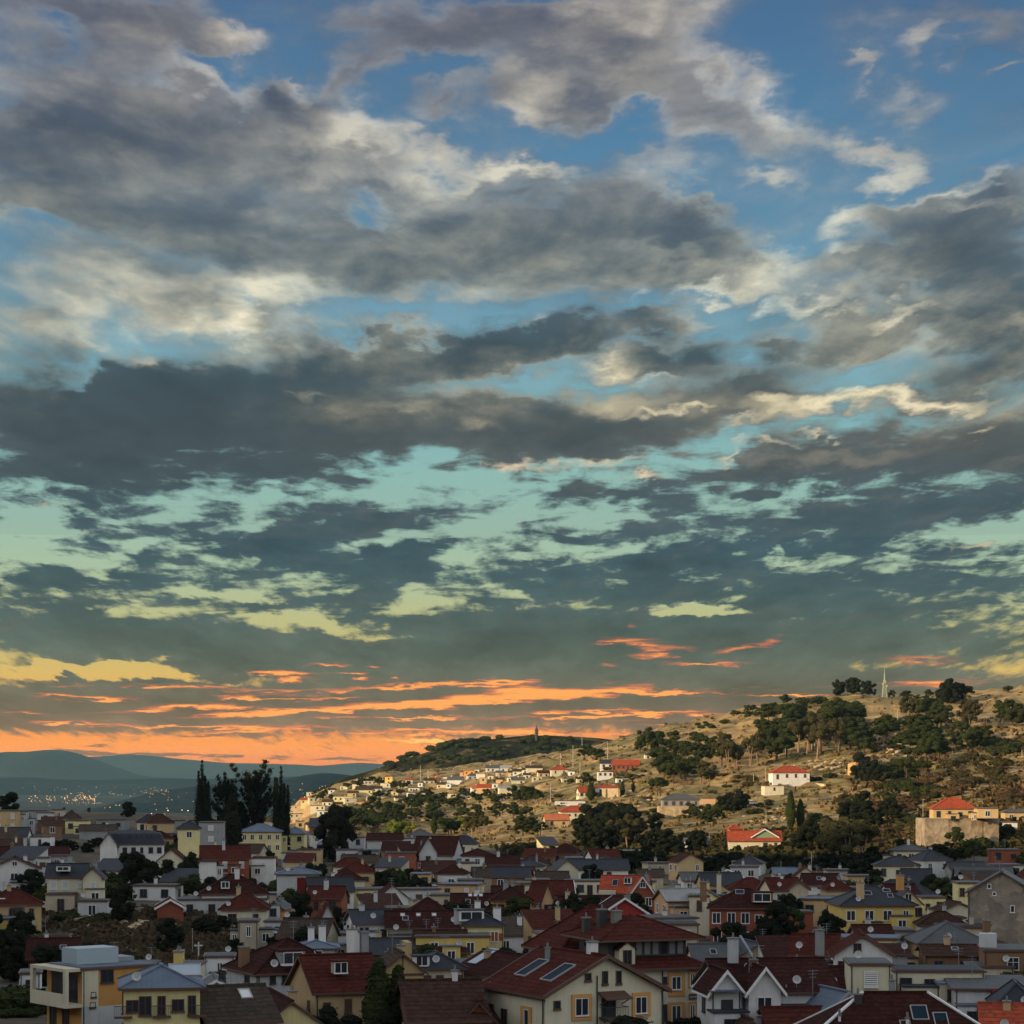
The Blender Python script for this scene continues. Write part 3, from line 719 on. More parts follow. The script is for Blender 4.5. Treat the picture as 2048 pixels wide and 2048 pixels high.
def ridge_hill(name, D, depth, sil, mat, floor=-90.0, rough=0.12, step=6, seed=0.0, front=0.75):
    """a hill whose skyline, D metres away, follows the given outline; rounded front and back slopes"""
    xs = np.arange(sil[0][0], sil[-1][0] + 1, step)
    top = np.interp(xs, [q[0] for q in sil], [q[1] for q in sil])
    k = np.exp(-0.5 * (np.arange(-5, 6) / 1.8) ** 2); k /= k.sum()
    top = np.convolve(np.pad(top, 5, mode='edge'), k, 'valid')
    ts = np.linspace(-1.35, 1.2, 46)
    verts = []; nx = len(xs)
    for t in ts:
        for px, py in zip(xs, top):
            h = (HY - py) / F * D
            Dd = D + t * depth * (front if t < 0 else 0.8)
            x = (px - 1024) / F * D
            s = math.cos(min(1.0, abs(t)) * math.pi / 2) ** 0.85 if abs(t) < 1 else 0.0
            rn = mnoise.fractal(Vector((x / (depth * 0.22), Dd / (depth * 0.22), seed)), 1.0, 2.0, 6)
            rg = 1 - abs(mnoise.noise(Vector((x / (depth * 0.16), Dd / (depth * 0.5), seed + 5)))) * 1.2
            z = floor + (h - floor) * max(0.0, s) + (rn * rough * (h - floor) + (rg - 1) * rough * 1.4 * (h - floor)) * (0.04 + 0.96 * min(1.0, abs(t) * 1.6)) * (s > 0)
            if s <= 0: z = floor - 12
            verts.append((x, Dd, z))
    nt = len(ts)
    faces = [(i * nx + j, i * nx + j + 1, (i + 1) * nx + j + 1, (i + 1) * nx + j) for i in range(nt - 1) for j in range(nx - 1)]
    me = bpy.data.meshes.new(name); me.from_pydata(verts, [], faces); me.materials.append(mat)
    me.polygons.foreach_set('use_smooth', [True] * len(me.polygons)); me.update()
    o = bpy.data.objects.new(name, me); link(o); o['kind'] = 'structure'
    return o

wooded = hill_material('scrubby_hillside', (0.085, 0.066, 0.030), (0.014, 0.015, 0.009), 0.022, 9.0, (0.030, 0.030, 0.016), (0.42, 0.50))
ridge_hill('hill', 2800, 620, [(540,1640),(580,1612),(640,1578),(690,1556),(740,1542),(800,1520),(860,1503),(900,1492),(960,1481),(1010,1476),(1060,1472),(1110,1472),(1150,1474),(1200,1477),(1260,1484),(1400,1500),(1600,1540),(1900,1600)], wooded, -75, 0.10, 5, 3.1)
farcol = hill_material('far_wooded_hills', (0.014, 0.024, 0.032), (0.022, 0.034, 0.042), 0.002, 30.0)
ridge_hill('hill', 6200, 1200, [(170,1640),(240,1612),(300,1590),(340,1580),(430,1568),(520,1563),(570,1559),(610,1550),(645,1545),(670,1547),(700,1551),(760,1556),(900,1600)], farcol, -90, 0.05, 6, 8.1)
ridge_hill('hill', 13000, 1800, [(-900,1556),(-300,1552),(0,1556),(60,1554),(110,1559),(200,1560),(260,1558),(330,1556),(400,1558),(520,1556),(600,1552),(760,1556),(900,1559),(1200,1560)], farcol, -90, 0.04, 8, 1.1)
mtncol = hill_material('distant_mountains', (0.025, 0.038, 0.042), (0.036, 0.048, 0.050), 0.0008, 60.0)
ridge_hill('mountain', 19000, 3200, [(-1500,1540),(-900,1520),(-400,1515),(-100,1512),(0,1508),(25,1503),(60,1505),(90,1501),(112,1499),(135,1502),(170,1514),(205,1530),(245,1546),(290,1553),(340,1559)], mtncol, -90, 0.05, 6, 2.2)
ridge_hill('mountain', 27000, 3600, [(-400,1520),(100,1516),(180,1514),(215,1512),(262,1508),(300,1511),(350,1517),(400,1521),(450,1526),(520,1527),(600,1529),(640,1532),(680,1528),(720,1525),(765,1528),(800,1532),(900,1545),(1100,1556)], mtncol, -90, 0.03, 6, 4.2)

# unseen ridge added left of and behind the camera, its crest shaped to shade the town
def shade_height(c):
    return float(np.interp(c, [-900, -500, -100, 200, 330, 420, 480, 520, 560, 610, 660, 725, 790, 850, 950, 1200], [60, 90, 100, 84, 68, 60, 53, 47, 46, 54, 61, 60, 44, 26, 0, -40]))
def shade_ridge():
    h = Vector((-SUN_H.x, -SUN_H.y, 0)); cdir = Vector((-h.y, h.x, 0))
    if cdir.y < 0: cdir = -cdir
    A0 = -360.0; tan = math.tan(SUN_EL)
    cs = np.arange(-1100, 1500, 22.0); as_ = np.linspace(-560, 560, 40)
    verts = []
    for da in as_:
        for c in cs:
            a = A0 + da
            top = shade_height(c) - tan * A0 * 1.0
            top += mnoise.fractal(Vector((c / 60.0, 2.0, 0.0)), 1.0, 2.0, 4) * 3.0 if da == 0 else 0
            s = math.exp(-(da / 150.0) ** 2)
            base = -45.0
            z = base + (top - base) * s + mnoise.fractal(Vector((c / 90.0, da / 90.0, 4.0)), 1.0, 2.0, 4) * 6.0 * (1 - s) * 2 * s
            p = h * a + cdir * c
            verts.append((p.x, p.y, z))
    nc = len(cs)
    faces = [(i * nc + j, i * nc + j + 1, (i + 1) * nc + j + 1, (i + 1) * nc + j) for i in range(len(as_) - 1) for j in range(nc - 1)]
    me = bpy.data.meshes.new('hill'); me.from_pydata(verts, [], faces); me.materials.append(wooded)
    me.polygons.foreach_set('use_smooth', [True] * len(me.polygons)); me.update()
    o = bpy.data.objects.new('hill', me); link(o); o['kind'] = 'structure'
shade_ridge()

# the air of the whole valley
def build_haze():
    mb = MB(); mb.box(-32000, 32000, -2600, 31500, -105, 400)
    m = bpy.data.materials.new('air'); m.use_nodes = True; m.node_tree.nodes.clear()
    n = NT(m.node_tree)
    v = n.new('ShaderNodeVolumePrincipled'); v.inputs['Color'].default_value = (0.17, 0.29, 0.325, 1); v.inputs['Density'].default_value = HAZE_K; v.inputs['Anisotropy'].default_value = 0.2
    o = n.new('ShaderNodeOutputMaterial'); n.l.new(v.outputs[0], o.inputs['Volume'])
    ob = mb.build('haze', m); ob['kind'] = 'stuff'
    ob['label'] = 'thin blue-grey evening haze over the valley'; ob['category'] = 'haze'
build_haze()
scene.cycles.volume_bounces = 0

# ================================================================ houses
WALLC = dict(white=(0.60,0.59,0.56), cream=(0.56,0.51,0.37), greywhite=(0.44,0.45,0.44), grey=(0.24,0.25,0.25), tan=(0.46,0.33,0.17), yellow=(0.60,0.44,0.14),
    paleyellow=(0.62,0.54,0.27), orange=(0.52,0.27,0.085), brick=(0.24,0.075,0.045), brown=(0.20,0.115,0.065), pink=(0.48,0.27,0.20), peach=(0.55,0.34,0.19), beige=(0.42,0.36,0.26), red=(0.30,0.045,0.035), green=(0.20,0.26,0.16))
WALLN = dict(white='white', cream='cream', greywhite='pale grey', grey='grey', tan='tan', yellow='bright yellow', paleyellow='pale yellow', orange='orange', brick='brick red', brown='brown', pink='pink', peach='peach', beige='beige', red='red', green='green', stone='rough stone')
def wallmat(c):
    if c == 'stone': return stone('stone_wall', (0.30,0.25,0.19), (0.17,0.14,0.11), 0.9)
    return plaster(WALLC[c])
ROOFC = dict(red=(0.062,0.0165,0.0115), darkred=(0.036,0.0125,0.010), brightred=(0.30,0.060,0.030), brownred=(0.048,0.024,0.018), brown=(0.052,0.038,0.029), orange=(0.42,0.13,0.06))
ROOFN = dict(red='red tile', darkred='dark red tile', brightred='bright red tile', brownred='faded red tile', brown='brown tile', orange='orange tile', slate='dark slate', grey='grey', blue='blue-grey metal', pale='pale grey')
def roofmat(c):
    if c in ROOFC: return rooftile(ROOFC[c])
    return sheet_roof(dict(slate=(0.028,0.031,0.037), grey=(0.070,0.073,0.073), blue=(0.095,0.12,0.155), pale=(0.24,0.24,0.22))[c])

WCACHE = {}
def window_mesh(ww, wh, frame='white', kind='double', glass=GLASS, near=False):
    key = (round(ww, 2), round(wh, 2), frame, kind, near)
    if key in WCACHE: return WCACHE[key]
    fm = {'white': WHITE_PAINT, 'brown': BROWN_PAINT, 'dark': DARK_PAINT, 'grey': GREY_METAL}[frame]
    m = MB(); t = 0.075 if near else 0.10; x0, x1 = -ww/2, ww/2; z0, z1 = -wh/2, wh/2
    m.box(x0, x1, -0.05, -0.02, z0, z1, 1)                                  # pane
    for a in ((x0 - t, x0, z0 - t, z1 + t), (x1, x1 + t, z0 - t, z1 + t)): m.box(a[0], a[1], -0.11, 0.02, a[2], a[3], 0)
    m.box(x0, x1, -0.11, 0.02, z1, z1 + t, 0); m.box(x0 - t*1.6, x1 + t*1.6, -0.16, 0.02, z0 - t - 0.05, z0 - 0.002 if False else z0 - t*0.0 - 0.001, 0)
    if kind == 'double': m.box(-t*0.45, t*0.45, -0.09, -0.051, z0, z1, 0)
    if kind == 'four':
        m.box(-t*0.35, t*0.35, -0.09, -0.051, z0, z1, 0); m.box(x0, -t*0.36, -0.085, -0.051, z0 + wh*0.60, z0 + wh*0.60 + t*0.6, 0); m.box(t*0.36, x1, -0.085, -0.051, z0 + wh*0.60, z0 + wh*0.60 + t*0.6, 0)
    if kind == 'shutter':                                                     # closed louvred shutters
        for k in range(7):
            zz = z0 + wh * (k + 0.15) / 7; m.box(x0, x1, -0.085, -0.051, zz, zz + wh / 10, 0)
    WCACHE[key] = m.mesh('window', [fm, glass]); return WCACHE[key]

HOUSES = []     # (name, px0, px1, py_top, py_bot, D, text) for labels
T_D = None
class House:
    def __init__(s, px, py, D, w=None, wpx=None, d=9.0, h=6.0, rz=0.0, roof='gx', rise=2.6, over=0.5, wall='cream', rc='darkred', label=None, cat='house', name='house', verge=None, wins='auto', floors=None, cols=None, base=None, group=None, skip=0.12, lsk=1, win_frame=None, seed=None, band=None, gz=None, gable_d=None):
        s.D = D; s.w = w if w else wpx * D / F; s.d = d; s.rz = R(rz)
        if gz is None:
            # stand the house where its wall foot meets the ground
            q = 165.0
            while q < 2300:
                if ground((px - 1024)/F*q, q) >= (HY - py - h*F/(T_D or D))/F*q: break
                q *= 1.006
            if q < 2300: D = q
            s.D = D; s.w = w if w else wpx * D / F
            k_ = min(1.15, max(0.62, D / T_D)) if T_D else 1.0
            s.d = d * k_; rise *= k_; h *= k_; s.k = k_; rise *= 0.9
        P = px2w(px, py, D)
        x, y, ze = P
        c, sn = math.cos(s.rz), math.sin(s.rz)
        g = min(ground(x + c*ax - sn*ay, y + sn*ax + c*ay) for ax in (-s.w/2, s.w/2) for ay in (-s.d/2, s.d/2)) - 0.6
        if gz is not None: g = gz
        g = min(g, ze - 2.6)
        s.z0 = g; s.H = ze - g; s.hvis = h
        s.root = empty(name, (x, y, g), s.rz); s.roof_kind = roof; s.rise = rise
        s.wm = wallmat(wall); s.rm = roofmat(rc)
        s.rng = random.Random(seed if seed is not None else int(px * 13 + py * 7))
        w2, d2, H = s.w/2, s.d/2, s.H
        # walls
        m = MB(); m.box(-w2, w2, -d2, d2, 0, H)
        if roof == 'gx':
            for sx in (-1, 1):
                xx = sx * w2; m.poly([(xx, -d2*sx, H), (xx, d2*sx, H), (xx, 0, H + rise)])
            m.poly([(-w2,-d2,H),(w2,-d2,H),(w2,0,H+rise-0.03),(-w2,0,H+rise-0.03)]); m.poly([(w2,d2,H),(-w2,d2,H),(-w2,0,H+rise-0.03),(w2,0,H+rise-0.03)])
        if roof == 'gy':
            for sy in (-1, 1):
                yy = sy * d2; m.poly([(-w2*(-sy), yy, H), (w2*(-sy), yy, H), (0, yy, H + rise)])
            m.poly([(-w2,d2,H),(-w2,-d2,H),(0,-d2,H+rise-0.03),(0,d2,H+rise-0.03)]); m.poly([(w2,-d2,H),(w2,d2,H),(0,d2,H+rise-0.03),(0,-d2,H+rise-0.03)])
        if roof == 'shed':
            m.poly([(-w2,d2,H),(-w2,-d2,H),(-w2,d2,H+rise)]); m.poly([(w2,-d2,H),(w2,d2,H),(w2,d2,H+rise)])
            m.poly([(w2,d2,H),(-w2,d2,H),(-w2,d2,H+rise),(w2,d2,H+rise)])
        s.wallo = m.build('wall', s.wm, s.root)
        s.roofo = s._roof(over, verge)
        if band: 
            b = MB(); zb = H - band
            b.box(-w2-0.06, w2+0.06, -d2-0.06, -d2+0.0, zb, zb+0.22); b.box(-w2-0.06, -w2, -d2, d2, zb, zb+0.22); b.box(w2, w2+0.06, -d2, d2, zb, zb+0.22)
            b.build('string_course', plaster(WALLC['white']), s.root)
        tag(s.root, label, cat, group)
        s.frame = win_frame or s.rng.choice(['white', 'white', 'brown', 'white', 'dark'])
        s.wkind = s.rng.choice(['double', 'four', 'double', 'shutter'])
        if wins == 'auto': s.auto(floors, cols, skip)
        HOUSES.append([s, px - s.w*F/D/2, px + s.w*F/D/2, py - rise*F/D, py + min(h, s.H)*F/D, D, wall, rc, roof])
    def _roof(s, o, verge):
        w2, d2, H, r, k = s.w/2, s.d/2, s.H, s.rise, s.roof_kind
        m = MB(); t = 0.22; e = 0.03
        mats = [s.rm, WHITE_PAINT if verge == 'white' else (GREY_METAL if verge == 'grey' else BROWN_PAINT)]
        if k in ('gx', 'gy'):
            a, b = (w2, d2) if k == 'gx' else (d2, w2)
            dz = r / b * o
            def P(x, y, z): return (x, y, z) if k == 'gx' else (-y, x, z)
            up = t + e
            for sg in (-1, 1):
                pts = [P(-a-o, sg*(b+o), H-dz+up), P(a+o, sg*(b+o), H-dz+up), P(a+o, 0, H+r+up), P(-a-o, 0, H+r+up)]
                if sg > 0: pts = pts[::-1]
                m.slab(pts, t, 0, 1)
            # ridge tiles
            m.bar(P(-a-o, 0, H+r+up-0.06), P(a+o, 0, H+r+up-0.06), 0.34, 0.16, 0)
            if verge:
                for sx in (-1, 1):
                    for sg in (-1, 1):
                        m.bar(P(sx*(a+o+0.06), sg*(b+o), H-dz+e-0.05), P(sx*(a+o+0.06), 0, H+r+e-0.05), 0.12, 0.36, 1)
        elif k == 'hip':
            W, Dp = w2+o, d2+o; zt = H + 0.18; zb = H - 0.02; rr = r + 0.18
            if W >= Dp: A, B = (-(W-Dp)*0.92, 0, H+rr), ((W-Dp)*0.92, 0, H+rr)
            else: A, B = (0, -(Dp-W)*0.92, H+rr), (0, (Dp-W)*0.92, H+rr)
            c = [(-W,-Dp,zt),(W,-Dp,zt),(W,Dp,zt),(-W,Dp,zt)]
            if W >= Dp: tops = [[c[0],c[1],B,A],[c[1],c[2],B],[c[2],c[3],A,B],[c[3],c[0],A]]
            else: tops = [[c[0],c[1],A],[c[1],c[2],B,A],[c[2],c[3],B],[c[3],c[0],A,B]]
            if abs(W-Dp) < 0.25:
                A = (0,0,H+rr); tops = [[c[0],c[1],A],[c[1],c[2],A],[c[2],c[3],A],[c[3],c[0],A]]; B = A
            for p in tops: m.poly(p, 0)
            cb = [(x, y, zb) for x, y, z in c]
            for i in range(4): j = (i+1) % 4; m.poly([cb[i], cb[j], c[j], c[i]], 1)
            m.poly(cb[::-1], 1)
            ends = [A, B, B, A] if W >= Dp else [A, A, B, B]
            for i in range(4): m.bar(Vector(c[i]) - Vector((0,0,0.04)), Vector(ends[i]) - Vector((0,0,0.04)), 0.26, 0.14, 0 if verge != 'white' else 1)
            if A != B: m.bar(Vector(A) - Vector((0,0,0.05)), Vector(B) - Vector((0,0,0.05)), 0.28, 0.15, 0)
        elif k == 'mansard':
            W, Dp = w2+o, d2+o; z1 = H + r*0.78; i1 = 1.3; z2 = H + r; i2 = min(W, Dp) * 0.75
            lv = [(W, Dp, H+0.1), (W-i1, Dp-i1, z1), (max(0.3, W-i2), max(0.3, Dp-i2), z2)]
            rings = [[(-a,-b,z),(a,-b,z),(a,b,z),(-a,b,z)] for a, b, z in lv]
            for q in range(2):
                for i in range(4): j = (i+1) % 4; m.poly([rings[q][i], rings[q][j], rings[q+1][j], rings[q+1][i]], 0)
            m.poly(rings[2], 0); b0 = [(x, y, H-0.08) for x, y, z in rings[0]]
            for i in range(4): j = (i+1) % 4; m.poly([b0[i], b0[j], rings[0][j], rings[0][i]], 1)
            m.poly(b0[::-1], 1)
        elif k == 'shed':
            up = t + e; dz = r / s.d * o
            m.slab([(-w2-o,-d2-o,H-dz+up),(w2+o,-d2-o,H-dz+up),(w2+o,d2+o,H+r+dz+up),(-w2-o,d2+o,H+r+dz+up)], t, 0, 1)
        else:
            m.box(-w2-o, w2+o, -d2-o, d2+o, H+0.003, H+0.24, 1)
            m.box(-w2-o+0.25, w2+o-0.25, -d2-o+0.25, d2+o-0.25, H+0.243, H+0.30, 0)
        return m.build('roof', mats, s.root)
    def win(s, face, u, v, ww, wh, frame=None, kind=None, parent=None, glass=GLASS, name='window'):
        """window on face F/L/R/B, u metres along from the middle, v metres below the eave (its centre)"""
        me = window_mesh(ww, wh, frame or s.frame, kind or s.wkind, glass, s.D < 260)
        z = s.H - v
        if face == 'F': loc, a = (u, -s.d/2, z), 0
        elif face == 'L': loc, a = (-s.w/2, -u, z), R(-90)
        elif face == 'R': loc, a = (s.w/2, u, z), R(90)
        else: loc, a = (-u, s.d/2, z), R(180)
        o = inst(name, me, s.root, loc, a)
        if name != 'window': o.name = name
        if s.D < 260:
            fo = bpy.data.objects.new('sill', sill_mesh(ww)); fo.location = (0, 0, -wh/2 - 0.09); link(fo, o)
        return o
    def auto(s, floors, cols, skip):
        fl = floors if floors is not None else max(1, int((s.hvis + 0.4) / 2.9))
        fc = ['F']
        if math.degrees(s.rz) > 6: fc.append('L')
        if math.degrees(s.rz) < -6: fc.append('R')
        # side seen because of where it stands
        ww = s.rng.choice([0.9, 1.1, 1.2]); wh = s.rng.choice([1.2, 1.35, 1.5])
        for f in fc:
            span = s.w if f == 'F' else s.d
            n = cols if (cols and f == 'F') else max(1, int(span / s.rng.choice([2.6, 3.0, 3.4])))
            for r_ in range(fl):
                for c in range(n):
                    if s.rng.random() < skip: continue
                    u = (c + 0.5) / n * span - span/2 + s.rng.uniform(-0.12, 0.12)
                    v = 1.35 + r_ * 2.9
                    if v + wh/2 > s.H - 0.2: continue
                    door = (r_ == fl - 1 and s.rng.random() < 0.14 and v + 1.3 < s.H)
                    if door: s.win(f, u, v + 0.42, 0.95, 2.1, 'brown', 'double', name='door')
                    else: s.win(f, u, v, ww if s.rng.random() < .8 else ww*0.6, wh if s.rng.random() < .85 else wh*0.6)
    def at(s, x, y, z): return (x, y, s.H + z)
    def chimney(s, x, y, z0=0.3, h=1.6, a=0.32, mat=None, cap=True, pots=1):
        m = MB(); zz = s.H + z0
        m.box(-a, a, -a, a, -0.8, h, 0)
        if cap: m.box(-a-0.08, a+0.08, -a-0.08, a+0.08, h+0.002, h+0.12, 1)
        for q in range(pots): m.tube(((q-(pots-1)/2)*a*0.9, 0, h+0.12), ((q-(pots-1)/2)*a*0.9, 0, h+0.55), 0.11, 0.09, 8, 1)
        return m.build('chimney', [mat or s.wm, plain('cap_concrete', (0.16,0.15,0.14), 0.8)], s.root, (x, y, zz))
    def dormer(s, x, y, z, w=1.8, h=1.3, d=2.2, rz=0.0, roof='gable', wall=None, rm=None, pane=(1.1, 0.9), frame='white'):
        m = MB(); w2 = w/2
        m.box(-w2, w2, 0, d, 0, h, 0)
        o = 0.18
        if roof == 'gable':
            r_ = w * 0.36
            m.poly([(-w2,0,h),(w2,0,h),(0,0,h+r_)], 0)
            for sg in (-1, 1):
                pts = [(sg*(w2+o), -o, h-o*0.7+0.12), (0, -o, h+r_+0.12), (0, d+0.5, h+r_+0.12), (sg*(w2+o), d+0.5, h-o*0.7+0.12)]
                if sg > 0: pts = pts[::-1]
                m.slab(pts[::-1], 0.12, 1, 1)
        else: m.box(-w2-o, w2+o, -o, d+0.4, h+0.003, h+0.15, 1)
        do = m.build('dormer', [wall or s.wm, rm or s.rm], s.root, (x, y, s.H + z), rz)
        inst('window', window_mesh(pane[0], pane[1], frame, 'double', GLASS, s.D < 260), do, (0, 0, h*0.52))
        return do
    def skylight(s, x, z_off, w=0.9, l=1.3, side='F', glass=None):
        """roof window lying on the front slope (or left slope of a roof with its gable in front)"""
        r, o = s.rise, 0
        m = MB()
        if side == 'F': sl = math.atan2(r, s.d/2); M = Matrix.Translation((x, -s.d/2 + (z_off/r)*s.d/2, s.H + z_off + 0.27)) @ Matrix.Rotation(sl, 4, 'X')
        elif side == 'L': sl = math.atan2(r, s.w/2); M = Matrix.Translation((-s.w/2 + (z_off/r)*s.w/2, x, s.H + z_off + 0.27)) @ Matrix.Rotation(R(-90), 4, 'Z') @ Matrix.Rotation(sl, 4, 'X')
        m.box(-w/2, w/2, 0, l, 0.0, 0.05, 1, M)
        for a in ((-w/2-0.08, -w/2, -0.08, l+0.08), (w/2, w/2+0.08, -0.08, l+0.08), (-w/2, w/2, -0.08, 0), (-w/2, w/2, l, l+0.08)):
            m.box(a[0], a[1], a[2], a[3], -0.05, 0.12, 0, M)
        return m.build('skylight', [plain('pale_flashing', (0.30,0.29,0.27), 0.5), glass or plain('roof_glass', (0.014,0.026,0.042), 0.6, 0, 0.03, 0.05)], s.root)
    def balcony(s, face, u, v, w=2.6, dep=1.1, col=None, solid=False):
        m = MB(); z = s.H - v; t = 0.05
        m.box(-w/2, w/2, -dep, -0.003, 0, 0.16, 0)
        if solid:
            m.box(-w/2, w/2, -dep, -dep+0.1, 0.163, 1.0, 0); m.box(-w/2, -w/2+0.1, -dep+0.1, -0.003, 0.163, 1.0, 0); m.box(w/2-0.1, w/2, -dep+0.1, -0.003, 0.163, 1.0, 0)
        else:
            m.box(-w/2, w/2, -dep, -dep+t, 1.0, 1.06, 1); m.box(-w/2, -w/2+t, -dep+t, 0, 1.0, 1.06, 1); m.box(w/2-t, w/2, -dep+t, 0, 1.0, 1.06, 1)
            k = 0
            while -w/2 + k*0.16 < w/2: x = -w/2 + k*0.16; m.box(x, x+0.03, -dep, -dep+0.03, 0.163, 0.998, 1); k += 1
        loc, a = {'F': ((u, -s.d/2, z), 0), 'L': ((-s.w/2, -u, z), R(-90)), 'R': ((s.w/2, u, z), R(90))}[face]
        return m.build('balcony', [col or plaster(WALLC['white']), DARK_PAINT], s.root, loc, a)
    def pipe(s, x, y, v0=0.0, v1=None, r=0.06, mat=None):
        m = MB(); m.tube((x, y, s.H - v0), (x, y, 0.3 if v1 is None else s.H - v1), r, r, 6)
        return m.build('drainpipe', mat or DARK_PAINT, s.root)
    def aerial(s, x, y, z0, h=2.2):
        m = MB(); m.tube((0,0,-0.5),(0,0,h),0.035,0.025,5); 
        for q in range(3): m.tube((-0.5+q*0.08, 0, h-0.1-q*0.28), (0.5-q*0.08, 0, h-0.1-q*0.28), 0.018, 0.018, 4)
        return m.build('aerial', GREY_METAL, s.root, (x, y, s.H + z0))
    def dish(s, x, y, z0):
        m = MB(); m.tube((0,0,-0.6),(0,0,0.1),0.03,0.03,5,1); m.tube((0,-0.02,0.2),(-0.06,-0.12,0.24),0.16,0.40,12,0,False); m.tube((0,-0.02,0.2),(0,0.02,0.2),0.17,0.10,10,0)
        return m.build('satellite_dish', [plain('dish_paint', (0.42,0.42,0.40), 0.5), GREY_METAL], s.root, (x, y, s.H + z0), R(25))
    def extend(s, side, u, w_, dp, drop, mat=None):
        """small lean-to or outbuilding grown onto the house: its walls, and a roof slab as its own piece"""
        z = s.H - drop
        if z < 0.8: return
        x0, x1, y0, y1 = {'F': (u-w_/2, u+w_/2, -s.d/2-dp, -s.d/2+0.05), 'L': (-s.w/2-dp, -s.w/2+0.05, u-w_/2, u+w_/2), 'R': (s.w/2-0.05, s.w/2+dp, u-w_/2, u+w_/2)}[side]
        m = MB(); m.box(x0, x1, y0, y1, 0, z); e = m.build('extension', mat or s.wm, s.root)
        m = MB(); m.box(x0-.2, x1+.2, y0-.2, y1+.2, z+.003, z+.16); m.build('extension_roof', roofmat(s.rng.choice(['grey','slate','slate','blue'])), e)
        inst('window', window_mesh(min(1.1, (x1-x0)*.4), 1.1, s.frame, 'double', GLASS, s.D < 260), e, ((x0+x1)/2, y0, z-1.15))
    def block(s, name, x0, x1, y0, y1, z0, z1, mat):
        m = MB(); m.box(x0, x1, y0, y1, s.H + z0, s.H + z1); return m.build(name, mat, s.root)

SILL = {}
def sill_mesh(ww):
    k = round(ww, 2)
    if k not in SILL:
        m = MB(); m.box(-ww/2-0.14, ww/2+0.14, -0.20, 0.01, -0.08, -0.055); SILL[k] = m.mesh('sill', [plain('sill_stone', (0.20,0.12,0.09), 0.8)])
    return SILL[k]

# ================================================================ trees
def clump_faces(m, c, r, n, size, rg, mat=1, up=0.25, squash=0.8):
    for _ in range(n):
        d = Vector((rg.gauss(0,1), rg.gauss(0,1), rg.gauss(0,1)*0.9 + up)).normalized()
        rad = r * rg.uniform(0.55, 1.05)
        p = Vector(c) + Vector((d.x*rad, d.y*rad, d.z*rad*squash))
        nrm = (d + Vector((rg.gauss(0,.5), rg.gauss(0,.5), rg.gauss(0,.5)))).normalized()
        a = nrm.orthogonal().normalized(); b = nrm.cross(a)
        q = rg.uniform(0, 6.28); ca, sa = math.cos(q), math.sin(q)
        a, b = a*ca + b*sa, b*ca - a*sa
        sz = size * rg.uniform(0.6, 1.35); l = sz * rg.uniform(1.0, 1.7)
        m.poly([p - a*sz*0.5 - b*l*0.2, p + a*sz*0.5 - b*l*0.2, p + a*sz*0.3 + b*l*0.5, p - a*sz*0.3 + b*l*0.5], mat)
def core(m, c, r, rg, mat=1, squash=0.8, f=0.80):
    """dense inner mass of a clump, a lumpy many-faced body"""
    n1, n2 = 8, 5; i = len(m.v)
    for a in range(n2 + 1):
        th = math.pi * a / n2
        for b in range(n1):
            ph = 2*math.pi*b/n1 + a*0.4; k = f * r * rg.uniform(0.78, 1.15)
            m.v.append((c[0] + k*math.sin(th)*math.cos(ph), c[1] + k*math.sin(th)*math.sin(ph), c[2] + k*math.cos(th)*squash))
    for a in range(n2):
        for b in range(n1):
            b2 = (b+1) % n1; m.f.append((i+a*n1+b, i+(a+1)*n1+b, i+(a+1)*n1+b2, i+a*n1+b2)); m.m.append(mat)
TREEM = {}
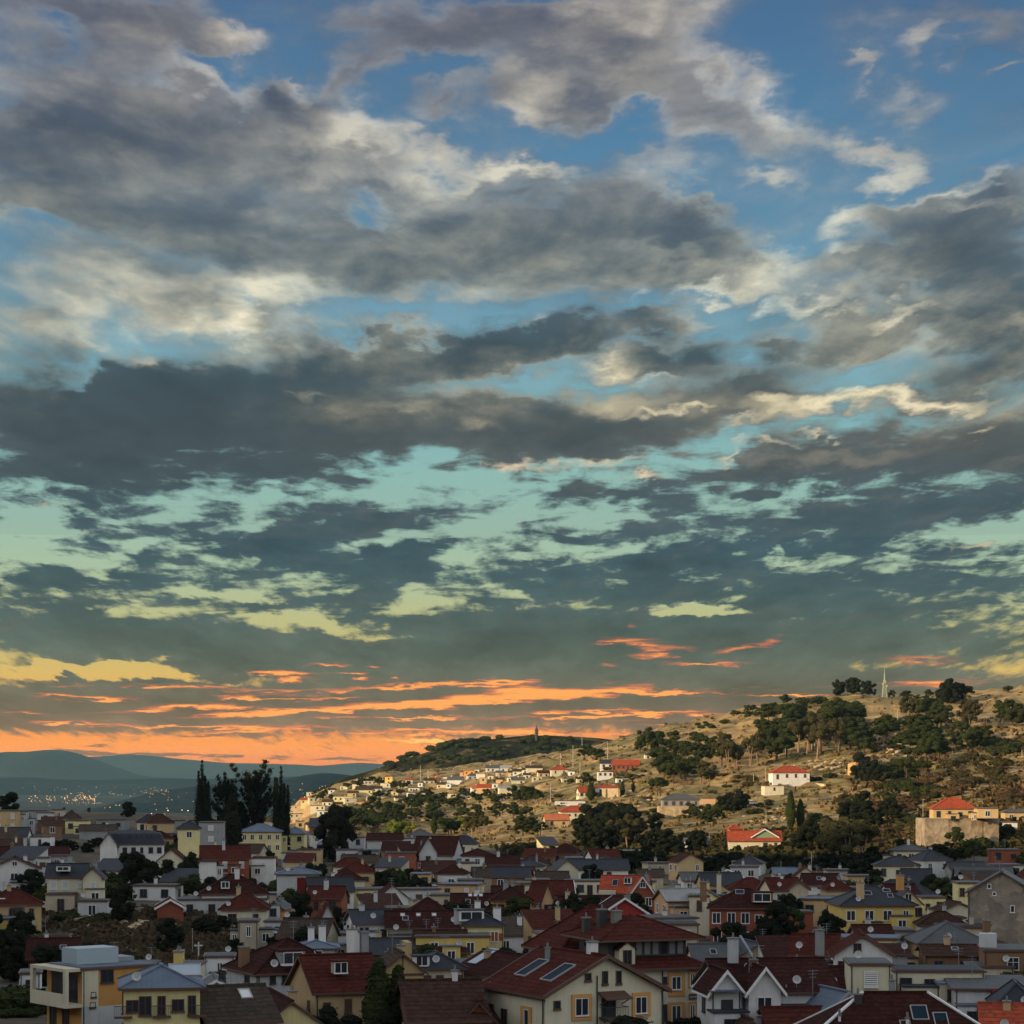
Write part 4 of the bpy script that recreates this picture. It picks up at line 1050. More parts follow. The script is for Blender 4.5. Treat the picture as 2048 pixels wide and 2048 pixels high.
def tree_meshes(kind, var):
    """unit-height tree: (trunk mesh, crown mesh). Leaf faces spread through clumps"""
    key = (kind, var)
    if key in TREEM: return TREEM[key]
    rg = random.Random(hash(kind) % 1 + var * 31 + len(kind) * 7 + sum(map(ord, kind)))
    t = MB(); c = MB(); leaf = LEAF_DARK; bark = BARK
    def cl(p, r, n, s, sq=0.8, f=0.80): core(c, p, r, rg, 0, sq, f); clump_faces(c, p, r, n, s, rg, 0, squash=sq)
    if kind == 'round':                      # dark rounded or flat-topped evergreen
        t.tube((0,0,-0.05),(0.01,0,0.45),0.035,0.022,7)
        for q in range(5):
            a = rg.uniform(0,6.28); t.tube((0,0,0.32),(0.18*math.cos(a),0.18*math.sin(a),0.6),0.018,0.01,5)
        for q in range(13):
            a = rg.uniform(0,6.28); rr = rg.uniform(0.05,0.36); z = rg.uniform(0.30,0.84) - rr*0.25
            cl((rr*math.cos(a), rr*math.sin(a), z), rg.uniform(0.13,0.19), 62, 0.032)
    elif kind == 'umbrella':                 # stone pine: bare trunk, wide flat crown
        t.tube((0,0,-0.05),(0.02,0.0,0.66),0.026,0.016,7)
        for q in range(7):
            a = rg.uniform(0,6.28); t.tube((0.01,0,0.50),(0.22*math.cos(a),0.22*math.sin(a),0.76),0.012,0.007,5)
        for q in range(12):
            a = rg.uniform(0,6.28); rr = rg.uniform(0.03,0.34)
            cl((rr*math.cos(a), rr*math.sin(a), 0.80 - rr*0.45 + rg.uniform(-.10,.05)), rg.uniform(0.12,0.17), 60, 0.030, 0.75)
    elif kind == 'eucalyptus':               # tall pale forked trunks, high ragged crown
        bark = BARK_PALE; leaf = LEAF_OLIVE
        for q in range(2 + var % 2):
            a = rg.uniform(0,6.28); x, y = 0.12*math.cos(a), 0.12*math.sin(a)
            t.tube((0.02*math.cos(a),0.02*math.sin(a),-0.05),(x*0.5,y*0.5,0.42),0.020,0.014,6); t.tube((x*0.5,y*0.5,0.42),(x,y,0.8),0.014,0.006,6)
            for w_ in range(6):
                b = rg.uniform(0,6.28); cz = rg.uniform(0.46,0.90)
                cl((x + 0.15*math.cos(b), y + 0.15*math.sin(b), cz), rg.uniform(0.10,0.16), 60, 0.028, 1.0)
    elif kind == 'cypress':
        t.tube((0,0,-0.05),(0,0,0.16),0.025,0.02,6)
        for q in range(18):
            z = 0.08 + q*0.049; r = 0.105*math.sin(min(1,(z+0.05)/0.5)*math.pi/2) * (1 - max(0,(z-0.42)/0.6))**0.8 + 0.012
            for w_ in range(3 if r > 0.04 else 1):
                a = rg.uniform(0,6.28); cl((r*0.35*math.cos(a), r*0.35*math.sin(a), z), r*0.85+0.008, 34, 0.022, 1.5, 0.85)
        leaf = LEAF_BLACK if var % 2 else LEAF_DARK
    elif kind == 'poplar':                   # several upright tapering leaders, ragged
        leaf = LEAF_BLACK
        for q in range(6 + var % 2):
            a = q*1.05 + rg.uniform(-.3,.3); rr = rg.uniform(0.07,0.13) if q else 0.0; x, y = rr*math.cos(a), rr*math.sin(a); top = rg.uniform(0.55,0.92) if q else 1.0
            t.tube((x*0.3,y*0.3,-0.05),(x,y,top*0.9),0.012,0.003,5)
            n = 18
            for w_ in range(n):
                z = 0.12 + (top-0.13)*w_/(n-1); r = 0.125*math.sin(min(1,(w_+2)/6)*1.57)*(1-w_/n)**0.8 + 0.006
                b = rg.uniform(0,6.28); k_ = 0.025*(1-w_/n); c0 = (x*min(1,0.35+z*1.5)+k_*math.cos(b), y*min(1,0.35+z*1.5)+k_*math.sin(b), z)
                core(c, c0, r*0.6, rg, 0, 1.5, 0.75); clump_faces(c, c0, r, 60, 0.012, rg, 0, squash=1.3)
    elif kind == 'pine':                     # open ragged crown of upswept boughs
        leaf = LEAF_BLACK
        t.tube((0,0,-0.05),(0.0,0,0.55),0.026,0.014,7)
        for q in range(44):
            a = rg.uniform(0,6.28); z0 = rg.uniform(0.14,0.66); rr = rg.uniform(0.12,0.40)*(1.1-z0*0.6); z1 = z0 + rg.uniform(0.10,0.34)
            e = Vector((rr*math.cos(a), rr*math.sin(a), min(0.99, z1))); s0 = Vector((0,0,z0))
            t.tube(s0, e, 0.010, 0.004, 5)
            for w_ in range(5):
                p = s0.lerp(e, 0.35 + 0.16*w_); p.z += rg.uniform(-.01,.02)
                clump_faces(c, p, rg.uniform(0.04,0.065), 34, 0.016, rg, 0); core(c, p, 0.035, rg, 0)
    elif kind == 'dense':                    # big dark broadleaf, many lobes
        leaf = LEAF_BLACK
        t.tube((0,0,-0.05),(0,0,0.3),0.04,0.03,7)
        for q in range(34):
            a = rg.uniform(0,6.28); z = rg.uniform(0.10,0.86); rr = rg.uniform(0.05,0.36)*math.sqrt(max(0.08,1-((z-0.40)/0.55)**2))
            cl((rr*math.cos(a), rr*math.sin(a), z), rg.uniform(0.10,0.17), 80, 0.020, 0.9)
    elif kind in ('bush', 'olivebush', 'brownbush'):
        leaf = {'bush': LEAF_DARK, 'olivebush': LEAF_OLIVE, 'brownbush': LEAF_BROWN}[kind]
        for q in range(9):
            a = rg.uniform(0,6.28); rr = rg.uniform(0.0,0.62)
            cl((rr*math.cos(a), rr*math.sin(a), 0.42 - rr*0.25), rg.uniform(0.28,0.42), 44, 0.10, 0.9)
    elif kind == 'green':                    # bright green drooping broadleaf
        leaf = LEAF_GREEN
        t.tube((0,0,-0.05),(0,0,0.35),0.04,0.03,7)
        for q in range(14):
            a = rg.uniform(0,6.28); z = rg.uniform(0.22,0.80); rr = rg.uniform(0.1,0.42)*math.sqrt(max(0.05,1-((z-0.35)/0.6)**2))
            cl((rr*math.cos(a), rr*math.sin(a), z), rg.uniform(0.12,0.18), 60, 0.032, 0.9)
    tm = t.mesh('trunk', [bark]) if t.v else None
    cm = c.mesh('crown', [leaf])
    TREEM[key] = (tm, cm); return TREEM[key]

def tree(kind, x, y, z, h, wscale=1.0, label=None, cat='tree', name='tree', group=None, var=None, rz=None):
    v = rng.randrange(5) if var is None else var
    tm, cm = tree_meshes(kind, v)
    a = rng.uniform(0, 6.28) if rz is None else rz
    if tm is None:
        o = inst(name, cm, None, (x, y, z - 0.04*h), a, (h*wscale, h*wscale, h))
        tag(o, label, cat, group); return o
    root = empty(name, (x, y, z), a); tag(root, label, cat, group)
    inst('trunk', tm, root, (0,0,0), 0, (h*wscale, h*wscale, h)); inst('crown', cm, root, (0,0,0), 0, (h*wscale, h*wscale, h))
    return root
def tree_at(kind, px, pyb, hpx, D=None, ws=1.0, label=None, **k):
    """tree whose foot is seen at px,pyb and which is hpx photo pixels tall"""
    if D is None: x, D, z = hit(px, pyb)
    else: x = (px - 1024)/F*D; z = ground(x, D)
    top = (HY - (pyb - hpx)) / F * D
    return tree(kind, x, D, z, max(1.0, top - z), ws, label, **k)

# ================================================================ the town
def ray_local(s, plane_pt, plane_n, px, py):
    """local coordinates where the sight line meets a plane given in the house's own coordinates"""
    M = Matrix.Translation(Vector(s.root.location)) @ Matrix.Rotation(s.rz, 4, 'Z')
    p = M @ Vector(plane_pt); n = (M.to_3x3() @ Vector(plane_n))
    d = Vector(((px - 1024) / F, 1.0, (HY - py) / F))
    t = p.dot(n) / d.dot(n)
    return M.inverted() @ (d * t)
def face_uv(s, face, px, py):
    if face == 'F': q = ray_local(s, (0, -s.d/2, 0), (0, -1, 0), px, py); return q.x, s.H - q.z
    if face == 'L': q = ray_local(s, (-s.w/2, 0, 0), (-1, 0, 0), px, py); return -q.y, s.H - q.z
    q = ray_local(s, (s.w/2, 0, 0), (1, 0, 0), px, py); return q.y, s.H - q.z
def win_px(s, face, x0, y0, x1, y1, **k):
    u0, v0 = face_uv(s, face, x0, (y0 + y1)/2); u1, v1 = face_uv(s, face, x1, (y0 + y1)/2)
    uc, va = face_uv(s, face, (x0 + x1)/2, y0); _, vb = face_uv(s, face, (x0 + x1)/2, y1)
    return s.win(face, (u0 + u1)/2, (va + vb)/2, max(0.35, abs(u1 - u0)), max(0.35, abs(vb - va)), **k)
def surround_px(s, face, x0, y0, x1, y1, hole, mat):
    """raised plaster surround round a window opening"""
    def rect(x0, y0, x1, y1):
        u0, _ = face_uv(s, face, x0, (y0+y1)/2); u1, _ = face_uv(s, face, x1, (y0+y1)/2)
        _, va = face_uv(s, face, (x0+x1)/2, y0); _, vb = face_uv(s, face, (x0+x1)/2, y1)
        return min(u0,u1), max(u0,u1), s.H - vb, s.H - va
    a0, a1, b0, b1 = rect(x0, y0, x1, y1); c0, c1, d0, d1 = rect(*hole)
    c0 -= 0.09; c1 += 0.09; d0 -= 0.14; d1 += 0.09
    m = MB(); t = -0.13
    m.box(a0, c0, t, -0.002, b0, b1); m.box(c1, a1, t, -0.002, b0, b1); m.box(c0 + .001, c1 - .001, t, -0.002, b0, d0); m.box(c0 + .001, c1 - .001, t, -0.002, d1, b1)
    loc, a = {'F': ((0, -s.d/2, 0), 0), 'L': ((-s.w/2, 0, 0), R(-90)), 'R': ((s.w/2, 0, 0), R(90))}[face]
    return m.build('window_surround', mat, s.root, loc, a)
ORANGE = plaster(WALLC['orange'], 0.25)

# ---- the two linked cream houses in the foreground
A = House(1147, 1974.7, 194.7, w=11.8, d=10.8, h=9, rz=28.6, roof='gy', rise=3.0, over=0.55, wall='cream', rc='red', wins=None, verge='brown', gz=-29,
    label='large cream foreground house with dark red roof, front gable and two slanted roof windows', cat='house')
A.frame = 'white'
for hole, sur in (((1151,1997.5,1175,2030), (1143,1988,1183,2040.5)), ((1271.4,1994.6,1292,2025.4), (1263.7,1984.6,1300,2033.6))):
    win_px(A, 'F', *hole, kind='double', frame='white'); surround_px(A, 'F', *sur, hole, ORANGE)
for r4 in ((1171,1948,1180.5,1960.5), (1205.5,1943.5,1214,1967.5), (1233,1943,1241,1966.5), (1108.5,2003,1119,2017)): win_px(A, 'F', *r4, kind='single', frame='brown')
dd = win_px(A, 'F', 1204.5, 1997, 1229.5, 2033, kind='double', frame='dark', name='balcony_door')
for hole in ((975,2009,987.5,2044), (1004,2019,1014,2052)): win_px(A, 'L', *hole, kind='double', frame='brown'); 
surround_px(A, 'L', 1043, 2012.8, 1064, 2075, (1050,2020,1058,2075), ORANGE); win_px(A, 'L', 1050, 2020, 1058, 2075, kind='single', frame='white')
uc, vc = face_uv(A, 'F', 1221, 2036); A.balcony('F', uc, vc, 2.3, 1.2, BROWN_PAINT)
uc, vc = face_uv(A, 'F', 1222, 1989)
m = MB(); m.slab([(uc-1.35,-A.d/2-1.5,A.H-vc-0.25),(uc+1.35,-A.d/2-1.5,A.H-vc-0.25),(uc+1.35,-A.d/2,A.H-vc+0.30),(uc-1.35,-A.d/2,A.H-vc+0.30)], 0.10)
m.bar((uc-1.1,-A.d/2-1.3,A.H-vc-0.35),(uc-1.1,-A.d/2,A.H-vc-0.9),0.08,0.08); m.bar((uc+1.1,-A.d/2-1.3,A.H-vc-0.35),(uc+1.1,-A.d/2,A.H-vc-0.9),0.08,0.08)
m.build('canopy', BROWN_PAINT, A.root)
up, _ = face_uv(A, 'F', 1193.5, 1950); A.pipe(up, -A.d/2-0.09, -1.5); A.pipe(-A.w/2-0.10, -A.d/2+0.3, 0.1); A.pipe(-A.w/2-0.10, A.d/2-0.4, 0.1); A.pipe(A.w/2-0.1, -A.d/2-0.10, 0.1)
def slopeL(s, px, py): return ray_local(s, (-s.w/2, 0, s.H), (-s.rise, 0, s.w/2), px, py)
for cx, cy in ((1040, 1957), (1092, 1967)):
    q = slopeL(A, cx, cy); A.skylight(q.y, q.z - A.H, 1.75, 2.7, 'L')
q = slopeL(A, 1095, 1925); A.chimney(q.x, q.y, q.z - A.H, 1.25, 0.17, GREY_METAL)
q = ray_local(A, (0, A.d/2*0.1, 0), (0, 1, 0), 1201, 1900); A.chimney(0.2, -2.9, A.rise - 0.2, 1.35, 0.38, plaster(WALLC['white']), pots=1)
class TwoTier(House):
    def _roof(s, o, verge):
        w2, d2, H = s.w/2, s.d/2, s.H
        m = MB(); o = 0.75; i = 1.25; z1 = H + 1.05
        a = [(-w2-o,-d2-o,H+0.1),(w2+o,-d2-o,H+0.1),(w2+o,d2+o,H+0.1),(-w2-o,d2+o,H+0.1)]; b = [(-w2+i,-d2+i,z1),(w2-i,-d2+i,z1),(w2-i,d2-i,z1),(-w2+i,d2-i,z1)]
        c = [(x,y,H-0.14) for x,y,z in a]
        for k in range(4): j = (k+1) % 4; m.poly([a[k],a[j],b[j],b[k]],0); m.poly([c[k],c[j],a[j],a[k]],1)
        m.poly(c[::-1],1); ro = m.build('roof', [s.rm, BROWN_PAINT], s.root)
        u = MB(); u.box(-w2+i+.02, w2-i-.02, -d2+i+.02, d2-i-.02, z1-0.2, z1+1.62); s.up = u.build('attic_storey', DARK_PAINT, s.root)
        t = MB(); W, Dp = w2+0.15, d2+0.15; zz = z1+1.6; ap = (-0.6, 0, H+4.75); ap2 = (0.6,0,H+4.75)
        q = [(-W,-Dp,zz+.16),(W,-Dp,zz+.16),(W,Dp,zz+.16),(-W,Dp,zz+.16)]; q0 = [(x,y,zz-.06) for x,y,z in q]
        for p in ([q[0],q[1],ap2,ap],[q[1],q[2],ap2],[q[2],q[3],ap,ap2],[q[3],q[0],ap]): t.poly(p,0)
        for k in range(4): j = (k+1) % 4; t.poly([q0[k],q0[j],q[j],q[k]],1)
        t.poly(q0[::-1],1)
        for k, e in zip(range(4), (ap, ap2, ap2, ap)): t.bar(Vector(q[k])-Vector((0,0,.04)), Vector(e)-Vector((0,0,.04)), 0.24, 0.13, 0)
        t.build('attic_roof', [s.rm, BROWN_PAINT], s.root)
        return ro
B = TwoTier(1264, 1929, 213, w=10.6, d=10, h=10, rz=20, roof='two_tier', rise=0.0, wall='cream', rc='red', wins=None, gz=-30,
    label='tall cream foreground house with glazed attic storey, upper red hipped roof and orange window surrounds')
B.frame = 'white'
for hole, sur in (((1344,1954,1360.5,1978), (1336,1945.5,1369.5,1992)), ((1381,1948,1388,1971), (1377,1942,1396,1975.5)), ((1344,2012,1360.5,2041), (1336,2004,1370,2048)), ((1381,2010,1388.5,2037), (1377,2003.7,1396,2041))):
    win_px(B, 'F', *hole, kind='double', frame='white'); surround_px(B, 'F', *sur, hole, ORANGE)
win_px(B, 'F', 1326.5, 2010, 1332, 2040, kind='single', frame='dark'); win_px(B, 'F', 1327, 1955, 1331, 1966, kind='single', frame='dark')
for k in range(6):
    x = -0.9 + k*0.86; gm = plain('attic_pane', (0.16,0.17,0.17), 0.3, 0, 0.4) if k not in (3,) else GLASS
    o_ = inst('window', window_mesh(0.62, 1.18, 'dark', 'single', gm) if k != 3 else window_mesh(0.64, 1.18, 'dark', 'single', gm), B.root, (x, -B.d/2+1.25, B.H+1.86))
do = B.dormer(-2.6, -B.d/2+0.05, 0.25, 1.6, 1.7, 2.0, wall=plaster(WALLC['cream']), pane=(0.72, 1.25), frame='brown')
uc, vc = face_uv(B, 'F', 1389, 1993)
m = MB(); m.box(-0.62, 0.62, -0.10, -0.01, -0.27, 0.27, 0)
# pale raised marks of the plaque: too small in the photograph to be read
sr = random.Random(3); xx = -0.50
while xx < 0.46:
    h_ = sr.uniform(0.10, 0.17)
    m.box(xx, xx + 0.030, -0.112, -0.101, -h_, h_*0.6, 1)
    if sr.random() < 0.7: m.box(xx + 0.031, xx + 0.085, -0.112, -0.101, sr.choice([-h_, -0.02])*0 - 0.02, 0.015, 1)
    xx += sr.uniform(0.10, 0.14)
m.build('house_sign', [plain('sign_brown', (0.07,0.05,0.04), 0.6), WHITE_PAINT], B.root, (uc, -B.d/2, B.H - vc))
uc, _ = face_uv(B, 'F', 1324.5, 1960); B.pipe(uc, -B.d/2-0.1, 0.1); B.pipe(B.w/2-0.15, -B.d/2-0.1, 0.1)
for (x, y, z0, h, a, mt) in ((-4.3, 1.2, 2.6, 1.9, 0.33, DARK_PAINT), (-2.9, 0.6, 3.1, 2.2, 0.40, DARK_PAINT), (-1.9, -0.6, 3.3, 1.9, 0.42, plaster((0.20,0.19,0.17)))): B.chimney(x, y, z0, h, a, mt)
C_ = House(1188, 1899, 222, w=10.5, d=9.5, h=8, rz=20, roof='hip', rise=4.3, over=0.6, wall='cream', rc='red', gz=-30,
    label='rear wing house with long red roof slope rising between the two big cream foreground houses')

# ---- list of houses read off the photograph
#  px, eave row, depth, width px, deep m, height m, turn, roof, rise, wall, roof colour, label, options
T = [
# upper left hill
(12,1622,700,56,9,8,12,'flat',0,'tan','grey','tan flat-roofed block at the upper left edge below the dark trees',dict(cols=2)),
(44,1624,690,22,6,7,12,'flat',0,'greywhite','grey','narrow pale stairwell block with two dark windows beside the tan block',dict(cols=1,floors=2,skip=0)),
(70,1622,740,40,8,4,-8,'flat',0,'grey','slate','low grey house behind the narrow pale block',{}),
(96,1626,735,34,8,4,0,'flat',0,'greywhite','grey','small pale flat house with one wide window near the far valley lights',dict(cols=1,skip=0)),
(118,1620,750,26,7,5,10,'flat',0,'beige','grey','beige stub of a house left of the dark hipped roof',{}),
(143,1638,745,34,9,4,10,'hip',3.2,'brown','brown','brown house with a high dark hipped roof on the left crest',{}),
(156,1642,720,46,7,4,4,'flat',0,'paleyellow','grey','plain pale yellow box building without windows on the left crest',dict(wins=None)),
(226,1640,745,60,8,3,0,'flat',0,'grey','slate','long low dark roofed shed between two black trees on the left crest',{}),
(196,1660,690,70,9,3,6,'gx',1.6,'grey','brown','low brown roofed shed behind the mansard house',dict(wins=None)),
(268,1688,600,120,11,7,8,'mansard',4.2,'white','slate','long white house with a dark mansard roof and a row of dormers',dict(cols=7,floors=1,skip=0.0,win_frame='dark')),
(218,1690,594,34,6,7,8,'gy',3.6,'white','slate','white gabled wing at the left end of the mansard house',dict(cols=1,floors=1)),
(378,1658,600,44,8,8,8,'hip',2.3,'paleyellow','slate','yellow tower-like house with a dark hipped roof left of the cypress',dict(cols=1,floors=1,skip=0)),
(424,1645,640,50,9,9,4,'flat',0,'grey','grey','tall grey concrete house directly left of the black cypress',dict(cols=1,skip=0.3)),
(372,1641,680,120,9,4,2,'flat',0,'grey','grey','long low grey building behind the yellow tower house',dict(skip=0.5)),
(345,1668,620,44,8,4,0,'flat',0,'grey','slate','dark low house with two pale windows left of the yellow tower house',dict(cols=2,skip=0)),
(522,1664,600,84,10,6.5,6,'hip',2.4,'paleyellow','blue','yellow villa with blue-grey hipped roof and five windows in a row',dict(cols=5,floors=2,skip=0.05,win_frame='white')),
(590,1668,606,44,8,4,0,'hip',2.0,'paleyellow','blue','yellow annexe with a grey hipped roof right of the yellow villa',dict(cols=2,floors=1,skip=0)),
(85,1674,640,40,7,4,0,'flat',0,'white','grey','small white house with an arched opening below the tan block',dict(cols=1)),
(60,1712,560,150,10,4,8,'gx',2.4,'cream','darkred','long house with a dark red roof along the left edge',dict(cols=4,floors=1)),
(88,1716,548,24,6,6,8,'flat',0,'greywhite','grey','pale narrow house end under the long dark red roof',dict(cols=1)),
(120,1712,566,40,7,5,0,'flat',0,'grey','slate','dark fronted house with one white framed glass door',dict(cols=1,floors=1,skip=0,win_frame='white')),
(30,1737,520,96,10,9,12,'gy',2.8,'white','darkred','large white gabled house at the left edge below the dark red roof',dict(cols=3,floors=3,skip=0.3)),
(136,1752,515,76,9,8,6,'gx',2.9,'cream','slate','cream house with dark slate roof, small dormer and a terrace',dict(cols=3,floors=2)),
(188,1754,510,38,8,8,6,'gy',2.4,'cream','slate','cream gabled wing with green shuttered window left of the big black tree',dict(cols=1,floors=2)),
(25,1808,430,110,10,6,14,'hip',3.2,'tan','red','tan house with a dark red hipped roof at the left edge above the black tree',dict(cols=3)),
(20,1838,410,60,6,5,14,'flat',0,'yellow','grey','yellow lower storey at the left edge under the dark red hipped roof',dict(cols=1)),
(54,1838,405,26,6,5,14,'flat',0,'greywhite','grey','blue-grey wall with a small white vent right of the yellow storey',dict(wins=None)),
(124,1788,450,58,8,3.6,6,'flat',0,'beige','grey','beige house with one white barred window on the rocky slope',dict(cols=1,floors=1,skip=0,win_frame='white')),
(190,1802,470,60,6,3,0,'flat',0,'greywhite','grey','low pale garage roof below the big black tree at left',dict(wins=None)),
(105,1872,370,70,6,3,6,'flat',0,'cream','brown','low cream house on the rocky slope above the dark bush',dict(cols=2)),
(340,1814,430,52,8,2.2,10,'gy',1.6,'brick','red','small brick red gabled house with white verges on the slope',dict(verge='white',wins=None)),
# middle left
(450,1716,520,96,10,8,8,'gx',3.0,'brick','red','brick red and white house with a dark red roof below the yellow villa',dict(cols=3,floors=2)),
(416,1722,505,34,9,9,8,'shed',-1.5,'white','darkred','white side wing with slanting top left of the brick red house',dict(cols=1,skip=0.4)),
(528,1716,512,46,8,8,4,'flat',0,'white','darkred','white cube with one dark square window right of the brick red house',dict(cols=1,floors=1,skip=0)),
(468,1787,470,130,12,5,8,'hip',4.4,'white','darkred','white house under a wide dark red hipped roof with a white box dormer',dict(cols=3)),
(596,1748,450,86,9,8,6,'hip',1.4,'greywhite','blue','pale cubic house with a tall dark red shutter door and low blue-grey roof',dict(cols=1,skip=1)),
(448,1798,405,180,9,3.2,4,'flat',0,'greywhite','grey','long pale flat-roofed house above the bare rocky slope',dict(cols=4,floors=1,win_frame='dark')),
(490,1818,370,92,9,3,4,'hip',3.0,'cream','red','small cream house with a neat dark red hipped roof on top of the slope',dict(cols=2,floors=1,skip=0)),
(557,1816,372,36,7,3,-6,'gy',1.2,'orange','grey','bright orange side wall right of the small red hipped roof',dict(wins=None)),
(498,1842,345,40,6,4.5,4,'flat',0,'beige','grey','stone hut with a single dark window below the small red hipped roof',dict(cols=1,floors=1,skip=0)),
(562,1842,335,60,6,3,0,'flat',0,'greywhite','grey','pale terrace frame with posts above the dark red attic house',dict(cols=3,floors=1,skip=0)),
(655,1795,430,70,8,4,-4,'gx',2.2,'brick','red','low brick red house behind the round black tree',dict(cols=2)),
(652,1842,352,30,6,5,10,'gy',3.0,'white','red','tiny white house with steep red roof right of the round black tree',{}),
# left foreground
(206,1932,262,138,9,12,38,'flat',0,'orange','blue','modern orange and white house with a framed corner loggia and flat roof',dict(wins=None)),
(108,1912,320,96,9,5,10,'gx',2.6,'brick','darkred','dark red house behind the modern orange house',dict(wins=None)),
(62,1945,300,40,6,5,10,'flat',0,'white','grey','small white house left of the modern orange house',dict(cols=1)),
(290,1928,300,44,7,5,0,'flat',0,'cream','grey','cream wall block right of the modern orange house',dict(wins=None)),
(322,1970,246,150,11,11,10,'hip',2.3,'paleyellow','blue','yellow two-storey house with blue-grey metal roof and brown balcony windows',dict(cols=5,floors=3,skip=0.0,win_frame='brown')),
(398,1991,238,84,9,7,6,'flat',0,'orange','grey','orange flat-roofed block with a dark glass strip',dict(cols=2,floors=1,skip=0.3)),
(430,1986,272,96,9,4,10,'gy',2.0,'tan','grey','tan gable behind the orange flat-roofed block',dict(wins=None,verge='white')),
(380,1928,300,52,6,5,0,'flat',0,'cream','grey','cream terrace house with a yellow chimney behind the blue-grey roof',dict(wins=None)),
(440,1912,330,60,7,5,6,'flat',0,'white','grey','white parapet house behind the dark red attic house',dict(wins=None)),
(574,1940,285,176,12,10,26,'hip',4.4,'greywhite','darkred','big pale grey house with a dark red hipped roof and a white twin-window dormer',dict(wins=None)),
(632,1895,322,84,8,7,6,'hip',1.0,'greywhite','blue','pale house with a ribbed blue metal roof and balcony',dict(cols=4,floors=2,skip=0.1,win_frame='dark')),
(640,1960,290,70,9,8,4,'flat',0,'tan','grey','tan connecting house between the big grey house and the red-roofed gable',dict(cols=1)),
(455,2034,205,130,10,6,24,'gx',3.0,'brick','brown','foreground house with a ribbed brown roof and one pale roof light',dict(wins=None)),
(560,2050,185,150,11,4,16,'gy',2.6,'paleyellow','darkred','foreground house with dark red roof and a yellow gable at the bottom edge',dict(cols=3,floors=1)),
(670,1974,262,130,12,9,20,'gx',4.0,'tan','red','tan house with a large red roof and small box dormer behind the slim conifers',dict(cols=3,floors=2,win_frame='brown')),
(796,1938,258,84,9,9,10,'gy',2.2,'tan','brown','tan gabled house with tall dark windows right of the slim conifers',dict(cols=2,floors=2,skip=0,win_frame='brown')),
(872,1934,288,92,9,9,10,'hip',2.0,'cream','slate','cream house with a dark slate hipped roof behind the leafy black tree',dict(cols=3,floors=2,win_frame='brown')),
(780,1905,310,90,8,3,6,'gx',2.0,'beige','slate','low slate-roofed house behind the tan gable',dict(wins=None)),
(880,1900,325,100,9,3,6,'gx',3.0,'brown','brownred','brown house with faded red roof behind the slate hipped roof',dict(wins=None)),
(880,2028,212,150,12,6,10,'gx',3.4,'brown','brownred','faded dark red roof of a low house left of the big cream gable',dict(wins=None)),
(960,2048,205,90,9,5,0,'gy',2.6,'brick','darkred','dark red roof corner at the foot of the big cream gable',dict(wins=None)),
(1012,1945,285,130,11,8,30,'gy',2.6,'white','darkred','white house with slanting dark roof and a long glass strip',dict(cols=2,floors=2,win_frame='dark')),
(945,1926,300,60,8,7,6,'flat',0,'white','grey','white back house with a small chimney stack left of the glass strip roof',dict(cols=3,floors=2)),
(918,1975,262,60,7,4,0,'flat',0,'cream','blue','low cream shed with curved blue roof behind the leafy black tree',dict(wins=None)),
# middle
(738,1844,410,74,10,7,14,'gx',2.3,'white','slate','white gabled house with a dark grey roof left of the long dark red roof',dict(cols=2,floors=2,win_frame='dark')),
(862,1852,410,180,9,6,4,'gx',2.8,'paleyellow','darkred','long pale yellow row house with a dark red roof',dict(cols=8,floors=2,skip=0.3)),
(965,1850,405,80,9,7,4,'hip',2.2,'paleyellow','slate','pale yellow end house with slate roof, glass box dormer and red shutter',dict(cols=2,floors=2)),
(905,1872,380,150,8,6,2,'flat',0,'yellow','grey','yellow flat-roofed front extension below the long row house',dict(cols=2,floors=2,skip=0.3)),
(815,1868,385,70,7,5,4,'flat',0,'cream','grey','cream terrace with a garage opening below the long row house',dict(cols=2)),
(690,1868,392,60,7,4,0,'flat',0,'white','grey','low white parapet house below the dark conifer slope',dict(wins=None)),
(1020,1800,452,78,9,6,6,'hip',2.8,'orange','darkred','bright orange house with a dark red hipped roof',dict(cols=2,floors=2,skip=0,win_frame='brown')),
(946,1818,446,84,9,4,4,'gx',3.2,'brown','darkred','long dark red roof with three pale roof lights left of the orange house',dict(wins=None)),
(905,1790,480,90,8,5,0,'flat',0,'beige','grey','beige flat house above the dark hillside scrub',dict(cols=4,floors=2)),
(1106,1796,475,74,9,4,6,'gx',3.9,'tan','red','house with a tall steep red roof and white edges',dict(wins=None,verge='white')),
(1080,1800,468,24,9,5,20,'gy',4.0,'peach','red','narrow peach gable at the left end of the steep red roof',dict(cols=1)),
(1252,1784,480,92,9,5,-10,'gx',3.7,'brick','brightred','red brick house with a bright red roof and a paned attic window',dict(wins=None)),
(1286,1786,474,46,8,6,-4,'gy',3.8,'brick','red','steep brick gable with white verge at the right end of the bright red roof',dict(verge='white',cols=2,floors=1,skip=0,win_frame='white')),
(1170,1826,420,110,10,3,14,'gx',3.4,'tan','darkred','low tan house with a wide dark red roof in mid-town',dict(wins=None)),
(1238,1826,412,94,9,5,10,'gy',3.1,'red','darkred','house with a brown triangular gable above a bright red wall',dict(wins=None,verge='white')),
(1132,1818,440,60,8,4,4,'flat',0,'paleyellow','grey','pale yellow wall with a tiny terrace left of the wide dark red roof',dict(cols=1)),
(1066,1852,380,74,8,4,12,'gx',1.9,'peach','slate','small peach house with a dark slate roof beside the lit yellow tower',dict(wins=None)),
(1150,1850,372,84,8,4,4,'gx',1.8,'brown','slate','dark slate roof just right of the lit yellow tower',dict(wins=None)),
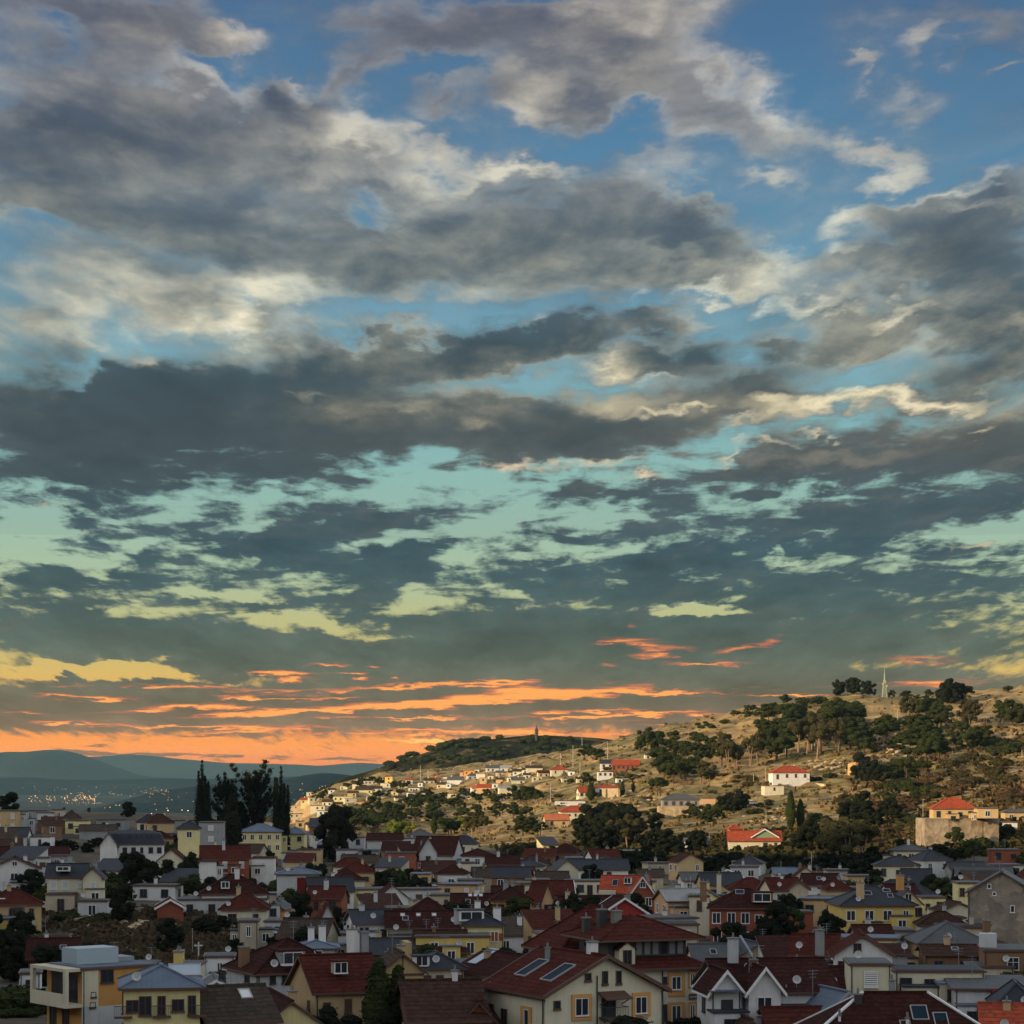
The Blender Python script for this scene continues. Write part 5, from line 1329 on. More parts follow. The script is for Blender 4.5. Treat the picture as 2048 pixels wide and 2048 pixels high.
(1115,1868,322,84,8,6,8,'flat',0,'cream','grey','cream flat-roofed house with two dark red shutters behind the big cream gable',dict(cols=2,floors=1,skip=0,win_frame='brown')),
(1190,1858,345,50,7,4,0,'shed',1.2,'grey','grey','small grey shed roof behind the row of dark chimneys',dict(wins=None)),
(1015,1790,500,60,8,4,0,'gx',2.0,'grey','darkred','dark low house with a pale frame behind the bright orange house',{}),
# right of centre
(1362,1800,460,84,9,7,14,'gx',2.3,'peach','pale','peach house with a pale gabled roof right of the tall white pole',dict(cols=2,floors=1)),
(1398,1792,452,40,8,8,-4,'flat',0,'cream','grey','narrow cream and pink house with one dark red shutter',dict(cols=1,floors=1,skip=0,win_frame='brown')),
(1345,1848,380,100,8,4,0,'flat',0,'beige','slate','beige flat house with dark roof right of the hipped attic roof',dict(wins=None)),
(1490,1815,440,142,12,6.5,-6,'hip',4.0,'brick','darkred','large brick red house with dark red hipped roof, two ridge lines and white dormer',dict(cols=5,floors=2,skip=0.2)),
(1516,1815,431,40,3,6,-6,'flat',0,'paleyellow','grey','pale yellow porch bay on the front of the large brick red house',dict(cols=1,floors=2,skip=0)),
(1500,1779,530,90,9,3,0,'hip',3.0,'cream','red','cream house with a wide red hipped roof just behind the brick red house',{}),
(1562,1779,520,64,9,6,12,'gx',2.8,'cream','red','cream bay-windowed house with red roof beside the tan gable',dict(cols=2,floors=1,skip=0,win_frame='white')),
(1598,1777,514,38,9,7,-8,'gy',1.9,'beige','red','beige blank gable end with red roof in the right middle',dict(wins=None)),
(1640,1768,545,70,9,6,0,'gx',2.6,'white','darkred','white house with a dark red roof behind the beige gable',dict(cols=1,floors=1,skip=0)),
(1672,1780,530,50,8,5,4,'hip',2.6,'tan','red','tan house with a small red hipped roof left of the yellow villa',{}),
(1600,1812,470,70,7,4,0,'flat',0,'greywhite','blue','low pale annexe with blue roof right of the brick red house',dict(wins=None)),
(1650,1795,480,70,7,5,0,'flat',0,'cream','grey','cream terrace wall with hanging plants left of the yellow villa',dict(cols=1)),
(1598,1824,450,50,6,4,0,'flat',0,'brick','grey','dark brick garden house left of the slim cypress',dict(wins=None)),
(1742,1809,402,150,12,6.5,4,'hip',3.6,'yellow','slate','bright yellow villa with a dark slate hipped roof and red inset',dict(cols=4,floors=2,skip=0.05,win_frame='white')),
(1812,1804,396,52,8,6,-4,'gy',2.6,'paleyellow','slate','yellow gabled bay with a curved window band at the right of the yellow villa',dict(cols=4,floors=1,skip=0,win_frame='brown')),
(1800,1793,470,140,10,4,0,'hip',3.8,'paleyellow','slate','long slate-roofed house behind the yellow villa',dict(cols=3)),
(1862,1795,455,48,8,6,-2,'flat',0,'paleyellow','slate','pale yellow corner with two small windows right of the yellow villa',dict(cols=2,floors=1,skip=0)),
(1936,1766,430,52,8,8,-4,'flat',0,'paleyellow','grey','pale yellow two-storey front joined to the rough stone gable',dict(cols=3,floors=2,skip=0,win_frame='brown')),
(2005,1782,428,130,14,12,-14,'gy',4.2,'stone','grey','huge rough stone gable wall with tiny windows at the right edge',dict(wins=None)),
(1966,1762,460,110,9,4,-4,'gx',3.2,'beige','grey','grey pitched roof above the pale yellow two-storey front',dict(wins=None)),
(1908,1820,420,70,7,4,6,'gy',1.6,'cream','brownred','low cream gable with a worn red roof left of the round dark tree',dict(wins=None)),
(1880,1835,400,90,7,3,0,'flat',0,'cream','slate','low cream wall with black roof below the yellow bay',dict(wins=None)),
(1892,1884,332,136,12,5,0,'hip',3.2,'tan','grey','tan house under a broad grey hipped roof',dict(cols=3,floors=1,skip=0.1,win_frame='dark')),
(1895,1906,300,104,8,5,-4,'gx',1.0,'brown','brownred','brown veranda house with a low worn red roof',dict(cols=2,floors=1,skip=0)),
(1872,1902,306,44,5,3,0,'hip',1.2,'brown','slate','little slate pyramid roof over the brown veranda',dict(wins=None)),
(2018,1898,285,110,10,7,-8,'flat',0,'brown','grey','brown flat-roofed house with a twin white window at the right edge',dict(cols=3,floors=2,skip=0.3,win_frame='white')),
(1978,1932,278,90,7,5,-8,'flat',0,'beige','grey','beige low block left of the brown flat-roofed house',dict(wins=None)),
(1978,1885,310,50,6,5,0,'flat',0,'tan','brown','tan stair tower with small loggia left of the brown house',dict(cols=1)),
(1500,1916,320,118,9,4,12,'gy',2.5,'tan','slate','tan gabled house with a dark slate roof behind the broad red roof',dict(wins=None)),
(1425,1920,330,90,8,4,6,'gx',2.4,'cream','grey','cream house with grey roof left of the tan gable',dict(wins=None)),
(1632,1906,290,84,8,8,-14,'gx',2.5,'white','red','white house wing with a red roof sloping to the left',dict(cols=2,floors=2,win_frame='brown')),
(1722,1906,276,116,10,9,-6,'gy',2.6,'white','red','big white gabled house with a small red porch roof',dict(cols=3,floors=2,skip=0.25,win_frame='brown')),
(1782,1906,300,46,8,5,0,'shed',0.8,'grey','darkred','grey lean-to right of the big white gable',dict(wins=None)),
(1742,1872,330,70,8,4,0,'gx',1.6,'beige','darkred','beige low house with a small dark red roof behind the white gable',dict(wins=None)),
(1790,1860,350,60,8,4,0,'flat',0,'grey','grey','grey flat rooftop left of the dark bush',{}),
(1530,1974,228,230,12,8,8,'gx',3.0,'white','darkred','broad white house with a large dark red roof and two front gables',dict(wins=None)),
(1438,1978,214,62,6,8,8,'gy',2.0,'white','darkred','white front gable with a blue awning, left one of the pair',dict(cols=1,floors=2,skip=0,verge='white',win_frame='dark')),
(1514,1976,212,66,6,8,8,'gy',2.2,'white','darkred','white front gable with a shuttered window, right one of the pair',dict(cols=1,floors=2,skip=0,verge='white',win_frame='white')),
(1582,1974,214,58,6,6,4,'hip',2.2,'cream','blue','cream porch under a grey pyramid roof',dict(cols=1,floors=1,skip=0,win_frame='brown')),
(1640,1976,222,90,8,5,0,'gx',2.2,'brick','darkred','dark red lower roof right of the grey pyramid roof',dict(wins=None)),
(1655,1968,240,70,6,3,0,'flat',0,'greywhite','blue','flat blue metal roof above the dark red lower roof',dict(wins=None)),
(1658,2024,182,92,7,5,16,'gy',2.0,'orange','blue','orange gabled house with a dark blue metal roof in the foreground',dict(wins=None,verge='grey')),
(1560,2020,188,96,6,4,6,'flat',0,'orange','slate','orange flat-roofed wing left of the dark blue roof',dict(wins=None)),
(1790,2092,168,440,11,4,0,'hip',4.4,'brick','darkred','huge dark red foreground roof with chimneys at the bottom right',dict(wins=None,verge='white')),
(1620,2070,160,190,9,3,6,'gx',2.2,'brick','red','red ribbed roof along the bottom edge right of centre',dict(wins=None)),
(1480,2070,165,90,8,3,6,'gy',1.6,'cream','brownred','small brown gable top at the bottom edge below the white gables',dict(wins=None)),
(1735,1926,252,82,8,9,-4,'flat',0,'cream','grey','plain cream block with a rusty stair below the big white gable',dict(cols=1,skip=0.6)),
(1870,1940,248,180,7,7,-2,'flat',0,'cream','slate','long stained cream retaining house with a dark garage opening',dict(cols=4,floors=1,skip=0.3,win_frame='dark')),
(1975,1974,222,150,7,5,-4,'shed',0.7,'white','grey','white shed wall with a red box on the right side',dict(wins=None)),
(2030,2014,200,90,9,4,-10,'hip',2.4,'grey','slate','slate hipped roof at the lower right edge',dict(wins=None)),
(2010,2062,165,90,8,3,-10,'gx',2.2,'brick','brightred','bright red tiled roof piece in the bottom right corner',dict(wins=None)),
# middle back rows
(620,1700,565,48,8,4,0,'flat',0,'tan','brown','tan house with a flat brown roof right of the yellow villa',dict(wins=None)),
(660,1690,580,44,8,4,0,'shed',0.8,'white','blue','white framed flat house with a wide dark window band',dict(cols=1,floors=1,skip=0)),
(585,1706,575,40,7,4,0,'flat',0,'greywhite','grey','pale house with a small dark roof left of the tan flat roof',{}),
(700,1700,570,56,8,4,4,'flat',0,'greywhite','slate','pale flat house with white parapet in the back row',{}),
(738,1702,575,40,8,4,0,'flat',0,'grey','slate','grey cube with white roof edge in the back row',{}),
(720,1724,540,72,9,4,2,'gx',1.6,'beige','brown','beige house with brown roof in front of the pale flat house',{}),
(762,1724,545,34,7,4,0,'flat',0,'white','blue','small white cube with blue-grey roof in the second row',{}),
(802,1706,560,60,8,5,4,'flat',0,'brick','slate','brick red cube with one white framed window',dict(cols=1,floors=1,skip=0,win_frame='white')),
(770,1680,640,70,9,4,0,'gx',2.0,'greywhite','darkred','grey house with a dark red roof at the edge of the sunlit slope',{}),
(840,1672,650,50,9,4,0,'hip',2.2,'white','grey','white house with a grey hipped roof touched by the last sun',{}),
(812,1690,610,36,7,4,0,'flat',0,'white','grey','small white cube with a door below the grey hipped roof',dict(cols=2,floors=1)),
(876,1708,585,84,10,4,-14,'gx',5.0,'greywhite','darkred','house with a big dark red roof and a pale blank gable on the left',dict(wins=None)),
(852,1706,580,36,8,5,10,'gy',4.4,'greywhite','darkred','pale steep gable at the left end of the big dark red roof',dict(wins=None)),
(920,1726,545,60,8,4,0,'flat',0,'cream','slate','cream low house with a black roof below the big dark red roof',{}),
(955,1712,570,64,8,4,0,'hip',2.0,'white','darkred','white house with low dark red roof right of the big dark red roof',dict(cols=3)),
(1005,1728,540,66,8,5,0,'gx',2.2,'brick','darkred','brick house with a short dark red roof and twin white windows',dict(cols=3,floors=1)),
(880,1742,510,60,8,4,0,'gx',2.4,'brown','brownred','brown house with faded roof in mid-town left',dict(cols=2)),
(842,1748,500,40,8,5,0,'flat',0,'tan','blue','small tan house with a blue flat roof',dict(cols=2,floors=1)),
(975,1752,500,60,8,4,4,'gx',2.0,'beige','brown','beige house with a brown roof behind the orange house',{}),
(940,1760,495,50,8,4,0,'flat',0,'grey','grey','dull grey house with a flat roof behind the beige flat house',{}),
(1058,1732,575,64,9,4,-6,'hip',1.8,'cream','slate','cream house with three small windows left of the big cream barn',dict(cols=3,floors=1,skip=0,win_frame='brown')),
(1128,1738,560,44,9,6,10,'gy',2.6,'cream','slate','cream gable end of the long white barn-like house',dict(cols=1,floors=1)),
(1190,1738,565,130,10,5,2,'gx',2.6,'white','slate','long white barn-like house with a dark grey roof and sunlit end',dict(cols=5,floors=1,skip=0.5,win_frame='brown')),
(1160,1716,620,60,9,3,0,'flat',0,'white','blue','low white strip house behind the long white barn-like house',{}),
(1205,1714,630,56,8,4,14,'gx',2.2,'white','red','white house with a sunlit red roof behind the long white barn',dict(wins=None)),
(1170,1762,510,80,8,5,0,'flat',0,'cream','grey','cream block with small dark windows in front of the barn-like house',dict(cols=4,floors=1)),
(1075,1760,505,46,8,5,0,'flat',0,'grey','grey','grey garage-like block left of the cream block',dict(wins=None)),
(1268,1702,700,60,8,3,0,'flat',0,'greywhite','blue','low pale sheds with a small red box at the foot of the hill',{}),
(1300,1752,530,50,8,4,0,'gx',1.6,'beige','brown','beige cottage among dark trees right of the brick gable',{}),
(1400,1760,520,80,9,4,4,'gx',1.8,'white','grey','white cottage with a grey gable below the dark trees',{}),
(1455,1760,540,70,8,3,0,'hip',2.6,'beige','grey','beige house with a grey pointed roof behind the red hipped roof',dict(verge='white')),
(1580,1748,570,70,9,3,0,'gx',1.6,'greywhite','blue','pale house with a low blue roof at the foot of the dark slope',{}),
(1720,1752,560,60,8,4,0,'flat',0,'tan','grey','tan house with two chimneys above the yellow villa',{}),
(1792,1731,560,86,9,5,-4,'hip',2.4,'cream','slate','cream house with a slate hipped roof on the lower right slope',dict(cols=3,floors=1,win_frame='dark')),
(1818,1701,620,70,9,4,-4,'hip',1.9,'cream','grey','cream house with twin windows and a grey roof above the slate one',dict(cols=3,floors=1,win_frame='white')),
(2008,1700,640,60,9,4,-6,'flat',0,'brick','grey','brick red flat house high on the right edge',dict(cols=2,floors=1)),
(1930,1738,520,70,8,3,0,'gx',1.6,'grey','slate','grey low house behind the huge stone gable',{}),
(2010,1730,500,60,8,4,0,'flat',0,'greywhite','grey','pale small house with rooftop frame at the right edge',{}),
(2012,1645,800,40,7,4,-4,'flat',0,'white','grey','small white house at the right edge beside a dark conifer',{}),
(2030,1625,830,50,7,3,0,'hip',1.6,'tan','grey','tan house top with a chimney at the right edge',{}),
# sunlit hillside
(1578,1546,1010,76,11,5.5,4,'hip',3.4,'white','brightred','white sunlit villa with a bright red hipped roof high on the hill',dict(cols=4,floors=1,skip=0,win_frame='brown')),
(1545,1572,985,40,8,4,4,'flat',0,'cream','grey','cream terrace wall room just below the white sunlit villa',dict(cols=1,floors=1,skip=0.2)),
(1508,1681,800,106,10,3.5,-4,'gx',3.6,'cream','brightred','sunlit cream house with a wide bright red roof and green gable',dict(cols=5,floors=1,skip=0.1,win_frame='brown')),
(1528,1674,792,52,8,4.5,-2,'gy',3.0,'green','brightred','green front gable of the wide bright red roof',dict(cols=3,floors=1,skip=0,verge='white',win_frame='white')),
(1468,1659,806,23,5,7,6,'hip',1.8,'peach','brightred','peach stair tower with a red cap at the left end of the bright red roof',dict(cols=1,floors=1,skip=0)),
(1360,1600,0,76,10,3.5,0,'hip',2.6,'grey','grey','grey long bungalow on a stone terrace on the sunlit slope',dict(cols=5,floors=1,skip=0)),
(1410,1597,920,40,7,2.5,0,'flat',0,'peach','grey','small peach box right of the grey bungalow',dict(wins=None)),
(1148,1624,860,60,9,3,6,'hip',2.8,'cream','brightred','sunlit house with a red hipped roof above the orange-roofed one',{}),
(1112,1640,835,48,8,3,8,'gx',2.4,'tan','orange','sunlit house with a bright orange roof left of the dark tree mass',dict(cols=2,floors=1)),
(1140,1602,920,62,7,2.5,0,'flat',0,'white','blue','long flat pale roof above the sunlit red hipped roof',dict(wins=None)),
(1170,1584,960,30,7,3,10,'gx',2.6,'cream','brightred','sunlit cream cottage with red roof left of a conifer',dict(cols=3,floors=1,skip=0)),
(1212,1576,980,50,8,3,0,'hip',1.6,'white','brightred','sunlit white cottage with a low red roof on a stone wall',dict(cols=2,floors=1)),
(1210,1544,1120,32,8,4,0,'flat',0,'white','brightred','tiny white three-windowed house below the long red roof',dict(cols=3,floors=1,skip=0,win_frame='brown')),
(1252,1530,1150,56,9,3,-6,'gx',2.8,'brick','brightred','long sunlit red-roofed house high on the middle slope',dict(wins=None)),
(1213,1527,1160,26,7,3,0,'gx',2.0,'white','slate','white house with a dark roof left of the long sunlit red roof',{}),
(1118,1540,1250,34,8,3,4,'hip',2.6,'cream','brightred','sunlit cream house with red roof beside two tall poles',dict(cols=2,floors=1)),
(1068,1536,1350,34,8,3,0,'gx',1.4,'cream','brown','sunlit flat cream house on the skyline of the far slope',{}),
(1905,1618,0,86,9,3.5,-4,'hip',3.0,'tan','brightred','tan house with a red hipped roof standing on the tall stone base',dict(cols=4,floors=1,skip=0.2,win_frame='dark')),
(1972,1617,0,42,7,3.5,-4,'flat',0,'tan','blue','tan side wing with a blue awning right of the red hipped roof',dict(wins=None)),
(1392,1683,770,46,8,3,0,'gx',1.0,'greywhite','blue','pale teal-roofed shed left of the bright red roof',{}),
(1420,1716,690,70,7,2.5,0,'flat',0,'cream','grey','low sunlit cream garden wall building under the dark hedge',dict(wins=None)),
(1488,1724,680,46,7,2.5,0,'flat',0,'cream','grey','short sunlit cream wall building right of the dark hedge',dict(wins=None)),
]
HM = {}
for row_ in T:
    px, py, D, wpx, d, h, rz, rf, rise, wl, rc, lab, op = row_
    o_ = dict(op)
    blank = o_.get('wins', 'auto') is None and h >= 3 and 'wall' not in lab.split()[-1] and 'roof' not in lab.split()[0]
    if blank and not any(t in lab for t in ('loggia','white twin-window','broad white','blank','stone gable','shed','terrace')): o_['wins'] = 'auto'; o_['skip'] = 0.3
    if D == 0:                                  # stands on a stone base whose foot is seen further down
        D = hit(px, 1698 if px > 1500 else 1634)[1] + 8; o_['gz'] = (HY - (1636 if px > 1500 else 1614))/F*D
    T_D = D
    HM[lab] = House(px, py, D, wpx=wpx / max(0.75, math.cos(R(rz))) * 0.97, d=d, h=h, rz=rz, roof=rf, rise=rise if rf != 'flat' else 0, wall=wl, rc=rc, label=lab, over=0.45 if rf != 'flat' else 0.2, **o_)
def hm(t): return next(v for k, v in HM.items() if t in k)

# ---- particular features of single houses
for k in range(6): hm('dark mansard').dormer(-6.3 + k*2.5, -4.3, 0.6, 1.0, 1.2, 1.4, pane=(0.6, 0.8))
x = hm('red hipped roof with a white box dormer'); x.dormer(-1.5, -4.6, 1.0, 1.4, 1.3, 2.0, roof='flat', wall=WHITE_PAINT); x.chimney(0.5, -1.0, 2.8, 1.4, 0.4, plaster(WALLC['white']))
x = hm('tall dark red shutter'); x.block('shutter_door', -0.2, 2.0, -x.d/2-0.08, -x.d/2+0.01, -5.2, -0.5, plaster((0.16,0.02,0.02))); x.win('F', 3.2, 1.2, 0.5, 0.5)
x = hm('brick red and white'); x.chimney(-0.3, -1.5, 2.0, 1.9, 0.35, plaster(WALLC['greywhite'])); x.balcony('F', -1.0, 3.2, 3.0)
x = hm('small dormer and a terrace'); x.dormer(-0.5, -3.6, 0.9, 2.2, 0.9, 1.8, roof='flat', wall=WHITE_PAINT, pane=(1.7, 0.5)); x.balcony('F', -1.5, 5.0, 4.5, solid=True)
x = hm('large white gabled'); x.win('F', 0, -1.0, 0.7, 0.7, frame='white')
x = hm('left edge above the black tree'); x.block('shutter_door', -0.5, 1.8, -x.d/2-0.05, -x.d/2+0.01, -2.8, -0.3, DARK_PAINT); x.block('flashing', -4.0, -1.2, -4.2, -4.1, 1.0, 1.15, WHITE_PAINT)
# modern orange house with corner loggia
x = hm('framed corner loggia')
wm2 = plaster(WALLC['cream']); w2, d2, H = x.w/2, x.d/2, x.H
m = MB(); z1, z0 = H - 0.05, H - 3.0
X0 = -w2 - 1.7
m.box(X0, -w2, -d2-0.1, d2, z1, z1+0.28, 0); m.box(X0, -w2, -d2-0.1, d2, z0-0.3, z0, 0)
m.box(X0, X0+0.35, -d2-0.1, -d2+0.35, z0, z1, 0); m.box(X0, X0+0.35, d2-0.5, d2, z0, z1, 0); m.box(X0, X0+0.1, -d2+0.35, d2-0.5, z0, z0+0.95, 0)
m.box(-w2-0.0, -w2+1.6, -d2-0.10, -d2, z0-0.3, z1+0.28, 0)
m.build('loggia_frame', wm2, x.root)
m = MB(); m.box(-w2-0.04, -w2+0.01, -d2+0.8, d2-1.0, z0+0.0, z1-0.3); m.build('loggia_glazing', GLASS, x.root)
win_px(x, 'F', 203, 1941, 225, 1964, kind='double', frame='dark'); win_px(x, 'F', 182, 1986, 190, 1993, kind='single', frame='dark'); win_px(x, 'F', 180, 2008, 189, 2012, kind='single', frame='dark')
m = MB(); m.box(-w2-0.03, w2+0.03, -d2-0.06, -d2-0.003, 0, z0-0.301); m.build('lower_wall', plaster(WALLC['greywhite'], 0.6), x.root)
for u, v in ((-2.2, 4.6), (0.4, 4.6), (-2.2, 7.4), (0.6, 7.4)): x.win('L', u, v, 1.1, 2.0, frame='brown', kind='double')
x.block('rooftop_room', -w2+1.0, w2-2.6, -0.5, d2-1.0, 0.31, 1.75, plain('pale_blue_sheet', (0.30,0.36,0.38), 0.5)); x.block('rooftop_duct', w2-2.5, w2-0.6, 0.2, d2-0.8, 0.31, 0.75, GREY_METAL); x.aerial(w2-2.0, 1.5, 0.3, 1.8)
# big pale grey house
x = hm('white twin-window dormer')
for r4 in ((541,1953,550,1966), (565,1952,574,1965), (579,1952,584,1960), (596,1950,607,1972), (596,1988,607,1995)): win_px(x, 'F', *r4, kind='single', frame='dark')
for r4 in ((440,1941,451,1960), (491,1952,499,1964)): win_px(x, 'L', *r4, kind='double', frame='dark')
x.dormer(-0.8, -x.d/2+0.8, 0.7, 2.6, 1.5, 2.4, roof='flat', wall=plaster(WALLC['grey']), pane=(1.9, 1.1)); x.balcony('F', -0.3, -0.9, 4.2, 0.8); x.chimney(-4.4, 0.5, 0.9, 1.5, 0.45, plaster(WALLC['brown'])); x.pipe(-x.w/2-0.08, -x.d/2-0.08)
x = hm('ribbed blue metal roof'); x.balcony('F', 0, 3.1, 5.2); x.chimney(-0.6, 1.0, 0.6, 1.8, 0.4, WHITE_PAINT); x.chimney(0.8, 1.0, 0.6, 2.0, 0.45, WHITE_PAINT)
x = hm('brown balcony windows'); x.block('string_course', -x.w/2-0.1, x.w/2+0.1, -x.d/2-0.5, -x.d/2-0.003, -3.3, -3.1, plaster(WALLC['white'])); x.skylight(2.0, 0.7, 2.6, 2.2, 'F', plain('roof_sheet_pale', (0.30,0.34,0.38), 0.4)); x.chimney(1.5, 1.5, 1.2, 1.5, 0.4, plaster(WALLC['yellow']))
for u in (-3.2, 0.0, 3.0): x.balcony('F', u, 2.35, 1.5, 0.5, BROWN_PAINT)
x = hm('cream terrace house with a yellow chimney'); x.chimney(-1.2, 0, 0.1, 1.6, 0.45, plaster(WALLC['yellow']))
x = hm('small box dormer behind the slim'); x.dormer(-0.6, -4.2, 1.6, 1.0, 1.1, 1.6, roof='flat', wall=plaster(WALLC['beige'])); x.chimney(3.0, 0.5, 3.0, 2.0, 0.35, plaster(WALLC['grey'])); x.chimney(1.9, 0.8, 3.0, 2.3, 0.42, plaster(WALLC['white']))
x = hm('tan gabled house with tall'); x.balcony('F', 0.9, 3.4, 1.6, 0.6, BROWN_PAINT); m = MB(); m.box(-x.w/2-0.05, x.w/2+0.05, -x.d/2-0.1, -x.d/2-0.003, x.H-0.32, x.H-0.12); m.box(-0.05,0.05,-x.d/2-0.1,-x.d/2-0.003, x.H-0.11, x.H+1.9); m.build('gable_trim', BROWN_PAINT, x.root)
x = hm('cream house with a dark slate hipped roof behind'); x.dormer(-2.0, -3.7, 0.5, 1.6, 0.9, 1.4, roof='flat', wall=WHITE_PAINT); x.block('party_wall', -3.3, -2.7, -1.0, 2.5, 0.1, 2.7, plaster(WALLC['tan']))
x = hm('one pale roof light'); x.skylight(1.2, 1.5, 0.9, 1.3, 'F', WHITE_PAINT)
x = hm('glass box dormer'); x.dormer(-1.6, -2.0, 0.6, 3.4, 1.5, 2.2, roof='flat', wall=WHITE_PAINT, pane=(2.8, 1.0)); x.block('shutter', 0.4, 2.6, -x.d/2-0.06, -x.d/2-0.002, -1.9, -0.9, plaster((0.30,0.10,0.03))); x.chimney(1.9, -1.5, 1.0, 1.4, 0.5, WHITE_PAINT); x.chimney(-3.4, -1.0, 1.0, 1.2, 0.5, plaster(WALLC['greywhite']))
x = hm('three pale roof lights'); [x.skylight(-0.5 + q*0.9, 1.9, 0.5, 0.9, 'F', WHITE_PAINT) for q in range(3)]
x = hm('pale yellow row house'); x.chimney(6.5, -1.0, 2.2, 1.3, 0.4, WHITE_PAINT); x.block('balcony_band', -x.w/2+1, 1.5, -x.d/2-0.9, -x.d/2-0.003, -3.1, -2.6, DARK_PAINT); [x.skylight(-4 + q*2.2, 1.2, 0.5, 0.6, 'F', WHITE_PAINT) for q in range(3)]; x.aerial(-5.5, 0, 2.8, 4.0)
x = hm('paned attic window'); x.dormer(0.6, -2.6, 1.6, 1.3, 1.2, 1.5, roof='flat', wall=WHITE_PAINT); x.skylight(-1.8, 1.0, 0.9, 1.6, 'F'); x.block('bay', -4.4, -1.4, -x.d/2-1.2, -x.d/2-0.003, -1.6, 0.5, plaster(WALLC['cream']))
x = hm('white verge at the right end of the bright'); x.win('F', 0, -1.6, 0.8, 0.8, frame='white')
x = hm('wide dark red roof in mid-town'); x.skylight(-1.5, 1.4, 0.8, 1.4, 'F'); x.skylight(2.0, 1.6, 0.7, 1.2, 'F'); x.chimney(-3.3, -1.0, 2.0, 1.6, 0.35, plaster(WALLC['beige']))
x = hm('two ridge lines'); x.dormer(2.6, -4.4, 1.0, 3.2, 1.5, 2.4, roof='flat', wall=plaster(WALLC['brick']), pane=(2.4, 1.1)); x.skylight(-0.8, 1.9, 1.2, 1.0, 'F'); x.chimney(-4.0, 1.5, 2.8, 2.2, 0.35, plaster(WALLC['cream'])); x.chimney(-6.4, 1.0, 1.6, 2.2, 0.5, plaster(WALLC['brown']))
x = hm('hipped roof and red inset'); x.chimney(-2.4, -3.2, 1.6, 1.8, 0.5, plaster(WALLC['tan'])); x.chimney(4.3, -0.6, 3.0, 1.4, 0.5, plaster(WALLC['orange'])); x.skylight(-1.0, 1.3, 1.0, 1.0, 'F'); x.skylight(2.0, 1.7, 1.0, 0.8, 'F')
x = hm('curved window band'); x.win('F', 0, -0.9, 0.9, 1.0, frame='white')
x = hm('huge rough stone gable'); [win_px(x, 'F', *r4, kind='single', frame='white') for r4 in ((1976,1769,1981,1776),(2022,1812,2028,1824),(1986,1786,1991,1789))]
x = hm('large dark red roof and two front gables'); x.chimney(-3.4, -1.5, 3.2, 1.4, 0.42, plaster(WALLC['greywhite'])); x.chimney(5.5, 1.0, 3.6, 1.5, 0.35, plaster(WALLC['grey'])); m = MB(); m.bar((-0.6,-x.d/2-0.3,x.H+0.1),(-2.4,-0.2,x.H+4.7),0.25,0.12); m.build('hip_flashing', GREY_METAL, x.root)
x = hm('left one of the pair'); x.block('awning', -1.6, 1.0, -x.d/2-1.2, -x.d/2-0.003, 0.1, 0.2, plain('blue_awning', (0.08,0.09,0.13), 0.7)); x.balcony('F', 0.5, 2.8, 2.4, 1.0, solid=True)
x = hm('right one of the pair'); x.balcony('F', 1.6, 4.6, 4.0, 1.2, solid=True)
x = hm('huge dark red foreground'); x.skylight(1.6, 2.2, 1.2, 1.6, 'F'); x.skylight(3.2, 1.8, 1.0, 1.4, 'F'); x.chimney(-0.2, 0.3, 4.1, 1.2, 0.2, GREY_METAL); x.chimney(-3.2, -1.0, 3.4, 0.9, 0.3, DARK_PAINT); x.chimney(-5.0, -3.0, 2.0, 0.8, 0.10, WHITE_PAINT); x.chimney(0.4, -3.4, 1.8, 0.8, 0.10, WHITE_PAINT)
x = hm('white shed wall with a red box'); x.block('red_box', -0.2, 1.3, -x.d/2-1.0, -x.d/2-0.003, -1.6, 0.1, plaster((0.22,0.02,0.02))); x.block('planter', 0.0, 2.2, -x.d/2-2.4, -x.d/2-1.4, -3.2, -2.4, DARK_PAINT)
x = hm('twin white window at'); x.block('stair_tower_cap', -x.w/2-0.3, -x.w/2+1.6, -2, 0, 0.3, 1.9, plaster(WALLC['greywhite']))
x = hm('white sunlit villa'); x.chimney(2.6, 0.8, 2.0, 1.8, 0.35, WHITE_PAINT)
x = hm('small red porch roof'); x.block('porch_roof', -1.8, 0.6, -x.d/2-1.6, -x.d/2-0.003, -0.9, -0.7, roofmat('red')); x.win('F', -0.6, -0.9, 0.7, 0.8); x.balcony('F', 1.4, 3.3, 1.6, 1.0)
x = hm('long glass strip'); q = MB(); M_ = Matrix.Translation((-x.w/2 + 1.2, 0, x.H + 1.2/(x.w/2)*x.rise + 0.28)) @ Matrix.Rotation(R(-90), 4, 'Z') @ Matrix.Rotation(math.atan2(x.rise, x.w/2), 4, 'X'); q.box(-3.6, -1.8, 0, 3.2, 0, 0.08, 0, M_); q.build('glass_strip', plain('strip_glass', (0.16,0.20,0.24), 0.15, 0, 0.5), x.root); x.pipe(-x.w/2-0.1, -x.d/2-0.1)
x = hm('cream flat-roofed house with two dark red'); x.aerial(0, 0, 0.3, 1.5)
x = hm('tan house under a broad'); x.chimney(5.2, 0, 1.4, 1.3, 0.45, plaster(WALLC['brown']))
x = hm('orange gabled house with a dark blue'); x.chimney(-3.2, 2.2, 0.2, 1.6, 0.22, WHITE_PAINT); x.chimney(-3.8, 2.4, 0.1, 1.5, 0.18, WHITE_PAINT)
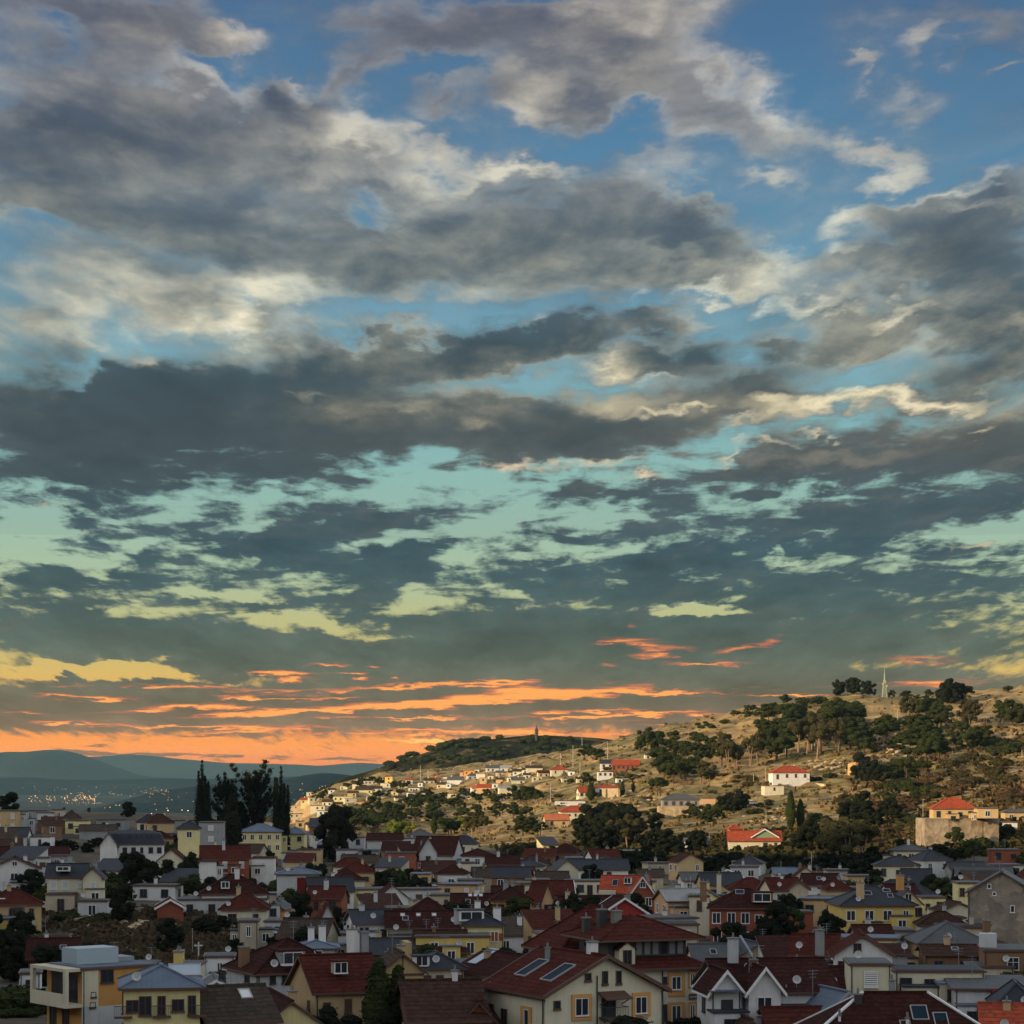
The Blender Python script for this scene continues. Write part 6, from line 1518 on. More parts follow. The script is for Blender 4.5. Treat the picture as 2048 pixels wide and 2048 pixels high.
for lab, h_ in list(HM.items()):
    if 190 < h_.D < 640 and not any(t in lab for t in ('loggia','stone gable','tower','mansard','annexe','cypress')):
        for q in range(h_.rng.choice([0, 1, 1, 2])):
            sd = h_.rng.choice(['F','L','R','F']); sp = h_.w if sd == 'F' else h_.d
            h_.extend(sd, h_.rng.uniform(-0.3, 0.3)*sp, h_.rng.uniform(2.0, 3.6), h_.rng.uniform(1.2, 2.6), h_.rng.uniform(0.9, 2.4), plaster(WALLC[h_.rng.choice(['white','greywhite','cream','beige','tan'])]) if h_.rng.random() < .5 else None)
    if h_.roof_kind in ('gx', 'hip', 'gy') and not any(c.name.startswith('chimney') for c in h_.root.children) and h_.D < 900 and h_.rng.random() < 0.72:
        rr = h_.rise
        if h_.roof_kind == 'gy': h_.chimney(h_.rng.uniform(-0.25, 0.25)*h_.w, h_.rng.uniform(-0.2, 0.3)*h_.d, rr*0.5, h_.rng.uniform(1.0, 1.9), h_.rng.uniform(0.24, 0.4), plaster(WALLC[h_.rng.choice(['white','greywhite','brown','grey','tan'])]))
        else: h_.chimney(h_.rng.uniform(-0.33, 0.33)*h_.w, h_.rng.uniform(-0.15, 0.1)*h_.d, rr*0.72, h_.rng.uniform(0.9, 1.8), h_.rng.uniform(0.24, 0.4), plaster(WALLC[h_.rng.choice(['white','greywhite','brown','grey','tan'])]))
    if h_.D < 420 and h_.rng.random() < 0.5: h_.dish(h_.rng.uniform(-0.4, 0.4)*h_.w, -h_.d/2 + 0.4, 0.9 if h_.roof_kind != 'flat' else 0.9)
    if h_.D < 420 and h_.roof_kind in ('gx','hip') and h_.rng.random() < 0.35: h_.skylight(h_.rng.uniform(-0.3,0.3)*h_.w, h_.rise*0.35, 0.7, 1.0, 'F')
    if h_.D < 330 and h_.rng.random() < 0.8: h_.pipe(h_.w/2 - 0.15, -h_.d/2 - 0.08); h_.pipe(-h_.w/2 + 0.15, -h_.d/2 - 0.08)
    if h_.D < 600 and h_.rng.random() < 0.45: h_.aerial(h_.rng.uniform(-0.3, 0.3)*h_.w, 0.1*h_.d, h_.rise*0.8 + 0.2, h_.rng.uniform(1.4, 2.6))

# ================================================================ sight lines onto the whole landscape
from mathutils.bvhtree import BVHTree
BV = []
for o in list(COL.objects):
    if o.type == 'MESH' and o.get('kind') == 'structure':
        me = o.data; BV.append(BVHTree.FromPolygons([v.co.copy() for v in me.vertices], [tuple(p.vertices) for p in me.polygons]))
def cast(px, py, dmin=0.0):
    for k in range(14):
        p = cast1(px, py + 2.0*k, dmin)
        if p is not None: return p
def cast1(px, py, dmin=0.0):
    d = Vector(((px - 1024)/F, 1.0, (HY - py)/F)); L = d.length; dn = d / L; best = None
    org = dn * (dmin * L)
    for b in BV:
        h = b.ray_cast(org, dn)
        if h[0] is not None and (best is None or h[3] < best[1]): best = (h[0], h[3])
    return best[0] if best else None
def ordinal(i):
    return ORD[i] if i < 20 else ('twenty-' + ORD[i-20] if i < 29 else f'{i+1}th')
ORD = ['first','second','third','fourth','fifth','sixth','seventh','eighth','ninth','tenth','eleventh','twelfth','thirteenth','fourteenth','fifteenth','sixteenth','seventeenth','eighteenth','nineteenth','twentieth']

# ---- houses of the far sunlit flank:  px, eave row, width, height px, wall, roof kind, roof colour
FL = [
(586,1612,22,8,'cream','flat','pale'),(612,1600,20,14,'paleyellow','gx','brightred'),(630,1596,26,8,'cream','flat','pale'),(637,1612,30,12,'cream','flat','grey'),(598,1628,40,7,'cream','flat','brown'),(650,1622,30,7,'white','flat','grey'),(600,1643,16,12,'tan','flat','grey'),(622,1650,18,12,'peach','gx','brown'),(688,1594,40,10,'paleyellow','flat','pale'),(700,1597,24,9,'cream','flat','pale'),
(641,1588,12,5,'cream','flat','grey'),(664,1580,14,5,'white','gx','brown'),(690,1573,16,6,'cream','flat','pale'),(716,1568,20,7,'cream','gx','brown'),(739,1562,24,8,'cream','flat','brown'),(765,1556,20,6,'tan','flat','orange'),(779,1554,16,22,'yellow','flat','orange'),(772,1567,20,14,'cream','flat','pale'),
(729,1580,34,12,'paleyellow','gx','brown'),(705,1586,18,9,'tan','gx','brown'),(754,1577,20,9,'cream','gx','brown'),(740,1593,16,6,'cream','flat','pale'),(768,1588,20,8,'cream','flat','pale'),(790,1583,14,10,'paleyellow','flat','grey'),(806,1570,20,6,'cream','gx','brown'),(818,1560,14,10,'white','gx','brightred'),(828,1576,22,6,'white','flat','brown'),(842,1566,10,8,'white','flat','grey'),(858,1562,20,5,'cream','gx','brown'),(872,1559,14,5,'tan','gx','brightred'),
(836,1586,42,14,'white','flat','grey'),(868,1592,18,8,'greywhite','flat','grey'),(898,1568,10,8,'white','flat','pale'),(911,1560,30,10,'white','gx','grey'),(884,1570,18,5,'cream','gx','brown'),(892,1555,16,5,'cream','flat','brown'),(928,1545,16,8,'peach','flat','orange'),(940,1542,22,7,'orange','flat','orange'),(944,1552,20,7,'greywhite','hip','grey'),(962,1548,18,8,'white','flat','orange'),(967,1556,14,14,'tan','flat','orange'),(955,1540,10,5,'white','flat','grey'),
(985,1536,26,6,'white','gx','grey'),(1000,1545,16,6,'cream','gx','grey'),(1012,1536,22,6,'white','gx','pale'),(1024,1545,14,7,'cream','gx','brown'),(1037,1543,22,6,'white','gx','brown'),(1052,1540,14,6,'cream','gx','brown'),(1020,1556,12,6,'white','flat','grey'),(1000,1560,14,5,'peach','gx','brown'),
(955,1577,26,13,'white','gx','orange'),(968,1575,28,9,'peach','gx','brightred'),(946,1586,20,8,'cream','flat','pale'),(930,1592,14,7,'white','shed','pale'),(905,1588,18,6,'cream','flat','grey'),(916,1596,12,6,'white','flat','pale'),(1010,1576,26,14,'cream','shed','pale'),(1002,1592,14,10,'white','gx','grey'),(990,1568,12,7,'white','flat','pale'),(1036,1562,26,5,'cream','gx','grey'),(1074,1556,20,5,'cream','flat','orange'),(1054,1551,14,5,'white','gx','brown'),
(1040,1536,10,6,'cream','flat','grey'),(1086,1546,22,8,'cream','gx','red'),(982,1552,12,6,'cream','flat','brown'),(798,1596,18,7,'cream','gx','brown'),(656,1604,20,8,'cream','gx','brown'),(675,1608,16,7,'tan','gx','brown'),(721,1606,22,5,'tan','flat','orange'),(620,1585,12,5,'cream','flat','pale'),
(1144,1545,14,5,'white','flat','grey'),(1160,1560,14,5,'cream','gx','red'),(1128,1560,12,5,'cream','flat','pale'),(1295,1513,12,4,'cream','gx','grey'),(1238,1560,12,5,'white','flat','grey'),
]
WS = {}
def small_window():
    if 'w' not in WS:
        m = MB(); m.box(-0.6,0.6,-0.06,0.02,-0.7,0.7,0); WS['w'] = m.mesh('window', [GLASS])
    return WS['w']
rowsF = {}
items = []
for px, py, wp, hp, wl, rf, rc in FL:
    p = cast(px, py + hp, 600)
    if p is None: continue
    items.append((px, py, wp, hp, wl, rf, rc, p))
def band(p): return 'top' if p[1] < 1560 else ('middle' if p[1] < 1585 else 'bottom')
for bnd in ('top', 'middle', 'bottom'):
    its = sorted([i for i in items if band(i) == bnd], key=lambda q: q[0])
    for k, (px, py, wp, hp, wl, rf, rc, p) in enumerate(its):
        D = p.y; H = (p.z and (HY - py)/F*D - p.z); H = max(2.2, H); wd = wp*D/F; dp = min(9.0, max(5.0, wd*0.7))
        yy = p.y + dp/2
        root = empty('house', (p.x*yy/p.y, yy, p.z - 1.5), R(rng.uniform(-14, 14)))
        lab = f"{'small' if wp < 17 else 'sunlit'} {WALLN[wl]} house, {'flat' if rf == 'flat' else ROOFN[rc].replace(' tile','')} roof, {ordinal(k)} from left in {bnd} row on far slope"
        tag(root, lab, 'house', 'sunlit houses on the far slope')
        h = H + 1.5; rise = 0 if rf == 'flat' else min(2.6, wd*0.22); w2, d2 = wd/2, dp/2
        m = MB(); m.box(-w2, w2, -d2, d2, 0, h)
        if rf == 'gx':
            for sx in (-1, 1): m.poly([(sx*w2,-d2*sx,h),(sx*w2,d2*sx,h),(sx*w2,0,h+rise)])
        m.build('wall', wallmat(wl), root)
        m = MB(); rm = roofmat(rc)
        if rf == 'flat': m.box(-w2-.2, w2+.2, -d2-.2, d2+.2, h+.003, h+0.35)
        elif rf == 'shed': m.slab([(-w2-.3,-d2-.3,h+.2),(w2+.3,-d2-.3,h+.2),(w2+.3,d2+.3,h+rise*.6+.3),(-w2-.3,d2+.3,h+rise*.6+.3)], 0.25)
        elif rf == 'gx':
            for sg in (-1, 1):
                pts = [(-w2-.4, sg*(d2+.4), h+.1), (w2+.4, sg*(d2+.4), h+.1), (w2+.4, 0, h+rise+.3), (-w2-.4, 0, h+rise+.3)]
                m.slab(pts if sg < 0 else pts[::-1], 0.25)
        else:
            a = [(-w2-.4,-d2-.4,h+.1),(w2+.4,-d2-.4,h+.1),(w2+.4,d2+.4,h+.1),(-w2-.4,d2+.4,h+.1)]; e0, e1 = (-w2*.4,0,h+rise+.3), (w2*.4,0,h+rise+.3)
            for q in ([a[0],a[1],e1,e0],[a[1],a[2],e1],[a[2],a[3],e0,e1],[a[3],a[0],e0]): m.poly(q)
            m.poly(a[::-1])
        m.build('roof', rm, root)
        n = max(1, int(wd/3.2)); fl = max(1, int(H/3.0))
        for r_ in range(min(fl, 3)):
            for c in range(n):
                if rng.random() < 0.2: continue
                inst('window', small_window(), root, ((c+.5)/n*wd - w2, -d2, h - 1.4 - r_*2.8))
        if rf != 'flat' and rng.random() < 0.5:
            m = MB(); m.box(-.35,.35,-.35,.35,0,1.6); m.build('chimney', wallmat(wl), root, (rng.uniform(-.3,.3)*wd, 0, h+rise*0.7))

# ---- small infill houses in the gaps of the town
placed = [(v.root.location.x, v.root.location.y, max(v.w, v.d)) for v in HM.values()] + [(A.root.location.x, A.root.location.y, 14), (B.root.location.x, B.root.location.y, 14)]
fill = []
frg = random.Random(21)
for tries in range(9000):
    px = frg.uniform(-30, 2080); D = frg.uniform(262, 720)
    if px < 520 and 285 < D < 400: continue                       # bare rocky slope
    if px < 640 and D > 660: continue
    if px > 1150 and D > 560: continue
    if px > 1500 and D > 500: continue
    x = (px - 1024)/F*D
    if any((x - a)**2 + ((D - b)*0.8)**2 < (c*0.60 + 3.6)**2 for a, b, c in placed): continue
    gz_ = ground(x, D); py = HY - gz_/D*F
    placed.append((x, D, 7.5)); fill.append((px, D, gz_))
    if len(fill) >= 96: break
bands = {'nearest': (0, 330), 'middle': (330, 440), 'farthest': (440, 999)}
for bn, (a, b) in bands.items():
    its = sorted([f for f in fill if a <= f[1] < b])
    for k, (px, D, gz_) in enumerate(its):
        wl = frg.choice(['cream','greywhite','white','white','beige','cream','paleyellow','brown','greywhite','tan']); rf = frg.choice(['gx','hip','gy','flat','flat','flat','shed']); 
        rc = frg.choice(['darkred','red','brown','brownred','slate']) if rf != 'flat' else frg.choice(['grey','slate','blue'])
        h = frg.uniform(2.6, 4.6); py = HY - (gz_ + h)/D*F
        T_D = D
        lab = f"small {WALLN[wl]} house, {'flat' if rf == 'flat' else ROOFN[rc].replace(' tile','')} roof, {ordinal(k)} from left in {bn} row of infill houses"
        v = House(px, py, D, w=frg.uniform(5.0, 8.5), d=frg.uniform(5, 7.5), h=h, rz=frg.uniform(-16, 22), roof=rf, rise=frg.uniform(1.7, 2.6) if rf != 'flat' else 0, over=0.35, wall=wl, rc=rc, label=lab, group='small infill houses of the town', gz=gz_-1.0)
        if frg.random() < 0.6: v.chimney(frg.uniform(-.3,.3)*v.w, 0.3, v.rise*0.8, frg.uniform(0.8,1.4), 0.28)
T_D = None

# ================================================================ trees
BIG = [ # kind, px, foot row, height px, depth, width factor, label, variant
('poplar',404,1652,130,640,0.82,'tall black many-pointed poplar clump, left of the crest trees against the sunset',0),
('pine',450,1650,112,645,0.68,'ragged dark pine between the poplar clump and the tallest pine on the crest',0),
('pine',505,1655,140,648,0.82,'tallest open-branched pine in the middle of the crest trees',1),
('dense',480,1650,56,652,0.7,'low black tree mass under the tallest pine on the crest',1),
('cypress',464,1694,110,600,1.2,'black columnar cypress standing in front of the crest pines',1),
('poplar',562,1650,116,640,0.72,'dark pointed conifer at the right end of the crest tree group',3),
('dense',672,1694,92,625,0.85,'bushy black tree on the right shoulder of the left hill',2),
('dense',18,1634,52,720,1.3,'black tree mass at the far left edge of the crest',0),
('dense',128,1640,26,745,1.3,'low dark tree between the beige stub and the hipped roof',3),
('dense',178,1648,34,735,1.0,'small round black tree above the pale yellow box building',4),
('dense',256,1652,52,715,1.15,'wide round black tree on the crest over the mansard house',1),
('dense',275,1836,140,425,1.15,'huge black broadleaf tree on the left slope below the mansard house',2),
('dense',335,1810,96,450,1.1,'dark tree leaning against the huge black broadleaf tree',3),
('dense',378,1800,100,470,0.95,'round-headed black tree left of the brick red and white house',4),
('dense',600,1856,70,360,1.0,'round black tree right of the orange side wall',0),
('dense',22,1985,135,300,0.85,'large black tree at the left edge over the green carport',1),
('dense',118,1912,42,350,1.25,'dark round bush below the low cream house on the slope',2),
('cypress',249,1990,66,235,1.6,'small feathery conifer in front of the modern orange house',0),
('cypress',756,2075,168,196,1.25,'taller of the two slim dark conifers in the foreground',0),
('cypress',797,2070,148,197,1.15,'shorter of the two slim dark conifers in the foreground',2),
('dense',775,2075,72,194,1.1,'bushy dark growth between the feet of the two slim conifers',1),
('pine',888,2012,74,236,1.35,'leafy black tree in front of the cream slate-roofed house',3),
('dense',662,2056,50,200,1.2,'dark green garden tree left of the slim conifers at the bottom edge',4),
('cypress',1616,1862,66,400,1.1,'slim black cypress beside the yellow villa garden',1),
('dense',1424,1858,56,385,0.95,'dark leafy tree in front of the pink and cream house',0),
('dense',1530,1898,66,330,1.1,'tallest tree of the dark garden group behind the tan slate-roofed house',2),
('dense',1580,1900,62,335,1.1,'spreading dark tree left of the white gabled house',3),
('dense',1505,1880,46,350,1.1,'dark tree in front of the pale yellow porch bay',1),
('dense',1963,1856,62,385,1.0,'round black tree below the pale yellow two-storey front',4),
('dense',1850,1886,52,345,1.0,'dark round tree left of the broad grey hipped roof',0),
('dense',2022,1893,56,320,1.2,'dark tree mass behind the brown house at the right edge',2),
('dense',1046,1828,40,430,0.9,'dark garden tree below the narrow peach gable',1),
('dense',1005,1850,32,420,1.0,'low dark bush at the foot of the bright orange house',2),
('dense',2035,1755,40,560,1.2,'dark conifer-like bush by the pale house at the right edge',3),
('dense',1385,2060,36,200,1.4,'dark shrub at the foot of the tall cream house with orange surrounds',1),
('dense',1268,2062,40,186,1.5,'large shrub below the right orange window of the gabled cream house',3),
]
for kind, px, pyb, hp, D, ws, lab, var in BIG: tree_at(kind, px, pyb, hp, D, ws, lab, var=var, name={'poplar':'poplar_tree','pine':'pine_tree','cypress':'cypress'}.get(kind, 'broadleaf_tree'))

#  cluster: centre px,row, half sizes, count, kind, height px range, width factor, label
CL = [
(1690,1394,22,3,4,'dense',(28,36),1.0,'dark round tree on the skyline left of the radio mast'),
(1737,1390,12,2,2,'dense',(26,32),1.0,'dark round tree on the ridge just left of the radio mast'),
(1895,1404,24,4,5,'dense',(36,50),1.0,'tall dark tree on the skyline right of the radio mast'),
(1935,1398,18,3,2,'round',(24,30),1.1,'lower dark tree beside the tall skyline trees'),
(2015,1380,14,3,2,'bush',(12,16),1.0,'low bush on the skyline at the right edge'),
(1600,1428,70,12,12,'bush',(9,16),1.0,'dark bush dotted along the upper ridge slope'),
(1505,1432,50,6,12,'bush',(8,13),1.1,'dark bush in a line along the left ridge skyline'),
(1430,1452,40,8,9,'bush',(7,11),1.2,'low bush along the ridge where it meets the sunset'),
(1540,1440,24,8,4,'round',(22,32),1.0,'dark tree standing above the left ridge line'),
(1650,1440,60,14,14,'bush',(10,18),1.1,'dark bush above the tall-trunked grove'),
(1415,1480,45,10,10,'bush',(9,15),1.1,'dark bush on the grass left of the tall-trunked grove'),
(1600,1465,24,10,4,'umbrella',(50,66),0.95,'flat-topped pine in the upper row of the hillside grove'),
(1690,1470,34,14,8,'umbrella',(55,78),1.0,'large dark pine in the middle of the hillside grove'),
(1640,1505,55,14,9,'eucalyptus',(58,82),0.85,'tall tree with pale forked trunk in the hillside grove'),
(1480,1528,42,18,8,'eucalyptus',(44,64),0.85,'pale-trunked tree at the left end of the hillside grove'),
(1560,1510,30,14,6,'round',(40,58),0.9,'dark rounded tree below the hillside grove'),
(1440,1520,30,14,6,'round',(28,40),0.95,'dark rounded tree left of the hillside grove'),
(1765,1480,22,10,4,'umbrella',(44,60),0.9,'dark pine beside the stone block on the upper hill'),
(1820,1440,26,10,5,'eucalyptus',(36,48),0.9,'thin-trunked tree right of the stone block on the upper hill'),
(1875,1445,22,14,4,'round',(44,58),0.95,'big dark tree below the tall skyline trees'),
(1940,1450,30,10,6,'eucalyptus',(34,46),1.0,'open tree on the upper right slope'),
(2015,1445,30,18,6,'round',(34,48),1.0,'dark tree near the upper right edge'),
(1850,1428,30,6,6,'bush',(10,16),1.3,'low bush near the ridge path right of the mast'),
(1870,1510,28,16,7,'round',(38,54),1.0,'dark tree in the clump on the right slope'),
(2000,1500,45,12,12,'bush',(14,26),1.3,'rounded scrub bush on the right slope'),
(1960,1560,60,30,18,'olivebush',(12,24),1.2,'dark scrub bush on the shaded right slope'),
(1820,1590,60,22,20,'bush',(14,26),1.3,'dark scrub bush above the tall stone base'),
(1830,1560,20,10,4,'umbrella',(44,56),0.9,'lone pine above the lit bank on the right slope'),
(1738,1562,22,6,3,'dense',(44,58),1.05,'dense black tree right of the orange-lit bank'),
(1700,1610,50,14,10,'olivebush',(12,22),1.3,'olive scrub bush beside the track under the white villa'),
(1640,1560,30,8,5,'bush',(10,18),1.2,'small bush on the bank right of the white sunlit villa'),
(1350,1480,60,10,12,'bush',(8,15),1.1,'dark bush on the sunlit grass below the ridge'),
(1300,1500,30,14,6,'round',(30,46),0.85,'upright dark tree on the sunlit slope under the left ridge'),
(1375,1512,20,6,4,'round',(20,28),0.95,'round tree left of the eroded bank'),
(1360,1556,34,12,7,'round',(36,54),0.95,'dark tree in the clump above the two round-headed pines'),
(1312,1590,20,5,3,'umbrella',(36,44),1.15,'round-headed pine with bare trunk on the middle slope'),
(1400,1575,24,8,4,'eucalyptus',(34,46),0.9,'open pale-trunked tree right of the round-headed pines'),
(1180,1568,16,8,3,'round',(18,26),1.0,'dark tree beside the tiny three-windowed house'),
(1185,1520,28,10,6,'round',(18,30),1.0,'dark tree on the shoulder left of the long red roof'),
(1186,1604,5,3,1,'cypress',(36,38),1.9,'broad dark conifer right of the sunlit cream cottage'),
(1248,1594,6,3,1,'cypress',(30,32),1.3,'pointed cypress right of the stone wall on the middle slope'),
(1264,1590,6,3,1,'cypress',(22,24),1.5,'small rounded cypress right of the pointed one'),
(1060,1602,34,8,8,'round',(26,40),0.95,'dark round tree in the clump on the brown grass slope'),
(1000,1640,60,14,9,'round',(20,32),1.0,'green tree on the folded lower slope'),
(930,1664,16,5,3,'green',(26,36),1.2,'rounded olive tree at the foot of the far slope'),
(805,1672,26,4,3,'green',(34,42),1.2,'bright green drooping tree behind the first roofs'),
(868,1668,4,2,1,'cypress',(38,40),1.3,'narrow poplar between the green trees at the slope foot'),
(895,1672,18,4,3,'round',(34,42),1.1,'dark green rounded tree right of the narrow poplar'),
(955,1668,22,6,5,'eucalyptus',(34,46),1.0,'brown-green tree at the foot of the folded slope'),
(760,1640,60,24,26,'round',(16,28),1.1,'dark green tree on the lower far slope'),
(700,1640,45,22,18,'olivebush',(10,18),1.3,'olive bush on the lower far slope'),
(870,1612,60,12,22,'round',(14,24),1.1,'dark tree among the white houses of the far slope'),
(960,1600,50,14,16,'round',(14,22),1.1,'dark tree below the pale houses of the far slope'),
(760,1575,80,10,22,'round',(10,18),1.1,'small dark tree between the upper houses of the far slope'),
(650,1598,30,12,10,'round',(10,16),1.1,'small dark tree at the left end of the far slope'),
(1110,1720,5,3,1,'round',(22,24),1.2,'dark tree beside the cream barn gable'),
(1200,1694,60,16,14,'dense',(40,62),1.0,'dark tree in the big grove at the foot of the hill'),
(1265,1690,40,10,8,'eucalyptus',(42,60),0.95,'brown pale-trunked tree in the big grove at the foot of the hill'),
(1060,1670,30,10,6,'round',(26,36),1.1,'dark tree left of the lamp post by the orange roof'),
(1070,1712,46,6,9,'dense',(18,26),1.3,'black bush along the shaded foot of the slope'),
(1300,1740,70,10,16,'dense',(30,46),1.1,'dark green tree in the belt behind the brick gable'),
(1430,1746,50,8,10,'dense',(24,36),1.2,'black tree above the right middle roofs'),
(1400,1640,40,10,10,'round',(22,36),1.2,'dark tree in the hedge belt right of the grey bungalow'),
(1460,1618,36,9,10,'dense',(22,34),1.2,'dark tree of the long diagonal hedge in front of the villa'),
(1510,1628,12,4,2,'bush',(12,18),1.3,'round bush left of the paired cypresses'),
(1430,1702,50,6,12,'bush',(9,14),1.6,'clipped dark hedge bush below the red-roofed house'),
(1584,1660,4,2,1,'cypress',(80,82),1.0,'taller cypress of the pair on the hillside'),
(1604,1656,4,2,1,'cypress',(60,62),1.15,'shorter cypress of the pair on the hillside'),
(1635,1650,24,6,5,'round',(22,34),1.3,'dark bushy tree right of the paired cypresses'),
(1690,1730,50,14,12,'eucalyptus',(64,96),1.05,'big shadowed tree with pale limbs on the lower right slope'),
(1640,1700,40,14,9,'dense',(36,56),1.1,'dark tree mass right of the red-roofed hillside house'),
(1750,1680,40,18,12,'brownbush',(12,22),1.5,'brown thicket on the shaded right slope'),
(1810,1650,40,14,10,'bush',(12,22),1.4,'dark bush beside the tall stone base'),
(1900,1716,36,8,8,'dense',(20,32),1.3,'dark bush below the tall stone base'),
(2000,1680,26,14,7,'dense',(24,36),1.2,'dark tree right of the tall stone base'),
(2020,1600,26,16,8,'brownbush',(14,26),1.3,'reddish brown bush high on the right edge'),
(1540,1720,30,6,5,'bush',(10,18),1.3,'low bush on the dark bank under the hillside house'),
(770,1770,70,14,18,'dense',(22,36),1.1,'black tree on the shaded hillside in mid-town'),
(870,1772,60,10,12,'dense',(18,30),1.2,'dark tree in the scrub above the long row house'),
(700,1805,40,10,8,'dense',(20,32),1.1,'black tree left of the long row house'),
(240,1860,110,26,22,'brownbush',(9,16),1.5,'dry brown bush on the bare rocky slope'),
(380,1890,80,34,24,'brownbush',(10,18),1.5,'dry bush on the slope above the grey hipped house'),
(430,1862,36,12,9,'dense',(20,32),1.3,'black thicket at the right of the rocky slope'),
(170,1840,50,10,10,'bush',(12,20),1.4,'dark bush below the beige barred-window house'),
(50,2030,46,8,8,'bush',(22,30),1.3,'dark hedge bush at the lower left edge'),
(160,1700,60,10,10,'dense',(14,24),1.3,'dark bush on the terrace left of the mansard house'),
(640,1755,30,8,6,'dense',(18,28),1.2,'black tree right of the red shutter house'),
(1300,1830,40,6,4,'dense',(14,20),1.2,'small dark garden tree behind the hipped attic roof'),
(1700,1846,30,5,4,'bush',(10,16),1.3,'dark garden bush in front of the yellow villa'),
(600,1700,50,10,7,'dense',(14,24),1.2,'dark garden bush below the yellow annexe'),
(1180,1780,60,10,8,'dense',(12,20),1.2,'small dark garden tree between mid-town roofs'),
(460,2030,40,8,3,'dense',(16,22),1.2,'small dark tree between the foreground roofs at left'),
(1160,1590,60,30,16,'bush',(6,12),1.2,'low bush dotted over the brown grass slope'),
(1450,1570,60,20,14,'olivebush',(8,14),1.3,'olive bush on the open middle slope'),
(1560,1620,50,16,12,'olivebush',(8,14),1.3,'olive bush on the slope below the white villa'),
(1320,1632,50,14,10,'bush',(8,16),1.3,'dark bush on the green lawn slope'),
(1250,1550,50,14,12,'olivebush',(7,12),1.3,'olive bush near the long red roof'),
(1960,1530,70,20,14,'olivebush',(12,24),1.2,'added dark scrub bush in the upper thicket of the right slope'),  # extra bushes here and just below, added partly to darken the slope like shade
(1900,1570,60,24,18,'brownbush',(12,22),1.3,'added brown scrub bush above the tan red-roofed house'),
(2010,1580,34,24,11,'olivebush',(12,24),1.3,'added dark scrub bush along the right edge of the slope'),
(1800,1545,40,20,14,'bush',(14,26),1.5,'added dark scrub bush on the slope right of the lit bank'),
(1780,1620,60,20,24,'brownbush',(12,22),1.7,'added brown thicket bush on the shaded slope left of the stone base'),
(1860,1470,50,16,12,'round',(24,40),1.1,'dark tree on the slope between the ridge path and right clump'),
(1660,1475,60,22,14,'round',(38,58),1.1,'dark tree filling the middle of the hillside grove'),
(1720,1500,30,14,6,'round',(36,52),1.1,'dark tree at the right end of the hillside grove'),
(1560,1480,40,18,9,'round',(34,50),1.1,'dark tree at the upper left of the hillside grove'),
(1350,1530,60,26,12,'round',(24,40),1.1,'dark tree scattered on the slope left of the grove'),
(1240,1660,70,14,12,'dense',(36,56),1.15,'dark tree on top of the big grove at the hill foot'),
(1340,1700,60,16,14,'dense',(26,44),1.2,'dark tree between the big grove and the red-capped house'),
(1740,1640,50,20,14,'dense',(26,44),1.2,'dark tree on the shaded bank left of the stone base'),
(820,1640,60,16,14,'round',(18,30),1.2,'dark tree on the lower far slope above the green trees'),
(720,1650,50,18,18,'round',(16,28),1.2,'dark green tree in the green belt under the far slope houses'),
(800,1600,60,10,16,'round',(12,20),1.1,'dark tree in the middle row of the far slope houses'),
(900,1640,60,12,10,'bush',(10,18),1.4,'dark bush on the folded lower slope'),
(1400,1500,50,16,10,'bush',(9,16),1.4,'dark bush under the line of ridge bushes'),
(1820,1490,50,20,16,'bush',(12,22),1.5,'dark bush on the eroded upper right slope'),
(1600,1412,60,5,12,'round',(14,24),1.1,'small dark tree in the crest line left of the mast'),
(1520,1424,40,5,9,'round',(12,20),1.1,'small dark tree where the crest line drops away'),
(1830,1398,40,4,6,'round',(12,20),1.2,'small dark tree on the crest right of the mast'),
(1700,1738,60,8,16,'dense',(26,40),1.3,'dark bushy tree at the foot of the big shadowed trees'),
(1560,1742,60,8,12,'dense',(20,32),1.3,'dark bushy tree on flat ground under the red-capped house'),
(1480,1735,60,8,12,'dense',(18,28),1.3,'dark tree behind the grey pointed roof'),
(1820,1735,50,8,8,'dense',(16,26),1.3,'dark tree behind the slate hipped cream house'),
(1930,1490,40,16,9,'round',(28,44),1.1,'dark tree on the upper right slope above the thicket'),
]
crg = random.Random(5)
TNAME = {'round': 'evergreen_tree', 'umbrella': 'pine_tree', 'pine': 'pine_tree', 'eucalyptus': 'eucalyptus_tree', 'cypress': 'cypress', 'poplar': 'poplar_tree', 'dense': 'broadleaf_tree', 'green': 'broadleaf_tree', 'bush': 'bush', 'olivebush': 'olive_bush', 'brownbush': 'dry_bush'}
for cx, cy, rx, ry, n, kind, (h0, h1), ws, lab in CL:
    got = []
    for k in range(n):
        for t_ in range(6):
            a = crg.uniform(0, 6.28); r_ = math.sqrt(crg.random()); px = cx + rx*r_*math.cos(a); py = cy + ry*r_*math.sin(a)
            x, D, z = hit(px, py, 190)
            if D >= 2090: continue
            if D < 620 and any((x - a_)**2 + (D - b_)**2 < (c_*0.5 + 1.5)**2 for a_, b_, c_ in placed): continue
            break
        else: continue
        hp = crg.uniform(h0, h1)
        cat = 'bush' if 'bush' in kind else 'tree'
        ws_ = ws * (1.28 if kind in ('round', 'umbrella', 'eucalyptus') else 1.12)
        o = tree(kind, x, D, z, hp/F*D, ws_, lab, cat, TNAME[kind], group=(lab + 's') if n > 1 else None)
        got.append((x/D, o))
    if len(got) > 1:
        for k, (_, o) in enumerate(sorted(got, key=lambda q: q[0])): o['label'] = f"{lab}, {ordinal(k)} from left"
